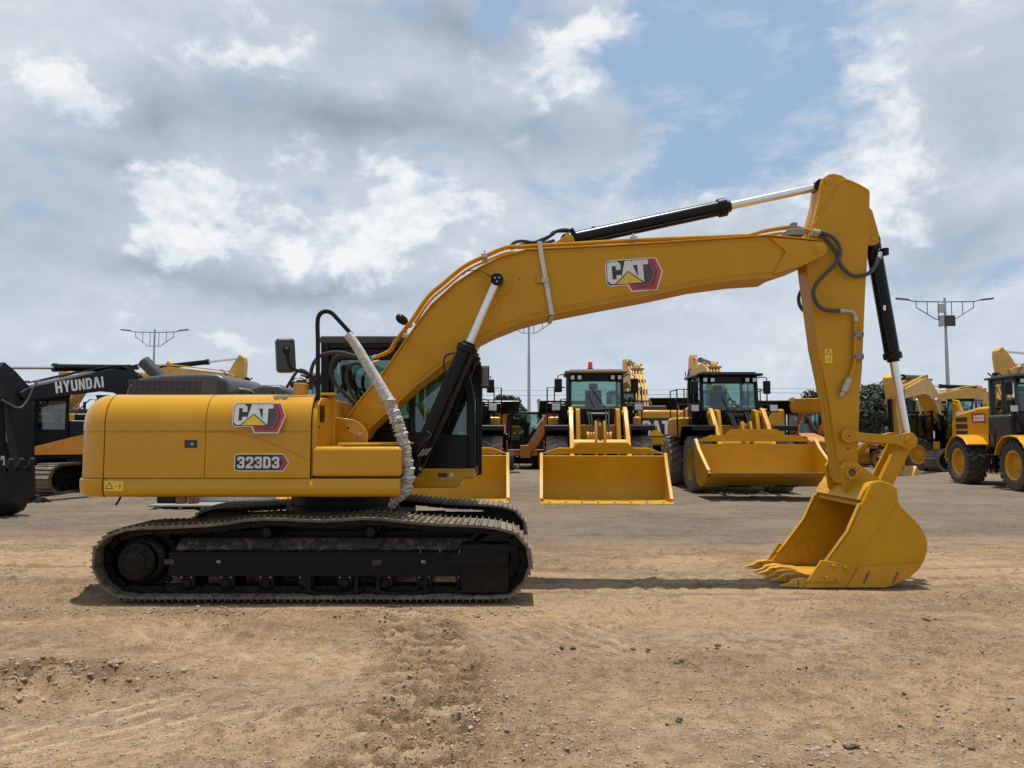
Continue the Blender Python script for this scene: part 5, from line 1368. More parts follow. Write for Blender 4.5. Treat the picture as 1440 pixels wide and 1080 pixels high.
# ================= wheel loader (front towards -Y, origin on the ground below the front axle) ======
def make_loader(name, label, loc, rz, Y='old_yellow', group=None, cabmat='black', fend='black', bucket_up=False, boxed=True, hood='yellow', roofmat=None, r=.83, badge=None, rim='old_yellow', rear_fender=False):
    t = thing(name, label, 'wheel loader', loc, rz, group)
    def b_(mb, nm, mat, par=None, bev=.015, **k): return mb.build(nm, M[mat], par or t, bev, **k)
    WB = 3.3
    # chassis
    m = MB(); m.box(-.48, .48, -.35, 1.35, .62, 1.35); m.box(-.42, .42, 1.3, 2.2, .6, 1.15); m.box(-.55, .55, 2.1, 5.0, .6, 1.25)
    m.cyl((-1.0, 0, r), (1.0, 0, r), .17, n=16); m.cyl((-1.0, WB, r), (1.0, WB, r), .17, n=16)
    ch = b_(m, 'chassis', 'under')
    # front frame with towers
    m = MB()
    for x in (-.62, .50): m.prism([(-.45, .75), (-.3, 1.5), (-.02, 2.38), (.28, 2.42), (.5, 2.1), (.9, 1.4), (.9, .75)], x, x + .12, 'x')
    m.box(-.5, .5, -.30, .1, .8, 1.25); m.box(-.5, .5, .25, .7, 1.25, 1.95)
    b_(m, 'front_frame', Y)
    # lift arms
    for s in (-1, 1):
        m = MB(); m.prism([(.35, 2.38), (.12, 2.46), (-.08, 2.34), (-.75, 1.62), (-1.30, .72), (-1.44, .56), (-1.46, .36), (-1.28, .28), (-1.10, .42), (-.62, 1.12), (-.1, 1.80), (.25, 2.1)], s * .76 - .06, s * .76 + .06, 'x')
        a = b_(m, 'lift_arm', Y)
        m = MB(); m.cyl((s * .76 - .09, .12, 2.26), (s * .76 + .09, .12, 2.26), .10, n=16); m.cyl((s * .76 - .09, -1.38, .42), (s * .76 + .09, -1.38, .42), .09, n=16); b_(m, 'arm_pin', Y, a)
        B, Rr = MB(), MB(); cyl_simple(B, Rr, (s * .60, .55, .95), (s * .60, -.55, 1.42), .085, .045, .6)
        c = b_(B, 'lift_cylinder', Y, None, .004); b_(Rr, 'piston_rod', 'chrome', c, 0)
    m = MB(); m.cyl((-.72, -.70, 1.38), (.72, -.70, 1.38), .17, n=20); b_(m, 'cross_tube', Y, None, 0)
    m = MB()
    for x in (-.15, .08): m.prism([(-.70, 2.02), (-.86, 2.05), (-1.0, 1.7), (-1.05, 1.0), (-.98, .75), (-.85, .75), (-.68, 1.3), (-.62, 1.75)], x, x + .07, 'x')
    b_(m, 'tilt_lever', Y)
    B, Rr = MB(), MB(); cyl_simple(B, Rr, (0, .3, 2.1), (0, -.76, 1.95), .09, .05, .72); c = b_(B, 'tilt_cylinder', 'black', None, .004); b_(Rr, 'piston_rod', 'chrome', c, 0)
    for x in (-.3, -.22, .22, .3): m = MB(); m.tube([(x, .35, 2.2), (x, 0, 2.33), (x * .9, -.35, 2.1), (x * .8, -.6, 1.75)], .022, 6, 4); b_(m, 'hydraulic_hose', 'hose', None, 0)
    for x in (-.42, .42): m = MB(); m.tube([(x, .5, 1.9), (x * 1.05, .2, 1.5), (x * .95, -.2, 1.25), (x * 1.1, -.5, 1.35)], .03, 6, 4); b_(m, 'hydraulic_hose', 'hose', None, 0)
    m = MB(); m.box(-.16, .16, .05, .30, 2.05, 2.40); m.cyl((-.3, .1, 2.2), (.3, .1, 2.2), .11, n=14); b_(m, 'valve_block', 'black', None, .02)
    for x in (-.22, .22): m = MB(); m.cyl((x - .12, -.36, 1.62), (x + .12, -.36, 1.62), .14, n=16); b_(m, 'pin_boss', Y, None, .01)
    m = MB(); m.box(-.20, .20, -.32, -.29, .95, 1.12); b_(m, 'front_plate', 'decal_black', None, .005)
    # bucket, origin at its hinge
    hb = (0, -1.56, .45); hw = 1.575
    prof = [(-1.28, -.435), (-.45, -.435), (-.20, -.39), (-.04, -.25), (.02, -.05), (.02, .12), (-.06, .42), (-.20, .78), (-.24, .88)]
    pb = [(p.x, p.y) for p in smooth_path([Vector((a, b, 0)) for a, b in prof], 3)]
    m = MB(); m.strip([p for p in pb if p[1] < .74], .03, -hw + .02, hw - .02, 'x', side=-1)
    m.strip([(-.185, .735), (-.245, .88)], .03, -1.16, 1.16, 'x', side=-1)
    for s in (-1, 1):
        m.add([(s * 1.16, -.185, .735), (s * 1.16, -.245, .88), (s * (hw - .02), -.185, .735), (s * 1.16, -.155, .745), (s * 1.16, -.215, .89), (s * (hw - .02), -.155, .745)], [(0, 1, 2), (3, 5, 4), (0, 2, 5, 3), (1, 4, 5, 2), (0, 3, 4, 1)])
    bk = m.build('bucket', M['bucket_yellow'], t, 0, loc=hb)
    for s in (-1, 1):
        m = MB(); x0 = s * hw - .02
        m.prism([(-1.26, -.44), (-.45, -.44), (-.2, -.395), (-.03, -.25), (.03, -.05), (.03, .13), (-.05, .43), (-.18, .74), (-.30, .74), (-.50, .42), (-.86, .02), (-1.20, -.34)], x0, x0 + .04, 'x')
        sp = b_(m, 'bucket_side', 'bucket_yellow', bk, .006)
        m = MB(); m.strip([(-1.20, -.34), (-.86, .02), (-.50, .42), (-.30, .75)], .03, x0 - .02, x0 + .06, 'x'); b_(m, 'side_edge', 'pale_yellow', sp, .005)
    m = MB(); m.prism([(-.21, .87), (-.25, .87), (-.30, 1.02), (-.27, 1.02)], -.62, .62, 'x'); 
    for s in (-1, 1): m.add([(s * .62, -.25, .87), (s * .62, -.30, 1.02), (s * .80, -.25, .87), (s * .62, -.21, .87), (s * .62, -.27, 1.02), (s * .80, -.21, .87)], [(0, 1, 2), (3, 5, 4), (0, 2, 5, 3), (1, 4, 5, 2), (0, 3, 4, 1)])
    b_(m, 'spill_guard', 'bucket_yellow', bk, .004)
    m = MB(); m.prism([(-1.34, -.448), (-1.34, -.425), (-1.12, -.395), (-1.10, -.448)], -hw - .03, hw + .03, 'x')
    ce = b_(m, 'cutting_edge', 'bright_yellow' if not bucket_up else 'rust', bk, .004)
    m = MB()
    for k in range(8): m.cyl((-hw + .2 + k * (2 * hw - .4) / 7, -1.24, -.412), (-hw + .2 + k * (2 * hw - .4) / 7, -1.24, -.398), .03, n=8)
    b_(m, 'edge_bolts', 'decal_black', ce, 0)
    for xq in (-.95, .30): m = MB(); m.box(xq, xq + .65, -.9, -.3, -.465, -.437); b_(m, 'wear_pad', 'dustplate', bk)
    m = MB()
    for x in (-.9, -.62, .56, .84): m.prism([(.05, -.12), (.22, -.08), (.20, .12), (.05, .2)], x, x + .06, 'x')
    for x in (-.12, .06): m.prism([(.05, .2), (.16, .32), (.10, .5), (-.02, .46)], x, x + .06, 'x')
    b_(m, 'hinge_plates', 'bucket_yellow', bk)
    if bucket_up:
        bk.rotation_euler = (R(-20), 0, 0); bk.location = (0, -1.58, .66); bk.scale = (1.03, 1.08, 1.10)
    # fenders
    for s in (-1, 1):
        m = MB(); arc = [(math.cos(a) * (r + .16), math.sin(a) * (r + .16) + r) for a in [R(q) for q in (18, 40, 65, 90, 115, 138, 152)]]
        arc = [(y, min(z, r * 2 + .12)) for y, z in arc]
        if boxed: arc = [(1.05, 1.35), (.85, 1.72), (.62, 1.95), (-.62, 1.95), (-.70, 1.92), (-.72, 1.79)]
        m.strip(arc, .05, min(s * .84, s * 1.50), max(s * .84, s * 1.50), 'x'); m.prism(arc + [(-.6, r * 1.5), (.6, r * 1.5)], s * .85 - .02, s * .85 + .02, 'x')
        b_(m, 'front_fender', fend)
        if rear_fender:
            m = MB(); arc = [(WB + math.cos(a) * (r + .13), math.sin(a) * (r + .13) + r) for a in [R(q) for q in (5, 35, 62, 90, 118, 140)]]
            m.strip(arc, .05, min(s * .72, s * 1.45), max(s * .72, s * 1.45), 'x'); m.prism(arc + [(WB - .5, r * 1.4), (WB + .6, r * 1.2)], s * .74 - .02, s * .74 + .02, 'x'); b_(m, 'rear_fender', fend)
    # cab
    cw_, y0, y1, z0, z1 = .77, .75, 2.35, 1.75, 3.46
    m = MB()
    for s in (-1, 1):
        x = s * cw_
        m.bar((x, y0 + .02, z0), (x * .98, y0 + .16, z1), .10, .10, (1, 0, 0)); m.bar((x, y1 - .05, z0), (x, y1 - .05, z1), .12, .12, (1, 0, 0)); m.bar((x, 1.62, z0), (x, 1.62, z1), .07, .08, (1, 0, 0))
        m.box(min(x, x - s * .06), max(x, x - s * .06), y0, y1, z0, 2.36)
        m.box(min(x, x - s * .08), max(x, x - s * .08), y0 + .1, y1, z1 - .16, z1)
    m.box(-cw_, cw_, y0, y0 + .06, z0, 2.42); m.box(-cw_, cw_, y1 - .06, y1, z0, 2.36); m.box(-cw_, cw_, y0 + .10, y0 + .2, z1 - .22, z1); m.box(-cw_, cw_, y1 - .1, y1, z1 - .14, z1)
    m.box(-.70, .70, y0 + .06, y1 - .06, z0, z0 + .08)
    cb_ = b_(m, 'cab', cabmat)
    m = MB(); m.box(-cw_ - .14, cw_ + .14, y0 - .12, y1 + .12, z1, z1 + .075); m.box(-cw_ + .0, cw_ - .0, y0 + .1, y1 - .05, z1 + .074, z1 + .13); b_(m, 'cab_roof', roofmat or 'tan_roof', cb_, .025)
    m = MB()
    m.add([(-cw_ + .05, y0 + .03, 2.42), (cw_ - .05, y0 + .03, 2.42), (cw_ - .06, y0 + .14, z1 - .2), (-cw_ + .06, y0 + .14, z1 - .2)], [(0, 1, 2, 3)])
    for s in (-1, 1): m.add([(s * (cw_ - .03), y0 + .08, 2.36), (s * (cw_ - .03), y1 - .1, 2.36), (s * (cw_ - .03), y1 - .1, z1 - .16), (s * (cw_ - .03), y0 + .18, z1 - .16)], [(0, 1, 2, 3)])
    m.add([(-cw_ + .05, y1 - .04, 2.36), (cw_ - .05, y1 - .04, 2.36), (cw_ - .05, y1 - .04, z1 - .14), (-cw_ + .05, y1 - .04, z1 - .14)], [(0, 1, 2, 3)])
    m.build('cab_glazing', M['glass'], cb_, smooth=False, recalc=False)
    m = MB(); m.box(-.26, .26, 1.45, 1.95, 1.9, 2.35); m.prism([(1.9, 2.3), (2.05, 2.3), (2.15, 3.05), (2.05, 3.05)], -.25, .25, 'x'); m.box(-.14, .14, 2.02, 2.12, 3.06, 3.25); b_(m, 'driver_seat', 'seat', cb_, .04)
    m = MB(); m.bar((0, 1.0, 2.1), (0, 1.15, 2.62), .1, .1, (1, 0, 0)); m.tube([(.19 * math.cos(a), 1.16 + .05 * math.sin(a), 2.66 + .16 * math.sin(a)) for a in [2 * math.pi * k / 16 for k in range(17)]], .02, 6)
    m.box(-.30, .25, .86, 1.05, 2.1, 2.52); b_(m, 'steering_column', 'seat', cb_, .01)
    m = MB(); m.tube([(.28, y0 + .0, 2.45), (.05, y0 + .03, 2.75), (-.12, y0 + .06, 3.05)], .012, 5); m.tube([(-.05, y0 + .0, 2.45), (-.22, y0 + .04, 2.85)], .010, 5); b_(m, 'wiper', 'decal_black', cb_, 0)
    for s in (-1, 1):
        for q in (.48, .68):
            m = MB(); m.box(s * q - .07, s * q + .07, y0 - .06, y0 + .04, z1 - .20, z1 - .05); l = b_(m, 'work_lamp', 'black', cb_, .01); m = MB(); m.box(s * q - .05, s * q + .05, y0 - .066, y0 - .058, z1 - .18, z1 - .07); b_(m, 'lamp_lens', 'lens', l, 0)
        # mirrors
        m = MB(); m.box(s * 1.10 - .11, s * 1.10 + .11, y0 - .14, y0 - .06, 2.90, 3.30); mi_ = b_(m, 'mirror', 'black', None, .03)
        m = MB(); m.tube([(s * .8, y0 + .1, 3.36), (s * .95, y0 - .02, 3.42), (s * 1.10, y0 - .08, 3.38), (s * 1.10, y0 - .09, 3.25)], .016, 6, 4); b_(m, 'mirror_arm', 'black', mi_, 0)
        # headlights on posts
        m = MB(); m.box(s * 1.17 - .14, s * 1.17 + .14, .28, .42, 2.34, 2.58); h_ = b_(m, 'headlight', 'black', None, .02)
        m = MB(); m.box(s * 1.17 - .11, s * 1.17 + .11, .272, .284, 2.37, 2.55); b_(m, 'lamp_lens', 'lens', h_, .004)
        m = MB(); m.bar((s * 1.12, .38, 2.36), (s * .80, .55, 1.80), .05, .05); m.bar((s * 1.05, .38, 2.40), (s * .70, .5, 2.32), .04, .04); b_(m, 'headlight_bracket', 'black', h_, 0)
        if boxed:
            m = MB(); m.box(min(s * .80, s * 1.42), max(s * .80, s * 1.42), 1.55, 3.1, 1.62, 2.22); pl = b_(m, 'side_platform', Y, None, .10, seg=3)
            m = MB()
            x0, x1 = s * 1.42, s * .88
            m.tube([(x0, 1.6, 1.6), (x0, 1.6, 3.10), (x1, 1.6, 3.10)], .022, 6); m.tube([(x0, 1.6, 3.08), (x0, 2.6, 3.08), (x0, 2.6, 2.2)], .02, 6); m.tube([(x0 - s * .22, 1.58, 2.2), (x0 - s * .22, 1.58, 3.1)], .018, 6)
            m.tube([(s * 1.02, 1.5, 2.0), (s * 1.02, 1.5, 2.74), (s * .86, 1.5, 2.74)], .02, 6); m.tube([(x0, 1.6, 2.62), (s * .9, 1.6, 2.62)], .016, 6)
            b_(m, 'handrail', 'black', pl, 0)
            m = MB(); m.box(min(s * .82, s * 1.1), max(s * .82, s * 1.1), 1.0, 1.5, 1.7, 2.55); b_(m, 'air_box', 'black', None, .04)
        m = MB()
        for q in range(3): m.box(min(s * .9, s * 1.35), max(s * .9, s * 1.35), 1.15, 1.5, .5 + q * .38, .54 + q * .38)
        for yq in (1.15, 1.47): m.box(s * 1.30 - .02, s * 1.30 + .02, yq, yq + .03, .45, 1.7)
        b_(m, 'step', 'black', None, .005)
    if boxed:
        m = MB(); m.cyl((-.12, 1.5, z1 + .15), (-.12, 1.5, z1 + .20), .10, n=16); bc = b_(m, 'beacon_base', 'black', cb_, 0); m = MB(); m.cyl((-.12, 1.5, z1 + .20), (-.12, 1.5, z1 + .40), .075, .06, n=16); b_(m, 'beacon', 'red_lens', bc, .01)
    # engine hood and rear counterweight
    m = MB()
    m.prism([(2.4, 1.25), (2.4, 2.62), (3.2, 2.60), (4.7, 2.42), (5.05, 2.2), (5.1, 1.25)], -.78, .78, 'x')
    hd_ = b_(m, 'engine_hood', Y if hood == 'yellow' else hood, None, .10, seg=3)
    m = MB(); m.prism([(4.2, .62), (4.2, 1.24), (5.2, 1.24), (5.3, .9), (5.2, .62)], -.95, .95, 'x'); b_(m, 'counterweight', Y, None, .06)
    m = MB()
    for s in (-1, 1):
        for q in range(4): m.box(s * .785 - .004, s * .785 + .004, 3.9, 4.7, 1.40 + q * .24, 1.56 + q * .24)
    b_(m, 'hood_vents', 'decal_black', hd_, 0)
    m = MB(); m.cyl((.3, 3.6, 2.5), (.3, 3.6, 3.0), .06, n=12); b_(m, 'exhaust_pipe', 'black', hd_, 0)
    if badge:
        for s in (-1,):
            m = MB(); m.fprism([(0, 0), (.85, 0), (.80, .34), (-.10, .34), (-.04, .1)], (s * .782, 3.52, 2.06), (0, -1, 0), (0, 0, 1), (s, 0, 0), .0, .006); bb = b_(m, 'badge_plate', 'decal_red', hd_, 0)
            m = MB(); text_mb(m, badge, (s * .782, 3.46, 2.13), (0, -1, 0), (0, 0, 1), (s, 0, 0), .20, .10, .0065, .010); b_(m, 'badge_lettering', 'white', bb, 0, smooth=False)
    add_wheels(t, [(-1.13, 0), (1.13, 0), (-1.13, WB), (1.13, WB)], r, .64, rim, 'tyre_dusty' if boxed else 'tyre')
    return t
G_L = 'wheel loaders parked in a row behind the big excavator'
def place_at(u, Y): return (W(u, 600, Y).x, Y, 0)
x0, y0, _ = place_at(841, 21.3)
L1 = make_loader('wheel_loader', 'yellow wheel loader with a red roof beacon and its open bucket flat on the ground', (x0, y0, 0), R(-2.6), group=G_L)
# the other three: copies, each with its own bucket pose
def loader_copy(label, loc, rz, beacon=False):
    c = copy_tree(L1); c['label'] = label; c.location = loc; c.rotation_euler = (0, 0, rz)
    return c
def sub(o, nm):
    out = []
    for ch in kids(o):
        if ch.name.split('.')[0] == nm: out.append(ch)
        out += sub(ch, nm)
    return out
L2 = make_loader('wheel_loader', 'yellow wheel loader with dark roof beside the stick, bucket lifted and curled back', (6.62, 22.3, 0), R(0), group=G_L, bucket_up=True, roofmat='black')
for q in sub(L2, 'beacon') + sub(L2, 'beacon_base'): bpy.data.objects.remove(q)
for q in sub(L2, 'cab'): q.scale = (1.10, 1, 1)
L3 = loader_copy('yellow wheel loader half hidden behind the excavator cab, only its bucket and rail showing', (-1.72, 21.6, 0), R(1))
L4 = loader_copy('yellow wheel loader hidden behind the excavator body, only cab top and mirror showing', (-5.6, 22.6, 0), R(0))
for o_ in (L3, L4):
    for q in sub(o_, 'beacon') + sub(o_, 'beacon_base'): bpy.data.objects.remove(q)
L5 = make_loader('wheel_loader', 'compact yellow wheel loader with grey cab and yellow fenders under the XC938 badge', (16.35, 22.6, 0), R(-5), Y='bright_yellow', cabmat='plastic', fend='bright_yellow', boxed=False, r=.77, badge='XC938', rim='bright_yellow', roofmat='plastic', rear_fender=True)
for x in (-1.1,):
    m = MB(); m.box(-.98, -.5, .95, 2.2, 1.25, 2.30); m.build('cab_base', M['plastic'], L5, .08, 3)
    m = MB(); m.cyl((-.99, 1.85, 1.78), (-.975, 1.85, 1.78), .20, n=20); m.build('fan_grille', M['decal_black'], L5)
    m = MB(); m.box(-1.25, -.85, 1.25, 1.95, .55, 1.05); m.build('battery_box', M['black'], L5, .03)
    m = MB(); m.box(-1.256, -1.25, 1.5, 1.62, .75, .92); m.build('box_label', M['white'], L5)

# ================= generic crawler excavator (front towards +X) ===================================
def rot2(pts, ang, o):
    c, s = math.cos(ang), math.sin(ang); return [(o[0] + x * c - y * s, o[1] + x * s + y * c) for x, y in pts]
def make_exc(name, label, loc, rz, body, arm, boom_deg, stick_deg, bucket_deg, s=1.0, track_turn=0.0, group=None, text=None, trim=None, rear_badge=False, side_no=None, many_pipes=False, guard=False, hoodmat='plastic', cabmat='black'):
    t = thing(name, label, 'excavator', loc, rz, group)
    def b_(mb, nm, mat, par=None, bev=.012, ang=0, **k):
        mb.v = [(x * s, y * s, z * s) for x, y, z in mb.v]
        if ang:
            c, q = math.cos(ang), math.sin(ang); mb.v = [(x * c - y * q, x * q + y * c, z) for x, y, z in mb.v]
        return mb.build(nm, M[mat], par or t, bev, **k)
    # tracks
    for sd in (-1, 1):
        ya, yb = sd * 1.19 - .3, sd * 1.19 + .3
        path = [(-1.75, .90), (1.75, .90), (2.0, .80), (2.2, .55), (2.15, .28), (1.9, .06), (1.7, .03), (-1.7, .03), (-1.95, .1), (-2.2, .35), (-2.15, .68), (-1.98, .83)]
        L = []
        P = [Vector(p) for p in path]
        for a, b in zip(P, P[1:] + P[:1]):
            n = max(1, int((b - a).length / .19))
            for k in range(n): L.append(a.lerp(b, k / n))
        out = []
        for i, p in enumerate(L):
            q = L[(i + 1) % len(L)]; tt = (q - p).normalized(); nn = Vector((-tt.y, tt.x))
            for f_, h_ in ((.05, .0), (.1, .03), (.2, .03), (.25, .0), (.5, 0), (.55, .03), (.65, .03), (.7, 0)):
                w = p.lerp(q, f_) + nn * h_; out.append((w.x, w.y))
        inner = [(x * .93, .46 + (z - .46) * .86) for x, z in out]
        m = MB(); m.fring(out, inner, (0, 0, 0), (1, 0, 0), (0, 0, 1), (0, 1, 0), ya, yb)
        tr = b_(m, 'track', 'shoe', None, 0, track_turn, smooth=False)
        m = MB(); m.prism([(ya + .08, .26), (ya + .06, .50), (ya + .14, .62), (yb - .14, .62), (yb - .06, .50), (yb - .08, .26)], -1.5, 1.5, 'x')
        for x, r_ in ((-1.72, .36), (1.72, .36)): m.cyl((x, ya + .1, .47), (x, yb - .1, .47), r_, n=24); m.cyl((x, ya + .02, .47), (x, yb - .02, .47), .18, n=18)
        for k in range(7): m.cyl((-1.2 + k * .4, ya + .08, .22), (-1.2 + k * .4, yb - .08, .22), .11, n=12)
        b_(m, 'track_frame', 'under', tr, .01, track_turn)
    m = MB(); m.box(-.9, .9, -1.0, 1.0, .45, .85); m.cyl((0, 0, .8), (0, 0, 1.08), .6, n=32); b_(m, 'carbody', 'under', None, .02, track_turn)
    # house
    m = MB(); m.prism([(-2.15, 1.12), (-2.15, 2.05), (-2.0, 2.2), (.6, 2.2), (.75, 2.0), (.75, 1.12)], -1.32, -.42, 'y'); m.box(-2.15, -.55, -.42, 1.32, 1.12, 2.2)
    hs = b_(m, 'house_body', body, None, .05, seg=3)
    m = MB(); m.box(-2.2, 1.25, -1.34, 1.34, 1.02, 1.14); b_(m, 'deck', 'under', None, .02)
    arc = [(-2.75 + .45 * (y / 1.34) ** 2, y) for y in [-1.34 + 2.68 * k / 12 for k in range(13)]]
    m = MB(); m.prism([(-2.12, 1.34), (-2.12, -1.34)] + arc, 1.05, 2.24, 'z'); cw_ = b_(m, 'counterweight', body, None, .12, seg=3)
    if rear_badge:
        m = MB(); m.fprism([(-.62, -.28), (-.72, .36), (.72, .36), (.62, -.28)], (-2.74, 0, 1.62), (0, -1, 0), (0, 0, 1), (-1, 0, 0), .0, .03); rb_ = b_(m, 'emblem_plate', 'decal_black', cw_, .01)
        m = MB(); o_ = Vector((-2.772, .48, 1.42)); x = 0
        for chh, w in (('C', .30), ('A', .34), ('T', .28)):
            g = GLY[chh]; mx = max(p[0] for p in g[1]); m.fprism([(x + p[0] / mx * w, p[1] * .46) for p in g[1]], o_, (0, -1, 0), (0, 0, 1), (-1, 0, 0), 0, .008); x += w + .02
        b_(m, 'emblem_lettering', 'white', rb_, 0, smooth=False)
        m = MB(); m.fprism([(-.30, 0), (0, .24), (.30, 0)], (-2.782, .02, 1.37), (0, -1, 0), (0, 0, 1), (-1, 0, 0), 0, .006); b_(m, 'emblem_triangle', 'decal_gold', rb_, 0, smooth=False)
    m = MB(); m.box(-2.0, -.7, -.5, .9, 2.2, 2.42); b_(m, 'engine_hood', hoodmat, hs, .06, seg=3)
    m = MB(); m.cyl((-1.3, .7, 2.4), (-1.3, .7, 2.75), .06, n=12); b_(m, 'exhaust_pipe', 'black', hs, 0)
    m = MB(); m.tube([(.55, -1.25, 1.5), (.55, -1.25, 2.75), (.30, -1.25, 2.75), (-.2, -1.25, 2.3)], .022, 6); b_(m, 'handrail', 'black', hs, 0)
    if trim:
        for y in (1.325, -1.325):
            m = MB(); m.prism([(.30, 1.16), (.30, 1.42), (.1, 1.47), (-.55, 1.66), (-2.1, 2.05), (-2.1, 1.16)] if y > 0 else [(.7, 1.2), (.7, 1.45), (-.6, 1.6), (-2.1, 2.0), (-2.1, 1.2)], min(y * 1.012, y * 1.024), max(y * 1.012, y * 1.024)); b_(m, 'trim_panel', trim, hs, .004)
    if side_no:
        m = MB(); m.fprism([(0, 0), (1.1, 0), (1.1, .52), (0, .52)], (-1.95, 1.326, 1.25), (1, 0, 0), (0, 0, 1), (0, 1, 0), 0, .006) if False else m.fprism([(0, 0), (.95, 0), (.95, .5), (0, .5)], (-.75, 1.326, 1.22), (-1, 0, 0), (0, 0, 1), (0, 1, 0), 0, .006)
        np_ = b_(m, 'number_plate', 'decal_black', hs, 0)
        m = MB(); text_mb(m, side_no, (-.82, 1.33, 1.30), (-1, 0, 0), (0, 0, 1), (0, 1, 0), .22, .1, .003, .008); b_(m, 'number_lettering', 'white', np_, 0, smooth=False)
        m = MB()
        for i in range(5):
            for j in range(4): m.box(-.80 - i * .17 - .14, -.80 - i * .17, 1.321, 1.332, 1.80 + j * .09, 1.86 + j * .09)
        b_(m, 'side_vents', 'decal_black', hs, 0)
    # cab on the operator's left (+Y)
    x0_, x1_, ya, yb, z0_, z1_ = -.55, 1.25, .38, 1.34, 1.14, 2.92
    prof = [(x0_, z0_), (x0_, z1_), (.75, z1_), (1.08, 2.35), (x1_, 1.95), (x1_, z0_)]
    m = MB()
    for y in (ya, yb - .06):
        m.prism([(x0_, z0_), (x0_, z1_), (x0_ + .10, z1_), (x0_ + .10, z0_)], y, y + .06); m.prism([(.26, z0_), (.26, z1_), (.36, z1_), (.36, z0_)], y, y + .06)
        m.prism([(x0_, z0_), (x0_, 1.92), (.34, 1.92), (.34, z0_)], y + .004, y + .056); m.prism([(.36, z0_), (.36, 1.55), (x1_, 1.55), (x1_, z0_)], y + .004, y + .056)
        m.prism([(.66, z1_), (.76, z1_), (1.10, 2.35), (x1_, 1.95), (x1_, z0_), (x1_ - .09, z0_), (x1_ - .09, 1.93), (1.0, 2.34)], y, y + .06); m.prism([(x0_, z1_ - .1), (x0_, z1_), (.75, z1_), (.80, z1_ - .1)], y + .002, y + .058)
    m.box(x0_, x0_ + .06, ya, yb, z0_, 2.0); m.box(x1_ - .08, x1_, ya, yb, z0_, 1.35); m.box(x0_, x1_, ya, yb, z0_, z0_ + .06)
    cb_ = b_(m, 'cab', cabmat)
    m = MB(); m.box(x0_ - .03, .80, ya - .03, yb + .03, z1_, z1_ + .09); b_(m, 'cab_roof', cabmat, cb_, .03)
    m = MB()
    for y in (ya + .03, yb - .03): m.add([(p[0], y, max(p[1], 1.5)) for p in prof], [tuple(range(6))])
    for (xa_, za_), (xb_, zb_) in (((.75, z1_), (1.08, 2.35)), ((1.08, 2.35), (x1_ - .02, 1.95)), ((x1_ - .02, 1.95), (x1_ - .02, 1.35))): m.add([(xa_, ya + .05, za_), (xa_, yb - .05, za_), (xb_, yb - .05, zb_), (xb_, ya + .05, zb_)], [(0, 1, 2, 3)])
    m.add([(x0_ + .03, ya + .06, 2.0), (x0_ + .03, yb - .06, 2.0), (x0_ + .03, yb - .06, z1_), (x0_ + .03, ya + .06, z1_)], [(0, 1, 2, 3)])
    b_(m, 'cab_glazing', 'glass_dark' if guard else 'glass', cb_, 0, smooth=False, recalc=False)
    m = MB(); m.box(-.25, .25, .62, 1.1, 1.4, 1.72); m.prism([(-.30, 1.7), (-.15, 1.7), (-.28, 2.4), (-.38, 2.4)], .62, 1.1); b_(m, 'driver_seat', 'seat', cb_, .04)
    if guard:
        m = MB()
        for k in range(9):
            y = ya + .06 + k * (yb - ya - .12) / 8; m.tube([(.80, y, z1_), (1.13, y, 2.35), (x1_ + .03, y, 1.9), (x1_ + .03, y, 1.4)], .008, 4)
        for k in range(12):
            f = k / 11; z = 2.88 - f * 1.45; x = .80 + (z1_ - z) * .58 if z > 2.35 else (1.13 + (2.35 - z) * .33 if z > 1.95 else x1_ + .03)
            m.tube([(x, ya + .05, z), (x, yb - .05, z)], .007, 4)
        b_(m, 'cab_guard', 'black', cb_, 0)
    m = MB(); m.box(1.18, 1.30, yb + .05, yb + .25, 2.1, 2.45); mr = b_(m, 'mirror', 'black', None, .02); m = MB(); m.tube([(1.1, yb, 2.3), (1.22, yb + .12, 2.5), (1.24, yb + .15, 2.4)], .015, 5); b_(m, 'mirror_arm', 'black', mr, 0)
    # boom
    bo = (.35, 1.75); A = R(boom_deg)
    bpts = [(-.16, .12), (.45, .50), (1.3, 1.02), (2.1, 1.36), (2.6, 1.42), (3.2, 1.34), (5.55, .16), (5.72, 0), (5.55, -.17), (4.3, .28), (3.2, .68), (2.6, .78), (2.1, .70), (1.2, .20), (.2, -.20), (-.1, -.18)]
    m = MB(); m.prism(rot2(bpts, A, bo), -.27, .27); boo = b_(m, 'boom', arm, None, .012)
    if text:
        q = rot2([(3.05, .86)], A, bo)[0]; e1 = rot2([(5.55, .0)], A, (0, 0))[0]; dv = (Vector(rot2([(5.5, .0)], A, bo)[0]) - Vector(rot2([(2.7, 1.06)], A, bo)[0])).normalized()
        # lettering on the -Y side reads from root to tip mirrored, so it starts at the tip end on the +Y side
        q2 = rot2([(4.75, .22)], A, bo)[0]
        m = MB(); text_mb(m, text, (q2[0], .272, q2[1]), (-dv.x, 0, -dv.y), (dv.y, 0, -dv.x) if False else (-dv.y * -1 if False else dv.y * -1, 0, dv.x) if False else (Vector((dv.y * -1, 0, dv.x)) if dv.x > 0 else Vector((dv.y, 0, -dv.x))), (0, 1, 0), .31, .12, .0, .006); b_(m, 'boom_lettering', 'white', boo, 0, smooth=False)
    m = MB()
    for y in ((-.18, -.06, .06, .18) if many_pipes else (-.12, .12)):
        pl = rot2([(.1, .35), (.45, .58), (1.3, 1.10), (2.1, 1.44), (2.6, 1.50), (3.2, 1.42), (5.3, .38)], A, bo); m.tube([(x, y, z) for x, z in pl], .03 if many_pipes else .022, 6, 3)
    b_(m, 'steel_lines', arm, boo, 0)
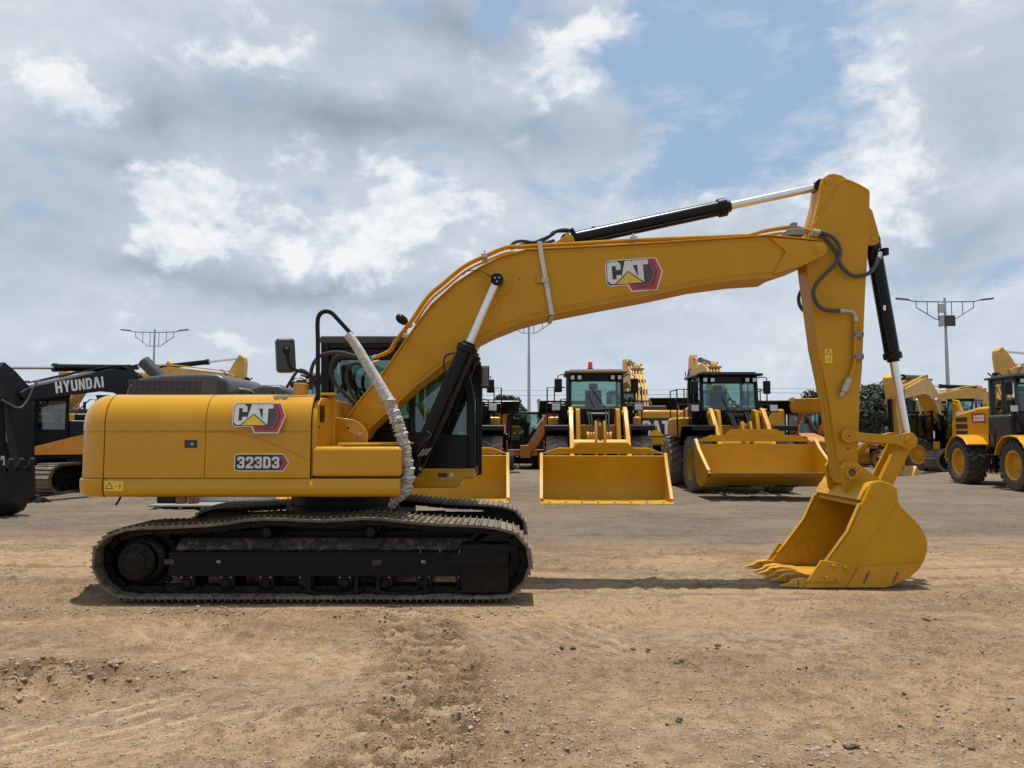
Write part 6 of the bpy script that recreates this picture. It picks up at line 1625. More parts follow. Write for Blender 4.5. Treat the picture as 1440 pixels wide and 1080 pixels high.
    if many_pipes:
        m = MB()
        for k in range(5):
            q = rot2([(.6 + k * .55, .72 + k * .24 if k < 3 else 1.5)], A, bo)[0]; m.box(q[0] - .05, q[0] + .05, -.26, .26, q[1], q[1] + .08)
        b_(m, 'line_clamps', 'grey', boo, .005)
    # stick
    tip = rot2([(5.55, 0)], A, bo)[0]; B_ = R(stick_deg)
    spts = [(-.85, .42), (-.70, .56), (-.45, .55), (.3, .38), (2.75, .12), (2.9, 0), (2.75, -.13), (.2, -.24), (-.15, -.22), (-.6, .15)]
    m = MB(); m.prism(rot2(spts, B_, tip), -.17, .17); sto = b_(m, 'stick', arm, None, .012)
    end = rot2([(2.8, 0)], B_, tip)[0]; K = R(bucket_deg)
    # bucket: hinge at origin, mouth towards -y of its own frame
    kp = [(-.12, .05), (.35, .22), (.75, .12), (1.1, -.25), (1.2, -.65), (1.05, -1.0), (.75, -1.2), (.35, -1.35), (.15, -1.4), (.10, -1.2), (-.1, -.55)]
    shell = [(p.x, p.y) for p in smooth_path([Vector((a, b, 0)) for a, b in kp[:9]], 3)]
    m = MB(); m.strip(rot2(shell, K, end), .035, -.56, .56, side=-1); bko = b_(m, 'bucket', arm, None, 0)
    for y in (-.60, .56): m = MB(); m.prism(rot2(kp, K, end), y, y + .04); b_(m, 'bucket_side', arm, bko, .006)
    for k in range(5):
        y = -.5 + k * .25; m = MB(); a = rot2([(.34, -1.36)], K, end)[0]; b = rot2([(.0, -1.68)], K, end)[0]; m.bar((a[0], y, a[1]), (b[0], y, b[1]), .10, .09, (0, 1, 0)); b_(m, 'bucket_tooth', arm, bko, .015)
    m = MB()
    for y in (-.25, .20): m.prism(rot2([(-.12, -.1), (-.1, .14), (.1, .16), (.5, .3), (.6, .05), (.2, -.2)], K, end), y, y + .05)
    b_(m, 'bucket_ears', arm, bko)
    # cylinders
    def ramm(a, b, rb, rr, f, ys, nm='hydraulic_cylinder'):
        for y in ys:
            Bm, Rm = MB(), MB(); cyl_simple(Bm, Rm, (a[0], y, a[1]), (b[0], y, b[1]), rb, rr, f); o = b_(Bm, nm, 'black', None, .004); b_(Rm, 'piston_rod', 'chrome', o, 0)
    ramm((.95, 1.35), rot2([(2.05, .78)], A, bo)[0], .10, .05, .6, (-.36, .36))
    ramm(rot2([(2.45, 1.58)], A, bo)[0], rot2([(-.72, .44)], B_, tip)[0], .10, .05, .62, (0,))
    m = MB(); m.prism(rot2([(2.2, 1.38), (2.4, 1.66), (2.55, 1.66), (2.7, 1.4)], A, bo), -.12, .12); b_(m, 'cylinder_lug', arm, boo)
    kn = rot2([(.35, .18)], K, end)[0]; mid = rot2([(2.35, .55)], B_, tip)[0]
    ramm(rot2([(.1, .52)], B_, tip)[0], mid, .085, .045, .62, (0,))
    m = MB()
    for y in (-.2, .16): m.bar((mid[0], y + .02, mid[1]), (*[rot2([(2.45, .05)], B_, tip)[0][0]], y + .02, rot2([(2.45, .05)], B_, tip)[0][1]), .04, .12, (0, 1, 0))
    m.bar((mid[0], 0, mid[1]), (kn[0], 0, kn[1]), .2, .12, (0, 1, 0)); b_(m, 'bucket_link', arm)
    for y in (-.24, .24):
        m = MB(); a = rot2([(5.2, .45)], A, bo)[0]; b = rot2([(.1, .62)], B_, tip)[0]; mm_ = ((a[0] + b[0]) / 2 + .15, (a[1] + b[1]) / 2 - .35)
        m.tube([(a[0], y, a[1]), (a[0] + .2, y * 1.2, a[1] - .1), (mm_[0] - .1, y * 1.3, mm_[1] - .1), (b[0], y, b[1])], .028, 6, 5); b_(m, 'hydraulic_hose', 'hosegrey', None, 0); m = MB()
        c0 = (.2, 2.1); c1 = rot2([(.3, .5)], A, bo)[0]
        m.tube([(c0[0] - .4, y, c0[1]), (c0[0] - .3, y, c0[1] + .5), (c1[0] - .1, y, c1[1] + .2), (c1[0], y, c1[1])], .03, 6, 5)
        b_(m, 'hydraulic_hose', 'hosegrey', None, 0)
    return t
# dark excavators at the far left
xh, yh = -9.55, 20.6
H1 = make_exc('excavator', 'dark navy excavator with large white letters along its boom, beside the yellow counterweight', (-10.1, 23.8, 0), R(248), 'navy', 'navy', 11, -97, -60, .95, R(40), text='HYUNDAI', trim='orange_trim', guard=True, hoodmat='navy')
H2 = make_exc('excavator', 'dark excavator with mesh guarded cab and orange side stripe, under the lettered boom', (-13.9, 22.8, 0), R(210), 'navy', 'navy', -3, -110, -40, .95, R(58), trim='orange_trim', guard=True, hoodmat='navy')
A1 = make_exc('excavator', 'yellow excavator seen from behind with CAT in white on its black rear badge', (W(908, 0, 32).x, 33.5, 0), R(88), 'old_yellow', 'pale_yellow', 22, -60, -40, 1.18, 0, rear_badge=True, many_pipes=True)
A2 = make_exc('excavator', 'yellow excavator almost hidden behind the dark roofed loader, boom top above its cab', (W(1040, 0, 33).x, 36, 0), R(90), 'old_yellow', 'pale_yellow', 24, -60, -40, 1.24, 0, many_pipes=True)
A3 = make_exc('excavator', 'yellow and black excavator with 320D on its side and folded boom, beside the compact loader', (W(1306, 0, 36).x, 36, 0), R(224), 'old_yellow', 'pale_yellow', 13, -96, -60, 1.1, R(-25), side_no='320D', many_pipes=True)
A4 = make_exc('excavator', 'yellow excavator behind the black engine hood, boom tip above the hood', (W(165, 0, 37).x, 37, 0), R(-6), 'old_yellow', 'pale_yellow', 20, -80, -40, 1.2, 0)
A5 = make_exc('excavator', 'yellow excavator behind the lettered boom, its stick top beside the exhaust pipe', (W(62, 0, 38).x, 38.5, 0), R(-4), 'old_yellow', 'pale_yellow', 19, -84, -40, 1.2, 0)
A6 = make_exc('excavator', 'yellow excavator behind the dark stick, only its boom showing above the dark one', (W(240, 0, 36).x, 41, 0), R(184), 'old_yellow', 'pale_yellow', 19, -92, -40, 1.2, 0)
A7 = make_exc('excavator', 'yellow excavator behind the compact loader, boom top above the grey cab roof', (W(1600, 0, 33).x, 33, 0), R(182), 'old_yellow', 'pale_yellow', 20, -84, -40, 1.2, 0)
A8 = make_exc('excavator', 'yellow excavator far behind the folded one, its boom rising beside the panel lamp pole', (W(1420, 0, 46).x, 47, 0), R(190), 'old_yellow', 'pale_yellow', 16, -88, -40, 1.15, 0, many_pipes=True)
# loose bucket standing at the edge of the frame, teeth up
q = W(-32, 700, 15.4)
tb_ = thing('excavator_bucket', 'black excavator bucket with its teeth turned up, standing on the gravel below the dark stick', 'bucket', (q.x, 15.6, 0), R(-20))
prof = [(-.62, 1.18), (-.70, .8), (-.62, .35), (-.35, .06), (.05, .0), (.45, .12), (.66, .45), (.74, .85), (.76, 1.15)]
pp = [(p.x, p.y) for p in smooth_path([Vector((a, b, 0)) for a, b in prof], 3)]
mb = MB(); mb.strip([(p[0], p[1] + .0) for p in pp], .035, -.62, .62, side=1); mb.build('shell', M['navy'], tb_)
for y in (-.66, .62):
    mb = MB(); mb.prism(prof, y, y + .04); mb.build('side_plate', M['navy'], tb_, .008)
for k in range(5):
    mb = MB(); mb.bar((.74, -.52 + k * .26, 1.05), (.84, -.52 + k * .26, 1.36), .11, .10, (0, 1, 0)); mb.build('bucket_tooth', M['navy'], tb_, .02)
for y in (-.25, .20):
    mb = MB(); mb.prism([(-.9, .5), (-.66, .3), (-.64, 1.0), (-.85, 1.05)], y, y + .05); mb.build('hanger_plate', M['navy'], tb_, .01)

tb_.scale = (.88, .88, .88)
# ================= backhoe loader (front towards -Y) ===============================================
def make_backhoe(name, label, loc, rz, mat, bucketmat, raised=True, group=None, text=False, cat='backhoe loader', hoe=True, slew=0):
    t = thing(name, label, cat, loc, rz, group)
    def b_(mb, nm, mt, par=None, bev=.012, **k): return mb.build(nm, M[mt], par or t, bev, **k)
    m = MB(); m.box(-.35, .35, -1.0, 3.0, .55, .95); m.cyl((-.95, 0, .45), (.95, 0, .45), .1, n=12); m.cyl((-.8, 2.2, .75), (.8, 2.2, .75), .14, n=12); b_(m, 'chassis', 'under')
    m = MB(); m.prism([(-1.0, .95), (-1.0, 1.35), (-.8, 1.55), (1.1, 1.75), (1.1, .95)], -.42, .42, 'x'); b_(m, 'engine_hood', mat, None, .06, seg=3)
    m = MB()
    for s in (-1, 1):
        x = s * .75
        for y in (1.15, 2.0, 2.75): m.bar((x, y, 1.0), (x * .96, y, 2.68), .08, .08, (1, 0, 0))
        m.box(min(x, x - s * .05), max(x, x - s * .05), 1.15, 2.75, 1.0, 1.45)
    m.box(-.75, .75, 1.12, 1.18, 1.0, 1.7); m.box(-.7, .7, 1.2, 2.7, 1.0, 1.08); m.box(-.75, .75, 2.70, 2.76, 1.0, 1.4)
    cb_ = b_(m, 'cab', 'black'); m = MB(); m.box(-.85, .85, 1.0, 2.9, 2.66, 2.76); b_(m, 'cab_roof', 'black', cb_, .03)
    m = MB(); m.add([(-.7, 1.15, 1.7), (.7, 1.15, 1.7), (.68, 1.15, 2.64), (-.68, 1.15, 2.64)], [(0, 1, 2, 3)]); m.add([(-.7, 2.73, 1.4), (.7, 2.73, 1.4), (.68, 2.73, 2.64), (-.68, 2.73, 2.64)], [(0, 1, 2, 3)])
    for s in (-1, 1): m.add([(s * .72, 1.2, 1.45), (s * .72, 2.7, 1.45), (s * .70, 2.7, 2.64), (s * .70, 1.2, 2.64)], [(0, 1, 2, 3)])
    m.build('cab_glazing', M['glass'], cb_, smooth=False, recalc=False)
    m = MB(); m.box(-.24, .24, 1.75, 2.2, 1.2, 1.6); m.box(-.22, .22, 2.15, 2.25, 1.6, 2.25); b_(m, 'driver_seat', 'seat', cb_, .04)
    for s in (-1, 1):
        m = MB()
        if raised: m.prism([(1.05, 1.75), (.85, 1.9), (-.4, 2.45), (-1.3, 2.85), (-1.4, 2.70), (-.5, 2.18), (.6, 1.62), (1.0, 1.5)], s * .60 - .06, s * .60 + .06, 'x')
        else: m.prism([(1.05, 1.65), (.85, 1.75), (-.6, 1.55), (-1.6, .7), (-1.65, .45), (-1.5, .45), (-.7, 1.2), (.8, 1.4)], s * .60 - .06, s * .60 + .06, 'x')
        a = b_(m, 'loader_arm', mat)
        B, Rr = MB(), MB(); cyl_simple(B, Rr, (s * .60, .6, .95), (s * .60, -.5, 2.15) if raised else (s * .6, -.7, 1.2), .07, .04, .6); c = b_(B, 'lift_cylinder', 'black', None, .003); b_(Rr, 'piston_rod', 'chrome', c, 0)
        B, Rr = MB(), MB(); cyl_simple(B, Rr, (s * .42, -.3, 2.5) if raised else (s * .42, -.5, 1.5), (s * .42, -1.3, 3.05) if raised else (s * .42, -1.5, 1.1), .06, .035, .6); c = b_(B, 'tilt_cylinder', mat, None, .003); b_(Rr, 'piston_rod', 'chrome', c, 0)
    hz = (0, -1.38, 2.80) if raised else (0, -1.6, .55)
    prof = [(-.9, -.45), (-.3, -.45), (-.08, -.36), (.0, -.15), (.0, .2), (-.1, .55)]
    pb = [(p.x, p.y) for p in smooth_path([Vector((a, b, 0)) for a, b in prof], 3)]
    m = MB(); m.strip(pb, .03, -1.15, 1.15, 'x', side=-1); bk = m.build('bucket', M[bucketmat], t, loc=hz)
    for s in (-1, 1): m = MB(); m.prism([(-.9, -.455), (-.3, -.455), (-.06, -.36), (.01, -.15), (.01, .2), (-.1, .56), (-.3, .4), (-.8, -.2)], s * 1.15 - .015, s * 1.15 + .015, 'x'); b_(m, 'bucket_side', bucketmat, bk, .005)
    m = MB()
    for k in range(5): m.box(-.9 + k * .45 - .03, -.9 + k * .45 + .03, -.85, -.1, -.50, -.452)
    b_(m, 'bucket_ribs', bucketmat, bk, .004)
    if raised: bk.rotation_euler = (R(random.choice((-52, -46, -58))), 0, 0)
    if hoe:
        m = MB()
        for s in (-1, 1): m.box(s * .95 - .10, s * .95 + .10, 3.0, 3.2, .25, 1.35)
        m.box(-1.05, 1.05, 3.0, 3.2, .65, .95); m.box(-.25, .25, 3.1, 3.45, .55, 1.15); fr = b_(m, 'rear_frame', mat, None, .02)
        for s in (-1, 1): m = MB(); m.box(s * .95 - .07, s * .95 + .07, 3.03, 3.17, .03, .45); m.box(s * .95 - .18, s * .95 + .18, 2.95, 3.25, .0, .05); b_(m, 'stabiliser', mat, None, .01)
        def sl(mb):
            if slew:
                c, q = math.cos(R(slew)), math.sin(R(slew)); mb.v = [(x * c - (y - 3.25) * q, 3.25 + x * q + (y - 3.25) * c, z) for x, y, z in mb.v]
            return mb
        bpoly = [(3.3, .85), (3.15, 1.05), (3.5, 1.7), (3.45, 2.35), (3.25, 3.0), (3.4, 3.12), (3.55, 3.0), (3.9, 2.3), (3.9, 1.75), (3.6, 1.0), (3.45, .8)]
        if slew: bpoly = [(3.1, .75), (3.25, 1.1), (3.75, 1.55), (4.0, 2.0), (4.35, 2.75), (4.65, 3.15), (4.85, 3.05), (4.65, 2.6), (4.3, 1.8), (3.85, 1.1), (3.4, .7)]
        m = MB(); sl(m.prism(bpoly, -.13, .13, 'x')); bo_ = b_(m, 'backhoe_boom', mat, None, .02)
        m = MB(); m.prism([(3.25, 3.15), (3.45, 3.2), (3.62, 2.9), (4.25, 1.2), (4.2, 1.05), (4.05, 1.1)], -.28, -.14, 'x') if False else m.prism([(4.65, 3.3), (4.95, 3.25), (5.0, 1.1), (4.85, 1.0), (4.7, 1.05)] if slew else [(3.3, 3.25), (3.55, 3.2), (4.35, 1.1), (4.2, 1.0), (4.05, 1.05)], -.10, .10, 'x'); sl(m); b_(m, 'backhoe_stick', mat, None, .02)
        m = MB(); m.prism([(4.2, 1.1), (3.9, 1.0), (3.75, .6), (3.95, .3), (4.3, .25), (4.4, .8)], -.35, .35, 'x'); m.v = [(x, y + (.65 if slew else 0), z) for x, y, z in m.v]; sl(m); b_(m, 'backhoe_bucket', 'black', None, .02)
        B, Rr = MB(), MB(); cyl_simple(B, Rr, (.0, 3.25, 1.6), (.0, 3.3, 2.9), .07, .04, .6) if not slew else cyl_simple(B, Rr, (0, 3.2, 1.2), (0, 4.1, 2.4), .07, .04, .6); sl(B); sl(Rr); c = b_(B, 'boom_cylinder', 'black', None, .003); b_(Rr, 'piston_rod', 'chrome', c, 0)
        if text:
            m = MB(); x = 0
            for s in (-1, 1): 
                m.fprism([(-.26, -.18), (.26, -.18), (.26, .18), (-.26, .18)], (s * .132, 3.68, 2.45), (0, -s * -.35, .94) if False else (0, .0, 1), (0, s, 0), (s, 0, 0), 0, .004)
            b_(m, 'emblem_plate', 'white', bo_, 0)
    add_wheels(t, [(-.82, 2.2), (.82, 2.2)], .76, .42, mat, 'tyre')
    m, ty = wheel_meshes(.47, .30, mat, 'tyre', lug=.03, n_l=18)
    rim = m.build('wheel', M[mat], t); tt = ty.build('tyre', M['tyre'], rim)
    for i, s in enumerate((-1, 1)):
        o = rim
        if i: o = rim.copy(); C.objects.link(o); o.parent = t; c = tt.copy(); C.objects.link(c); c.parent = o
        o.location = (s * .85, 0, .46); o.rotation_euler = (random.uniform(0, 6), 0, 0 if s > 0 else math.pi)
    return t
G_B = 'backhoe loaders with raised black buckets behind the wheel loaders'
make_backhoe('backhoe_loader', 'orange backhoe loader seen from behind with curved boom, beside the lamp pole', (W(741, 0, 37).x, 39.5, 0), R(178), 'orange', 'black', False, slew=72)
P1 = make_backhoe('backhoe_loader', 'backhoe loader with raised black bucket, beside the excavator cab mirror', (W(692, 0, 34).x, 35.5, 0), R(2), 'orange', 'black', True, G_B)
for u, Y, rz, lb in ((786, 35, 4, 'backhoe loader with raised black bucket, behind the beacon loader and orange backhoe'), (940, 36, -3, 'backhoe loader with raised black bucket, between the two loaders behind the rear badge'), (1072, 35, -6, 'backhoe loader with raised black bucket, behind the dark roofed loader')):
    c = copy_tree(P1); c['label'] = lb; c.location = (W(u, 0, Y).x, Y + 1.2, 0); c.rotation_euler = (0, 0, R(rz))
    for b in sub(c, 'bucket'): b.rotation_euler = (R(random.uniform(-62, -44)), 0, 0)
make_backhoe('backhoe_loader', 'yellow backhoe loader with raised yellow bucket, just beside the excavator stick', (W(1136, 0, 34).x, 35.0, 0), R(-8), 'orange', 'old_yellow', True)
make_backhoe('backhoe_loader', 'yellow backhoe loader with folded rear arm, seen beyond the bucket link', (W(1226, 0, 38).x, 37.5, 0), R(205), 'bright_yellow', 'bright_yellow', False, text=True)

# ================= plate with drums under the counterweight =========================================
pt = thing('steel_skid', 'flat grey steel skid on the ground under the yellow counterweight', 'skid', (-8.0, 17.3, 0))
a = W(212, 717, 17.2); b = W(360, 717, 17.2); ox = -8.0
m = MB(); m.box(a.x - ox, b.x - ox, -.25, 1.6, .07, .11)
for k in range(5): q = a.x - ox + .2 + k * .5; m.box(q - .04, q + .04, -.2, 1.5, .005, .068)
m.build('deck_plate', M['grey'], pt, .005)
m = MB(); m.box(W(300, 0, 18).x - ox, b.x - ox, .6, 1.4, .115, .5); m.build('side_box', M['galv'], pt, .02)
def drum(u, lb, mat, r=.13):
    q = W(u, 708, 17.5); m = MB(); m.lathe((q.x, 17.55, .115), (0, 0, .62), [(0, 0), (r, 0), (r, .32), (r * 1.05, .34), (r, .36), (r, .64), (r * 1.05, .66), (r, .68), (r, 1), (0, 1)], 20)
    o = m.build('drum', M[mat], None, origin=(q.x, 17.55, 0)); o.location = (q.x, 17.55, 0); tag(o, lb, 'drum')
drum(254, 'dark red drum on the steel skid, nearer the black block', 'red_paint'); drum(271, 'dull red drum on the steel skid, nearer the grey side box', 'rust', .12)
q = W(232, 708, 17.5); m = MB(); m.prism([(-.2, 0), (.22, 0), (.2, .28), (-.1, .34), (-.2, .2)], -.2, .2); o = m.build('black_block', M['black'], None, .03); o.location = (q.x, 17.7, .112); tag(o, 'small black rubber block lying on the steel skid', 'block')
# ================= street lamps ====================================================================
def make_lamp(loc, H, arm, label, box=False, rz=0):
    t = thing('street_lamp', label, 'street lamp', loc, rz, 'tall double armed street lamps')
    m = MB(); m.lathe((0, 0, 0), (0, 0, H), [(0, 0), (.16, 0), (.16, .004), (.14, .3), (.12, .301), (.10, .7), (.085, .701), (.07, 1), (0, 1)], 16); m.cyl((0, 0, 0), (0, 0, .05), .3, n=12); m.build('pole', M['galv'], t)
    for s in (-1, 1):
        m = MB(); zt_ = H - .25; zb = H - 1.35
        m.tube([(0, 0, zt_), (s * arm * .8, 0, zt_ + .03), (s * arm, 0, zt_ + .12)], .035, 6); m.tube([(0, 0, zb), (s * .25 * arm, 0, zb), (s * arm * .78, 0, zt_ - .35), (s * arm * .78, 0, zt_)], .03, 6)
        for f in (.18, .48):
            zz = zb if f < .25 else zb + (zt_ - .35 - zb) * (f - .25) / .53
            m.tube([(s * arm * f, 0, zz), (s * arm * f, 0, zt_)], .024, 6)
        a = m.build('arm', M['galvdark'], t)
        m = MB(); m.obox((s * (arm + .35), 0, zt_ + .18), (.8, .22, .09), Matrix.Rotation(R(-6 * s), 3, 'Y')); h = m.build('lamp_head', M['galvdark'], t, .02)
        m = MB(); m.obox((s * (arm + .4), 0, zt_ + .13), (.5, .18, .02), Matrix.Rotation(R(-6 * s), 3, 'Y')); m.build('lamp_lens', M['lens'], h)
    if box:
        m = MB(); m.box(-.42, -.08, -.2, .1, H - .92, H - .38); m.build('control_box', M['galv'], t, .02)
        m = MB(); m.box(-.20, .42, -.36, -.30, H - 1.82, H - 1.15); bd_ = m.build('message_panel', M['decal_black'], t, .01)
        m = MB(); m.box(-.38, -.22, -.30, .15, H - 1.80, H - 1.12); m.build('panel_case', M['galv'], t, .02)
        m = MB()
        for k in range(3): m.box(-.1, .30, -.364, -.361, H - 1.36 - k * .16, H - 1.32 - k * .16)
        m.build('panel_slots', M['rust'], bd_)
    return t
def lampH(v, Y): return W(720, v, Y).z
make_lamp((W(232, 0, 60).x, 60, 0), lampH(463, 60), 1.95, 'slender street lamp above the engine hood, thinnest of the three lamps')
make_lamp((W(743, 0, 56).x, 56, 0), lampH(443, 56), 2.1, 'pale street lamp standing below the boom beside the orange backhoe')
make_lamp((W(1312.5, 0, 47).x, 47, 0), lampH(419, 47), 2.3, 'street lamp with dark message panel and grey box, behind the folded excavator', True)

# ================= overhead wires ==================================================================
for v, sag, lb in ((546, 3, 'thin grey power line, upper of the two wires across the low sky'), (552, 4, 'thin grey power line, lower of the two wires across the low sky')):
    pts = []
    for i in range(0, 41):
        u = -300 + i * 52; f = ((u + 300) % 693) / 693; pts.append(W(u, v + sag * 4 * f * (1 - f), 130))
    m = MB(); m.tube(pts, .045, 5); o = m.build('power_line', M['galv']); tag(o, lb, 'power line', 'power lines across the low sky')

# ================= trees ===========================================================================
def make_tree(loc, H, Wd, seed, label, dens=2600, trunk=.22, leaf=.30):
    rng = np.random.RandomState(seed); t = thing('tree', label, 'tree', loc, 0, 'trees beyond the yard')
    m = MB(); m.tube([(0, 0, 0), (.1, .05, H * .25), (.0, .1, H * .5), (.1, 0, H * .8)], lambda q: trunk * (1 - q * .8), 8, 3)
    cl = []
    n_c = 16
    for k in range(n_c):
        a = rng.rand() * 6.28; rr = Wd * .5 * math.sqrt(rng.rand()) * .85; z = H * (.42 + .50 * rng.rand()); rr *= 1.0 - max(0, (z / H - .62)) * 1.7
        c = np.array([rr * math.cos(a), rr * math.sin(a), z]); cl.append((c, Wd * (.13 + .12 * rng.rand())))
        m.tube([(0, 0, H * (.2 + .3 * rng.rand())), tuple(c * np.array([.5, .5, .85])), tuple(c)], lambda q: trunk * .35 * (1 - q * .8), 5, 3)
    m.build('trunk', M['bark'], t)
    per = dens // n_c; V = []
    for c, r in cl:
        d = rng.randn(per, 3); d /= np.linalg.norm(d, axis=1)[:, None]; P = c + d * (r * (.55 + .6 * rng.rand(per, 1) ** .6)) * np.array([1.15, 1.15, .8])
        V.append(P)
    P = np.concatenate(V); n = len(P)
    a = rng.randn(n, 3); a /= np.linalg.norm(a, axis=1)[:, None]; b = np.cross(a, rng.randn(n, 3)); b /= np.linalg.norm(b, axis=1)[:, None]
    s = (leaf * (.5 + .8 * rng.rand(n, 1)))
    Q = np.stack([P - a * s, P - b * s * .5, P + a * s, P + b * s * .5], 1).reshape(-1, 3)
    me = bpy.data.meshes.new('crown'); me.vertices.add(n * 4); me.vertices.foreach_set('co', Q.reshape(-1).astype(np.float32))
    me.loops.add(n * 4); me.loops.foreach_set('vertex_index', np.arange(n * 4, dtype=np.int32)); me.polygons.add(n)
    me.polygons.foreach_set('loop_start', (np.arange(n) * 4).astype(np.int32)); me.polygons.foreach_set('loop_total', np.full(n, 4, np.int32)); me.update(calc_edges=True); me.materials.append(M['leaf'])
    o = bpy.data.objects.new('crown', me); C.objects.link(o); o.parent = t
    return t
for i, (u, v, Y, wd_, lb) in enumerate(((1196, 566, 92, 5, 'low dark tree behind the excavator stick, lowest of its clump'), (1216, 541, 95, 6, 'round dark tree just beside the excavator stick'), (1240, 531, 90, 6.5, 'tallest rounded tree behind the bucket cylinder'),
        (1262, 540, 94, 6, 'dark tree behind the chrome rod of the bucket cylinder'), (1284, 556, 92, 5.5, 'smaller tree behind the folded yellow excavator'), (1305, 566, 97, 6, 'low tree behind the message panel lamp'),
        (1142, 546, 110, 6, 'dark tree top above the raised yellow bucket'), (1120, 562, 112, 5, 'small tree behind the raised yellow bucket'), (713, 557, 100, 4.2, 'pointed dark tree beside the excavator cab'), (722, 566, 104, 4, 'lower tree beside the orange backhoe cab'), (699, 566, 100, 4, 'small tree right behind the cab mirror'))):
    make_tree((W(u, 0, Y).x, Y, 0), W(720, v, Y).z, wd_, 30 + i, lb, 3000)
# far belt of trees closing the horizon (uncountable)
rng = np.random.RandomState(5); n = 26000
x = rng.rand(n) * 520 - 260; y = 190 + rng.rand(n) * 14; hh = 2.6 + 2.0 * fbm(x * .06, y * 0, 4); z = hh * rng.rand(n) ** .7
P = np.stack([x, y, z], -1); a = rng.randn(n, 3); a /= np.linalg.norm(a, axis=1)[:, None]; b = np.cross(a, rng.randn(n, 3)); b /= np.linalg.norm(b, axis=1)[:, None]; s = .5 + .5 * rng.rand(n, 1)
Q = np.stack([P - a * s, P - b * s * .6, P + a * s, P + b * s * .6], 1).reshape(-1, 3)
me = bpy.data.meshes.new('far_treeline'); me.vertices.add(n * 4); me.vertices.foreach_set('co', Q.reshape(-1).astype(np.float32)); me.loops.add(n * 4); me.loops.foreach_set('vertex_index', np.arange(n * 4, dtype=np.int32)); me.polygons.add(n)
me.polygons.foreach_set('loop_start', (np.arange(n) * 4).astype(np.int32)); me.polygons.foreach_set('loop_total', np.full(n, 4, np.int32)); me.update(calc_edges=True); me.materials.append(M['leaf'])
o = bpy.data.objects.new('far_treeline', me); C.objects.link(o); o['kind'] = 'stuff'
# ================= light, sky, camera =============================================================
SUN_EL, SUN_AZ = R(84.5), R(8)      # azimuth measured from +Y towards -X : the sun stands high, slightly behind the machine
sv = Vector((-math.sin(SUN_AZ) * math.cos(SUN_EL), math.cos(SUN_AZ) * math.cos(SUN_EL), math.sin(SUN_EL)))
sl_d = bpy.data.lights.new('sun', 'SUN'); sl_d.energy = 5.0; sl_d.angle = R(.53); sl_d.color = (1, .955, .88)
so = bpy.data.objects.new('sun', sl_d); C.objects.link(so); so.rotation_euler = (-sv).to_track_quat('-Z', 'Y').to_euler(); so.location = (0, 0, 60)
wd = bpy.data.worlds.new('World'); bpy.context.scene.world = wd; wd.use_nodes = True
nt = wd.node_tree; nt.nodes.clear()
wo = nt.nodes.new('ShaderNodeOutputWorld'); bg = nt.nodes.new('ShaderNodeBackground'); nt.links.new(bg.outputs[0], wo.inputs[0])
STR = .10; bg.inputs[1].default_value = STR
sky = nt.nodes.new('ShaderNodeTexSky'); sky.sky_type = 'NISHITA'; sky.sun_disc = False
sky.sun_elevation = SUN_EL; sky.sun_rotation = -SUN_AZ; sky.air_density = 1.2; sky.dust_density = 2.0; sky.ozone_density = 1.0
tc = nt.nodes.new('ShaderNodeTexCoord'); D = tc.outputs['Generated']
sx_ = nt.nodes.new('ShaderNodeSeparateXYZ'); nt.links.new(D, sx_.inputs[0])
dx_, dy_, dz_ = sx_.outputs
az = mth(nt, 'ARCTAN2', dx_, dy_); el = mth(nt, 'ARCSINE', dz_)
def ang_of(u, v):
    d = W(u, v, 10.0) - Vector((0, 0, CAMH)); d.normalize(); return math.atan2(d.x, d.y), math.asin(d.z)
def vadd(vec, off):
    n = nt.nodes.new('ShaderNodeVectorMath'); n.operation = 'ADD'; nt.links.new(vec, n.inputs[0])
    if isinstance(off, tuple): n.inputs[1].default_value = off
    else: nt.links.new(off, n.inputs[1])
    return n.outputs[0]
def vscale(vec, s):
    n = nt.nodes.new('ShaderNodeVectorMath'); n.operation = 'MULTIPLY'; nt.links.new(vec, n.inputs[0]); n.inputs[1].default_value = s; return n.outputs[0]
def A_(a, b): return mth(nt, 'ADD', a, b)
def S_(a, b): return mth(nt, 'SUBTRACT', a, b)
def X_(a, b): return mth(nt, 'MULTIPLY', a, b)
def nz(vec, scale, det, rough, typ='FBM', out='Fac', dist=0.0):
    n = nt.nodes.new('ShaderNodeTexNoise'); n.noise_type = typ; n.normalize = True
    n.inputs['Scale'].default_value = scale; n.inputs['Detail'].default_value = det; n.inputs['Roughness'].default_value = rough; n.inputs['Distortion'].default_value = dist
    nt.links.new(vec, n.inputs['Vector']); return n.outputs[out]
w1 = vadd(nz(D, 4.5, 6, .58, out='Color'), (-.5, -.5, -.5))
DW = vadd(D, vscale(w1, (.07, .07, .05)))                     # gently warped direction
wsp = nt.nodes.new('ShaderNodeSeparateXYZ'); nt.links.new(w1, wsp.inputs[0])
cmb = nt.nodes.new('ShaderNodeCombineXYZ'); nt.links.new(A_(az, X_(wsp.outputs[0], .22)), cmb.inputs[0]); nt.links.new(A_(el, X_(wsp.outputs[2], .16)), cmb.inputs[1])
AE = cmb.outputs[0]
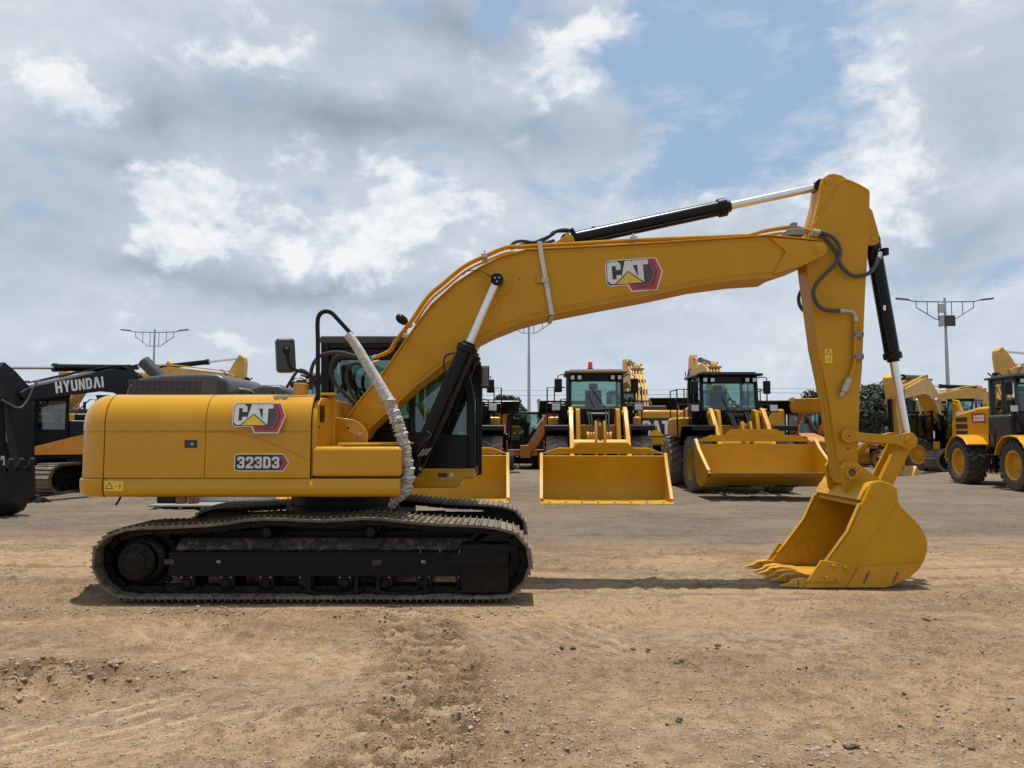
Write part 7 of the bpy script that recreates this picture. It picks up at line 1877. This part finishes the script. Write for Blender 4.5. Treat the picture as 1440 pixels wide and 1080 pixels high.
def blobs(items, grow=1.0):
    """sum of soft elliptical patches (u, v, ru, rv, amp) placed by direction"""
    acc = None
    for (u, v, ru, rv, amp) in items:
        a0, e0 = ang_of(u, v); k = 1.75 * grow
        n = nt.nodes.new('ShaderNodeVectorMath'); n.operation = 'MULTIPLY_ADD'
        sx, sy = F / (ru * k), F / (rv * k)
        nt.links.new(AE, n.inputs[0]); n.inputs[1].default_value = (sx, sy, 0); n.inputs[2].default_value = (-a0 * sx, -e0 * sy, 0)
        g = nt.nodes.new('ShaderNodeTexGradient'); g.gradient_type = 'QUADRATIC_SPHERE'; nt.links.new(n.outputs[0], g.inputs[0])
        m = nt.nodes.new('ShaderNodeMath'); m.operation = 'MULTIPLY_ADD'; nt.links.new(g.outputs['Fac'], m.inputs[0]); m.inputs[1].default_value = amp * 1.5
        if acc is None: m.inputs[2].default_value = 0
        else: nt.links.new(acc, m.inputs[2])
        acc = m.outputs[0]
    return acc
DS = vscale(DW, (1.0, 1.0, 1.4))
f0 = nz(vadd(DS, (3.1, .2, .7)), 5.0, 7, .58)
f1 = nz(vadd(DS, (3.1, .2, .738)), 5.0, 4, .56)
bil = nz(vadd(DS, (1.7, 4.2, .3)), 13, 6, .60)
bil2 = nz(vadd(DS, (1.7, 4.2, .316)), 13, 4, .60)
soft = nz(vadd(vscale(DW, (1, 1, 2.2)), (7.7, 1.3, 2.2)), 2.6, 4, .55)
wisp = nz(vadd(vscale(DW, (1.3, 1, 3.0)), (2.2, .4, 5.1)), 8, 7, .62)
light = A_(X_(S_(f0, f1), 1.5), X_(S_(bil, bil2), 1.1))
hole = blobs([(1010, 55, 150, 120, 1.0), (1090, 165, 120, 100, .9), (915, 70, 70, 80, .6), (985, 225, 90, 40, .5), (712, 4, 60, 30, .9), (1420, 405, 60, 35, .35), (1130, 20, 60, 60, .5)])
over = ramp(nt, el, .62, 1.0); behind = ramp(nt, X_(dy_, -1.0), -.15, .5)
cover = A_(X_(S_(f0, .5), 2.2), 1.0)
cover = S_(cover, X_(hole, 1.15)); cover = S_(cover, X_(over, .62)); cover = S_(cover, X_(behind, .30))  # cloud thinned overhead and behind the camera, lowering fill from the unseen sky
cover = A_(cover, X_(S_(wisp, .5), 2.4))
cov = ramp(nt, cover, -.05, .95)
puff = blobs([(178, 258, 62, 34, 1.0), (245, 285, 50, 34, .8), (310, 310, 60, 40, .8), (385, 325, 50, 40, .8), (245, 350, 40, 26, .6), (505, 365, 45, 55, 1.05), (60, 135, 60, 34, .9), (600, 300, 80, 42, .75), (690, 290, 70, 30, .6),
              (370, 78, 110, 42, .55), (780, 110, 80, 80, .5), (850, 40, 50, 42, .55), (1215, 262, 55, 50, 1.2), (1292, 308, 40, 20, .9), (1190, 50, 45, 60, .45), (1290, 60, 80, 60, .35), (1260, 170, 40, 40, .4),
              (870, 250, 110, 34, .6), (895, 478, 60, 20, .7), (1090, 165, 60, 14, .6), (310, 473, 30, 8, .9), (1000, 190, 50, 20, .5), (1010, 4, 50, 10, .9), (440, 225, 60, 24, .5), (1010, 270, 90, 30, .45), (560, 340, 60, 40, .6), (800, 60, 50, 40, .5), (300, 255, 60, 24, .5)], 1.25)
shade = blobs([(480, 172, 250, 50, .95), (760, 180, 120, 40, .5), (640, 20, 200, 50, .85), (180, 160, 80, 46, .6), (400, 400, 150, 28, .9), (230, 385, 80, 24, .4), (890, 185, 50, 50, .35),
               (60, 330, 150, 110, .25), (1370, 170, 100, 130, .40), (1360, 335, 100, 36, .55), (1290, 385, 120, 22, .35), (110, 215, 70, 20, .45), (560, 430, 120, 20, .3), (960, 330, 200, 30, .2)])
# heaped heads: the patch sum cut by the lumpy noise gives a crisp outline
head = ramp(nt, A_(puff, A_(X_(S_(f0, .5), 3.0), X_(S_(bil, .5), 2.2))), .26, 1.05)
b = A_(.53, X_(S_(soft, .5), .42))
b = S_(b, X_(shade, .38))
b = A_(b, X_(head, A_(.20, X_(puff, .11))))
b = A_(b, X_(light, A_(.22, X_(head, 1.0))))
b = A_(b, X_(S_(bil, .5), A_(.10, X_(head, .14))))
b = A_(b, X_(ramp(nt, az, -.1, .5), .08))
cr = nt.nodes.new('ShaderNodeValToRGB'); nt.links.new(b, cr.inputs[0])
e = cr.color_ramp.elements
def sc_(c): return tuple(q / STR for q in c) + (1,)
cols_ = [(0.02, (.31, .375, .445)), (.28, (.425, .495, .575)), (.50, (.545, .615, .705)), (.70, (.73, .785, .845)), (.95, (.90, .915, .93))]
e[0].position, e[0].color = cols_[0][0], sc_(cols_[0][1]); e[1].position, e[1].color = cols_[-1][0], sc_(cols_[-1][1])
for p_, c_ in cols_[1:-1]:
    q = e.new(p_); q.color = sc_(c_)
blue = mixc(nt, .62, sky.outputs[0], sc_((.385, .555, .785))[:3])
blue = mixc(nt, X_(ramp(nt, wisp, .48, .72), .5), blue, sc_((.60, .69, .80))[:3])
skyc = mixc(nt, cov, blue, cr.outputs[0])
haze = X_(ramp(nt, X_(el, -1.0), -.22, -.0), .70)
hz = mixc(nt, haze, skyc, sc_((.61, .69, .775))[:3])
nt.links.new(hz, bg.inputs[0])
wd.cycles.sampling_method = 'MANUAL'; wd.cycles.sample_map_resolution = 512

cam = bpy.data.cameras.new('camera'); co_ = bpy.data.objects.new('camera', cam); C.objects.link(co_)
cam.sensor_fit = 'HORIZONTAL'; cam.sensor_width = 36; cam.lens = 36 * F / 1440; cam.clip_start = .05; cam.clip_end = 6000
co_.location = (0, 0, CAMH); co_.rotation_euler = (math.pi / 2 + PITCH, 0, 0)
S = bpy.context.scene; S.camera = co_
S.view_settings.view_transform = 'Standard'; S.view_settings.look = 'None'; S.view_settings.exposure = 0; S.view_settings.gamma = 1
S.render.engine = 'CYCLES'; S.cycles.max_bounces = 8; S.cycles.diffuse_bounces = 3; S.cycles.transparent_max_bounces = 16; S.cycles.use_denoising = True
try: S.cycles.denoiser = 'OPENIMAGEDENOISE'
except Exception: pass
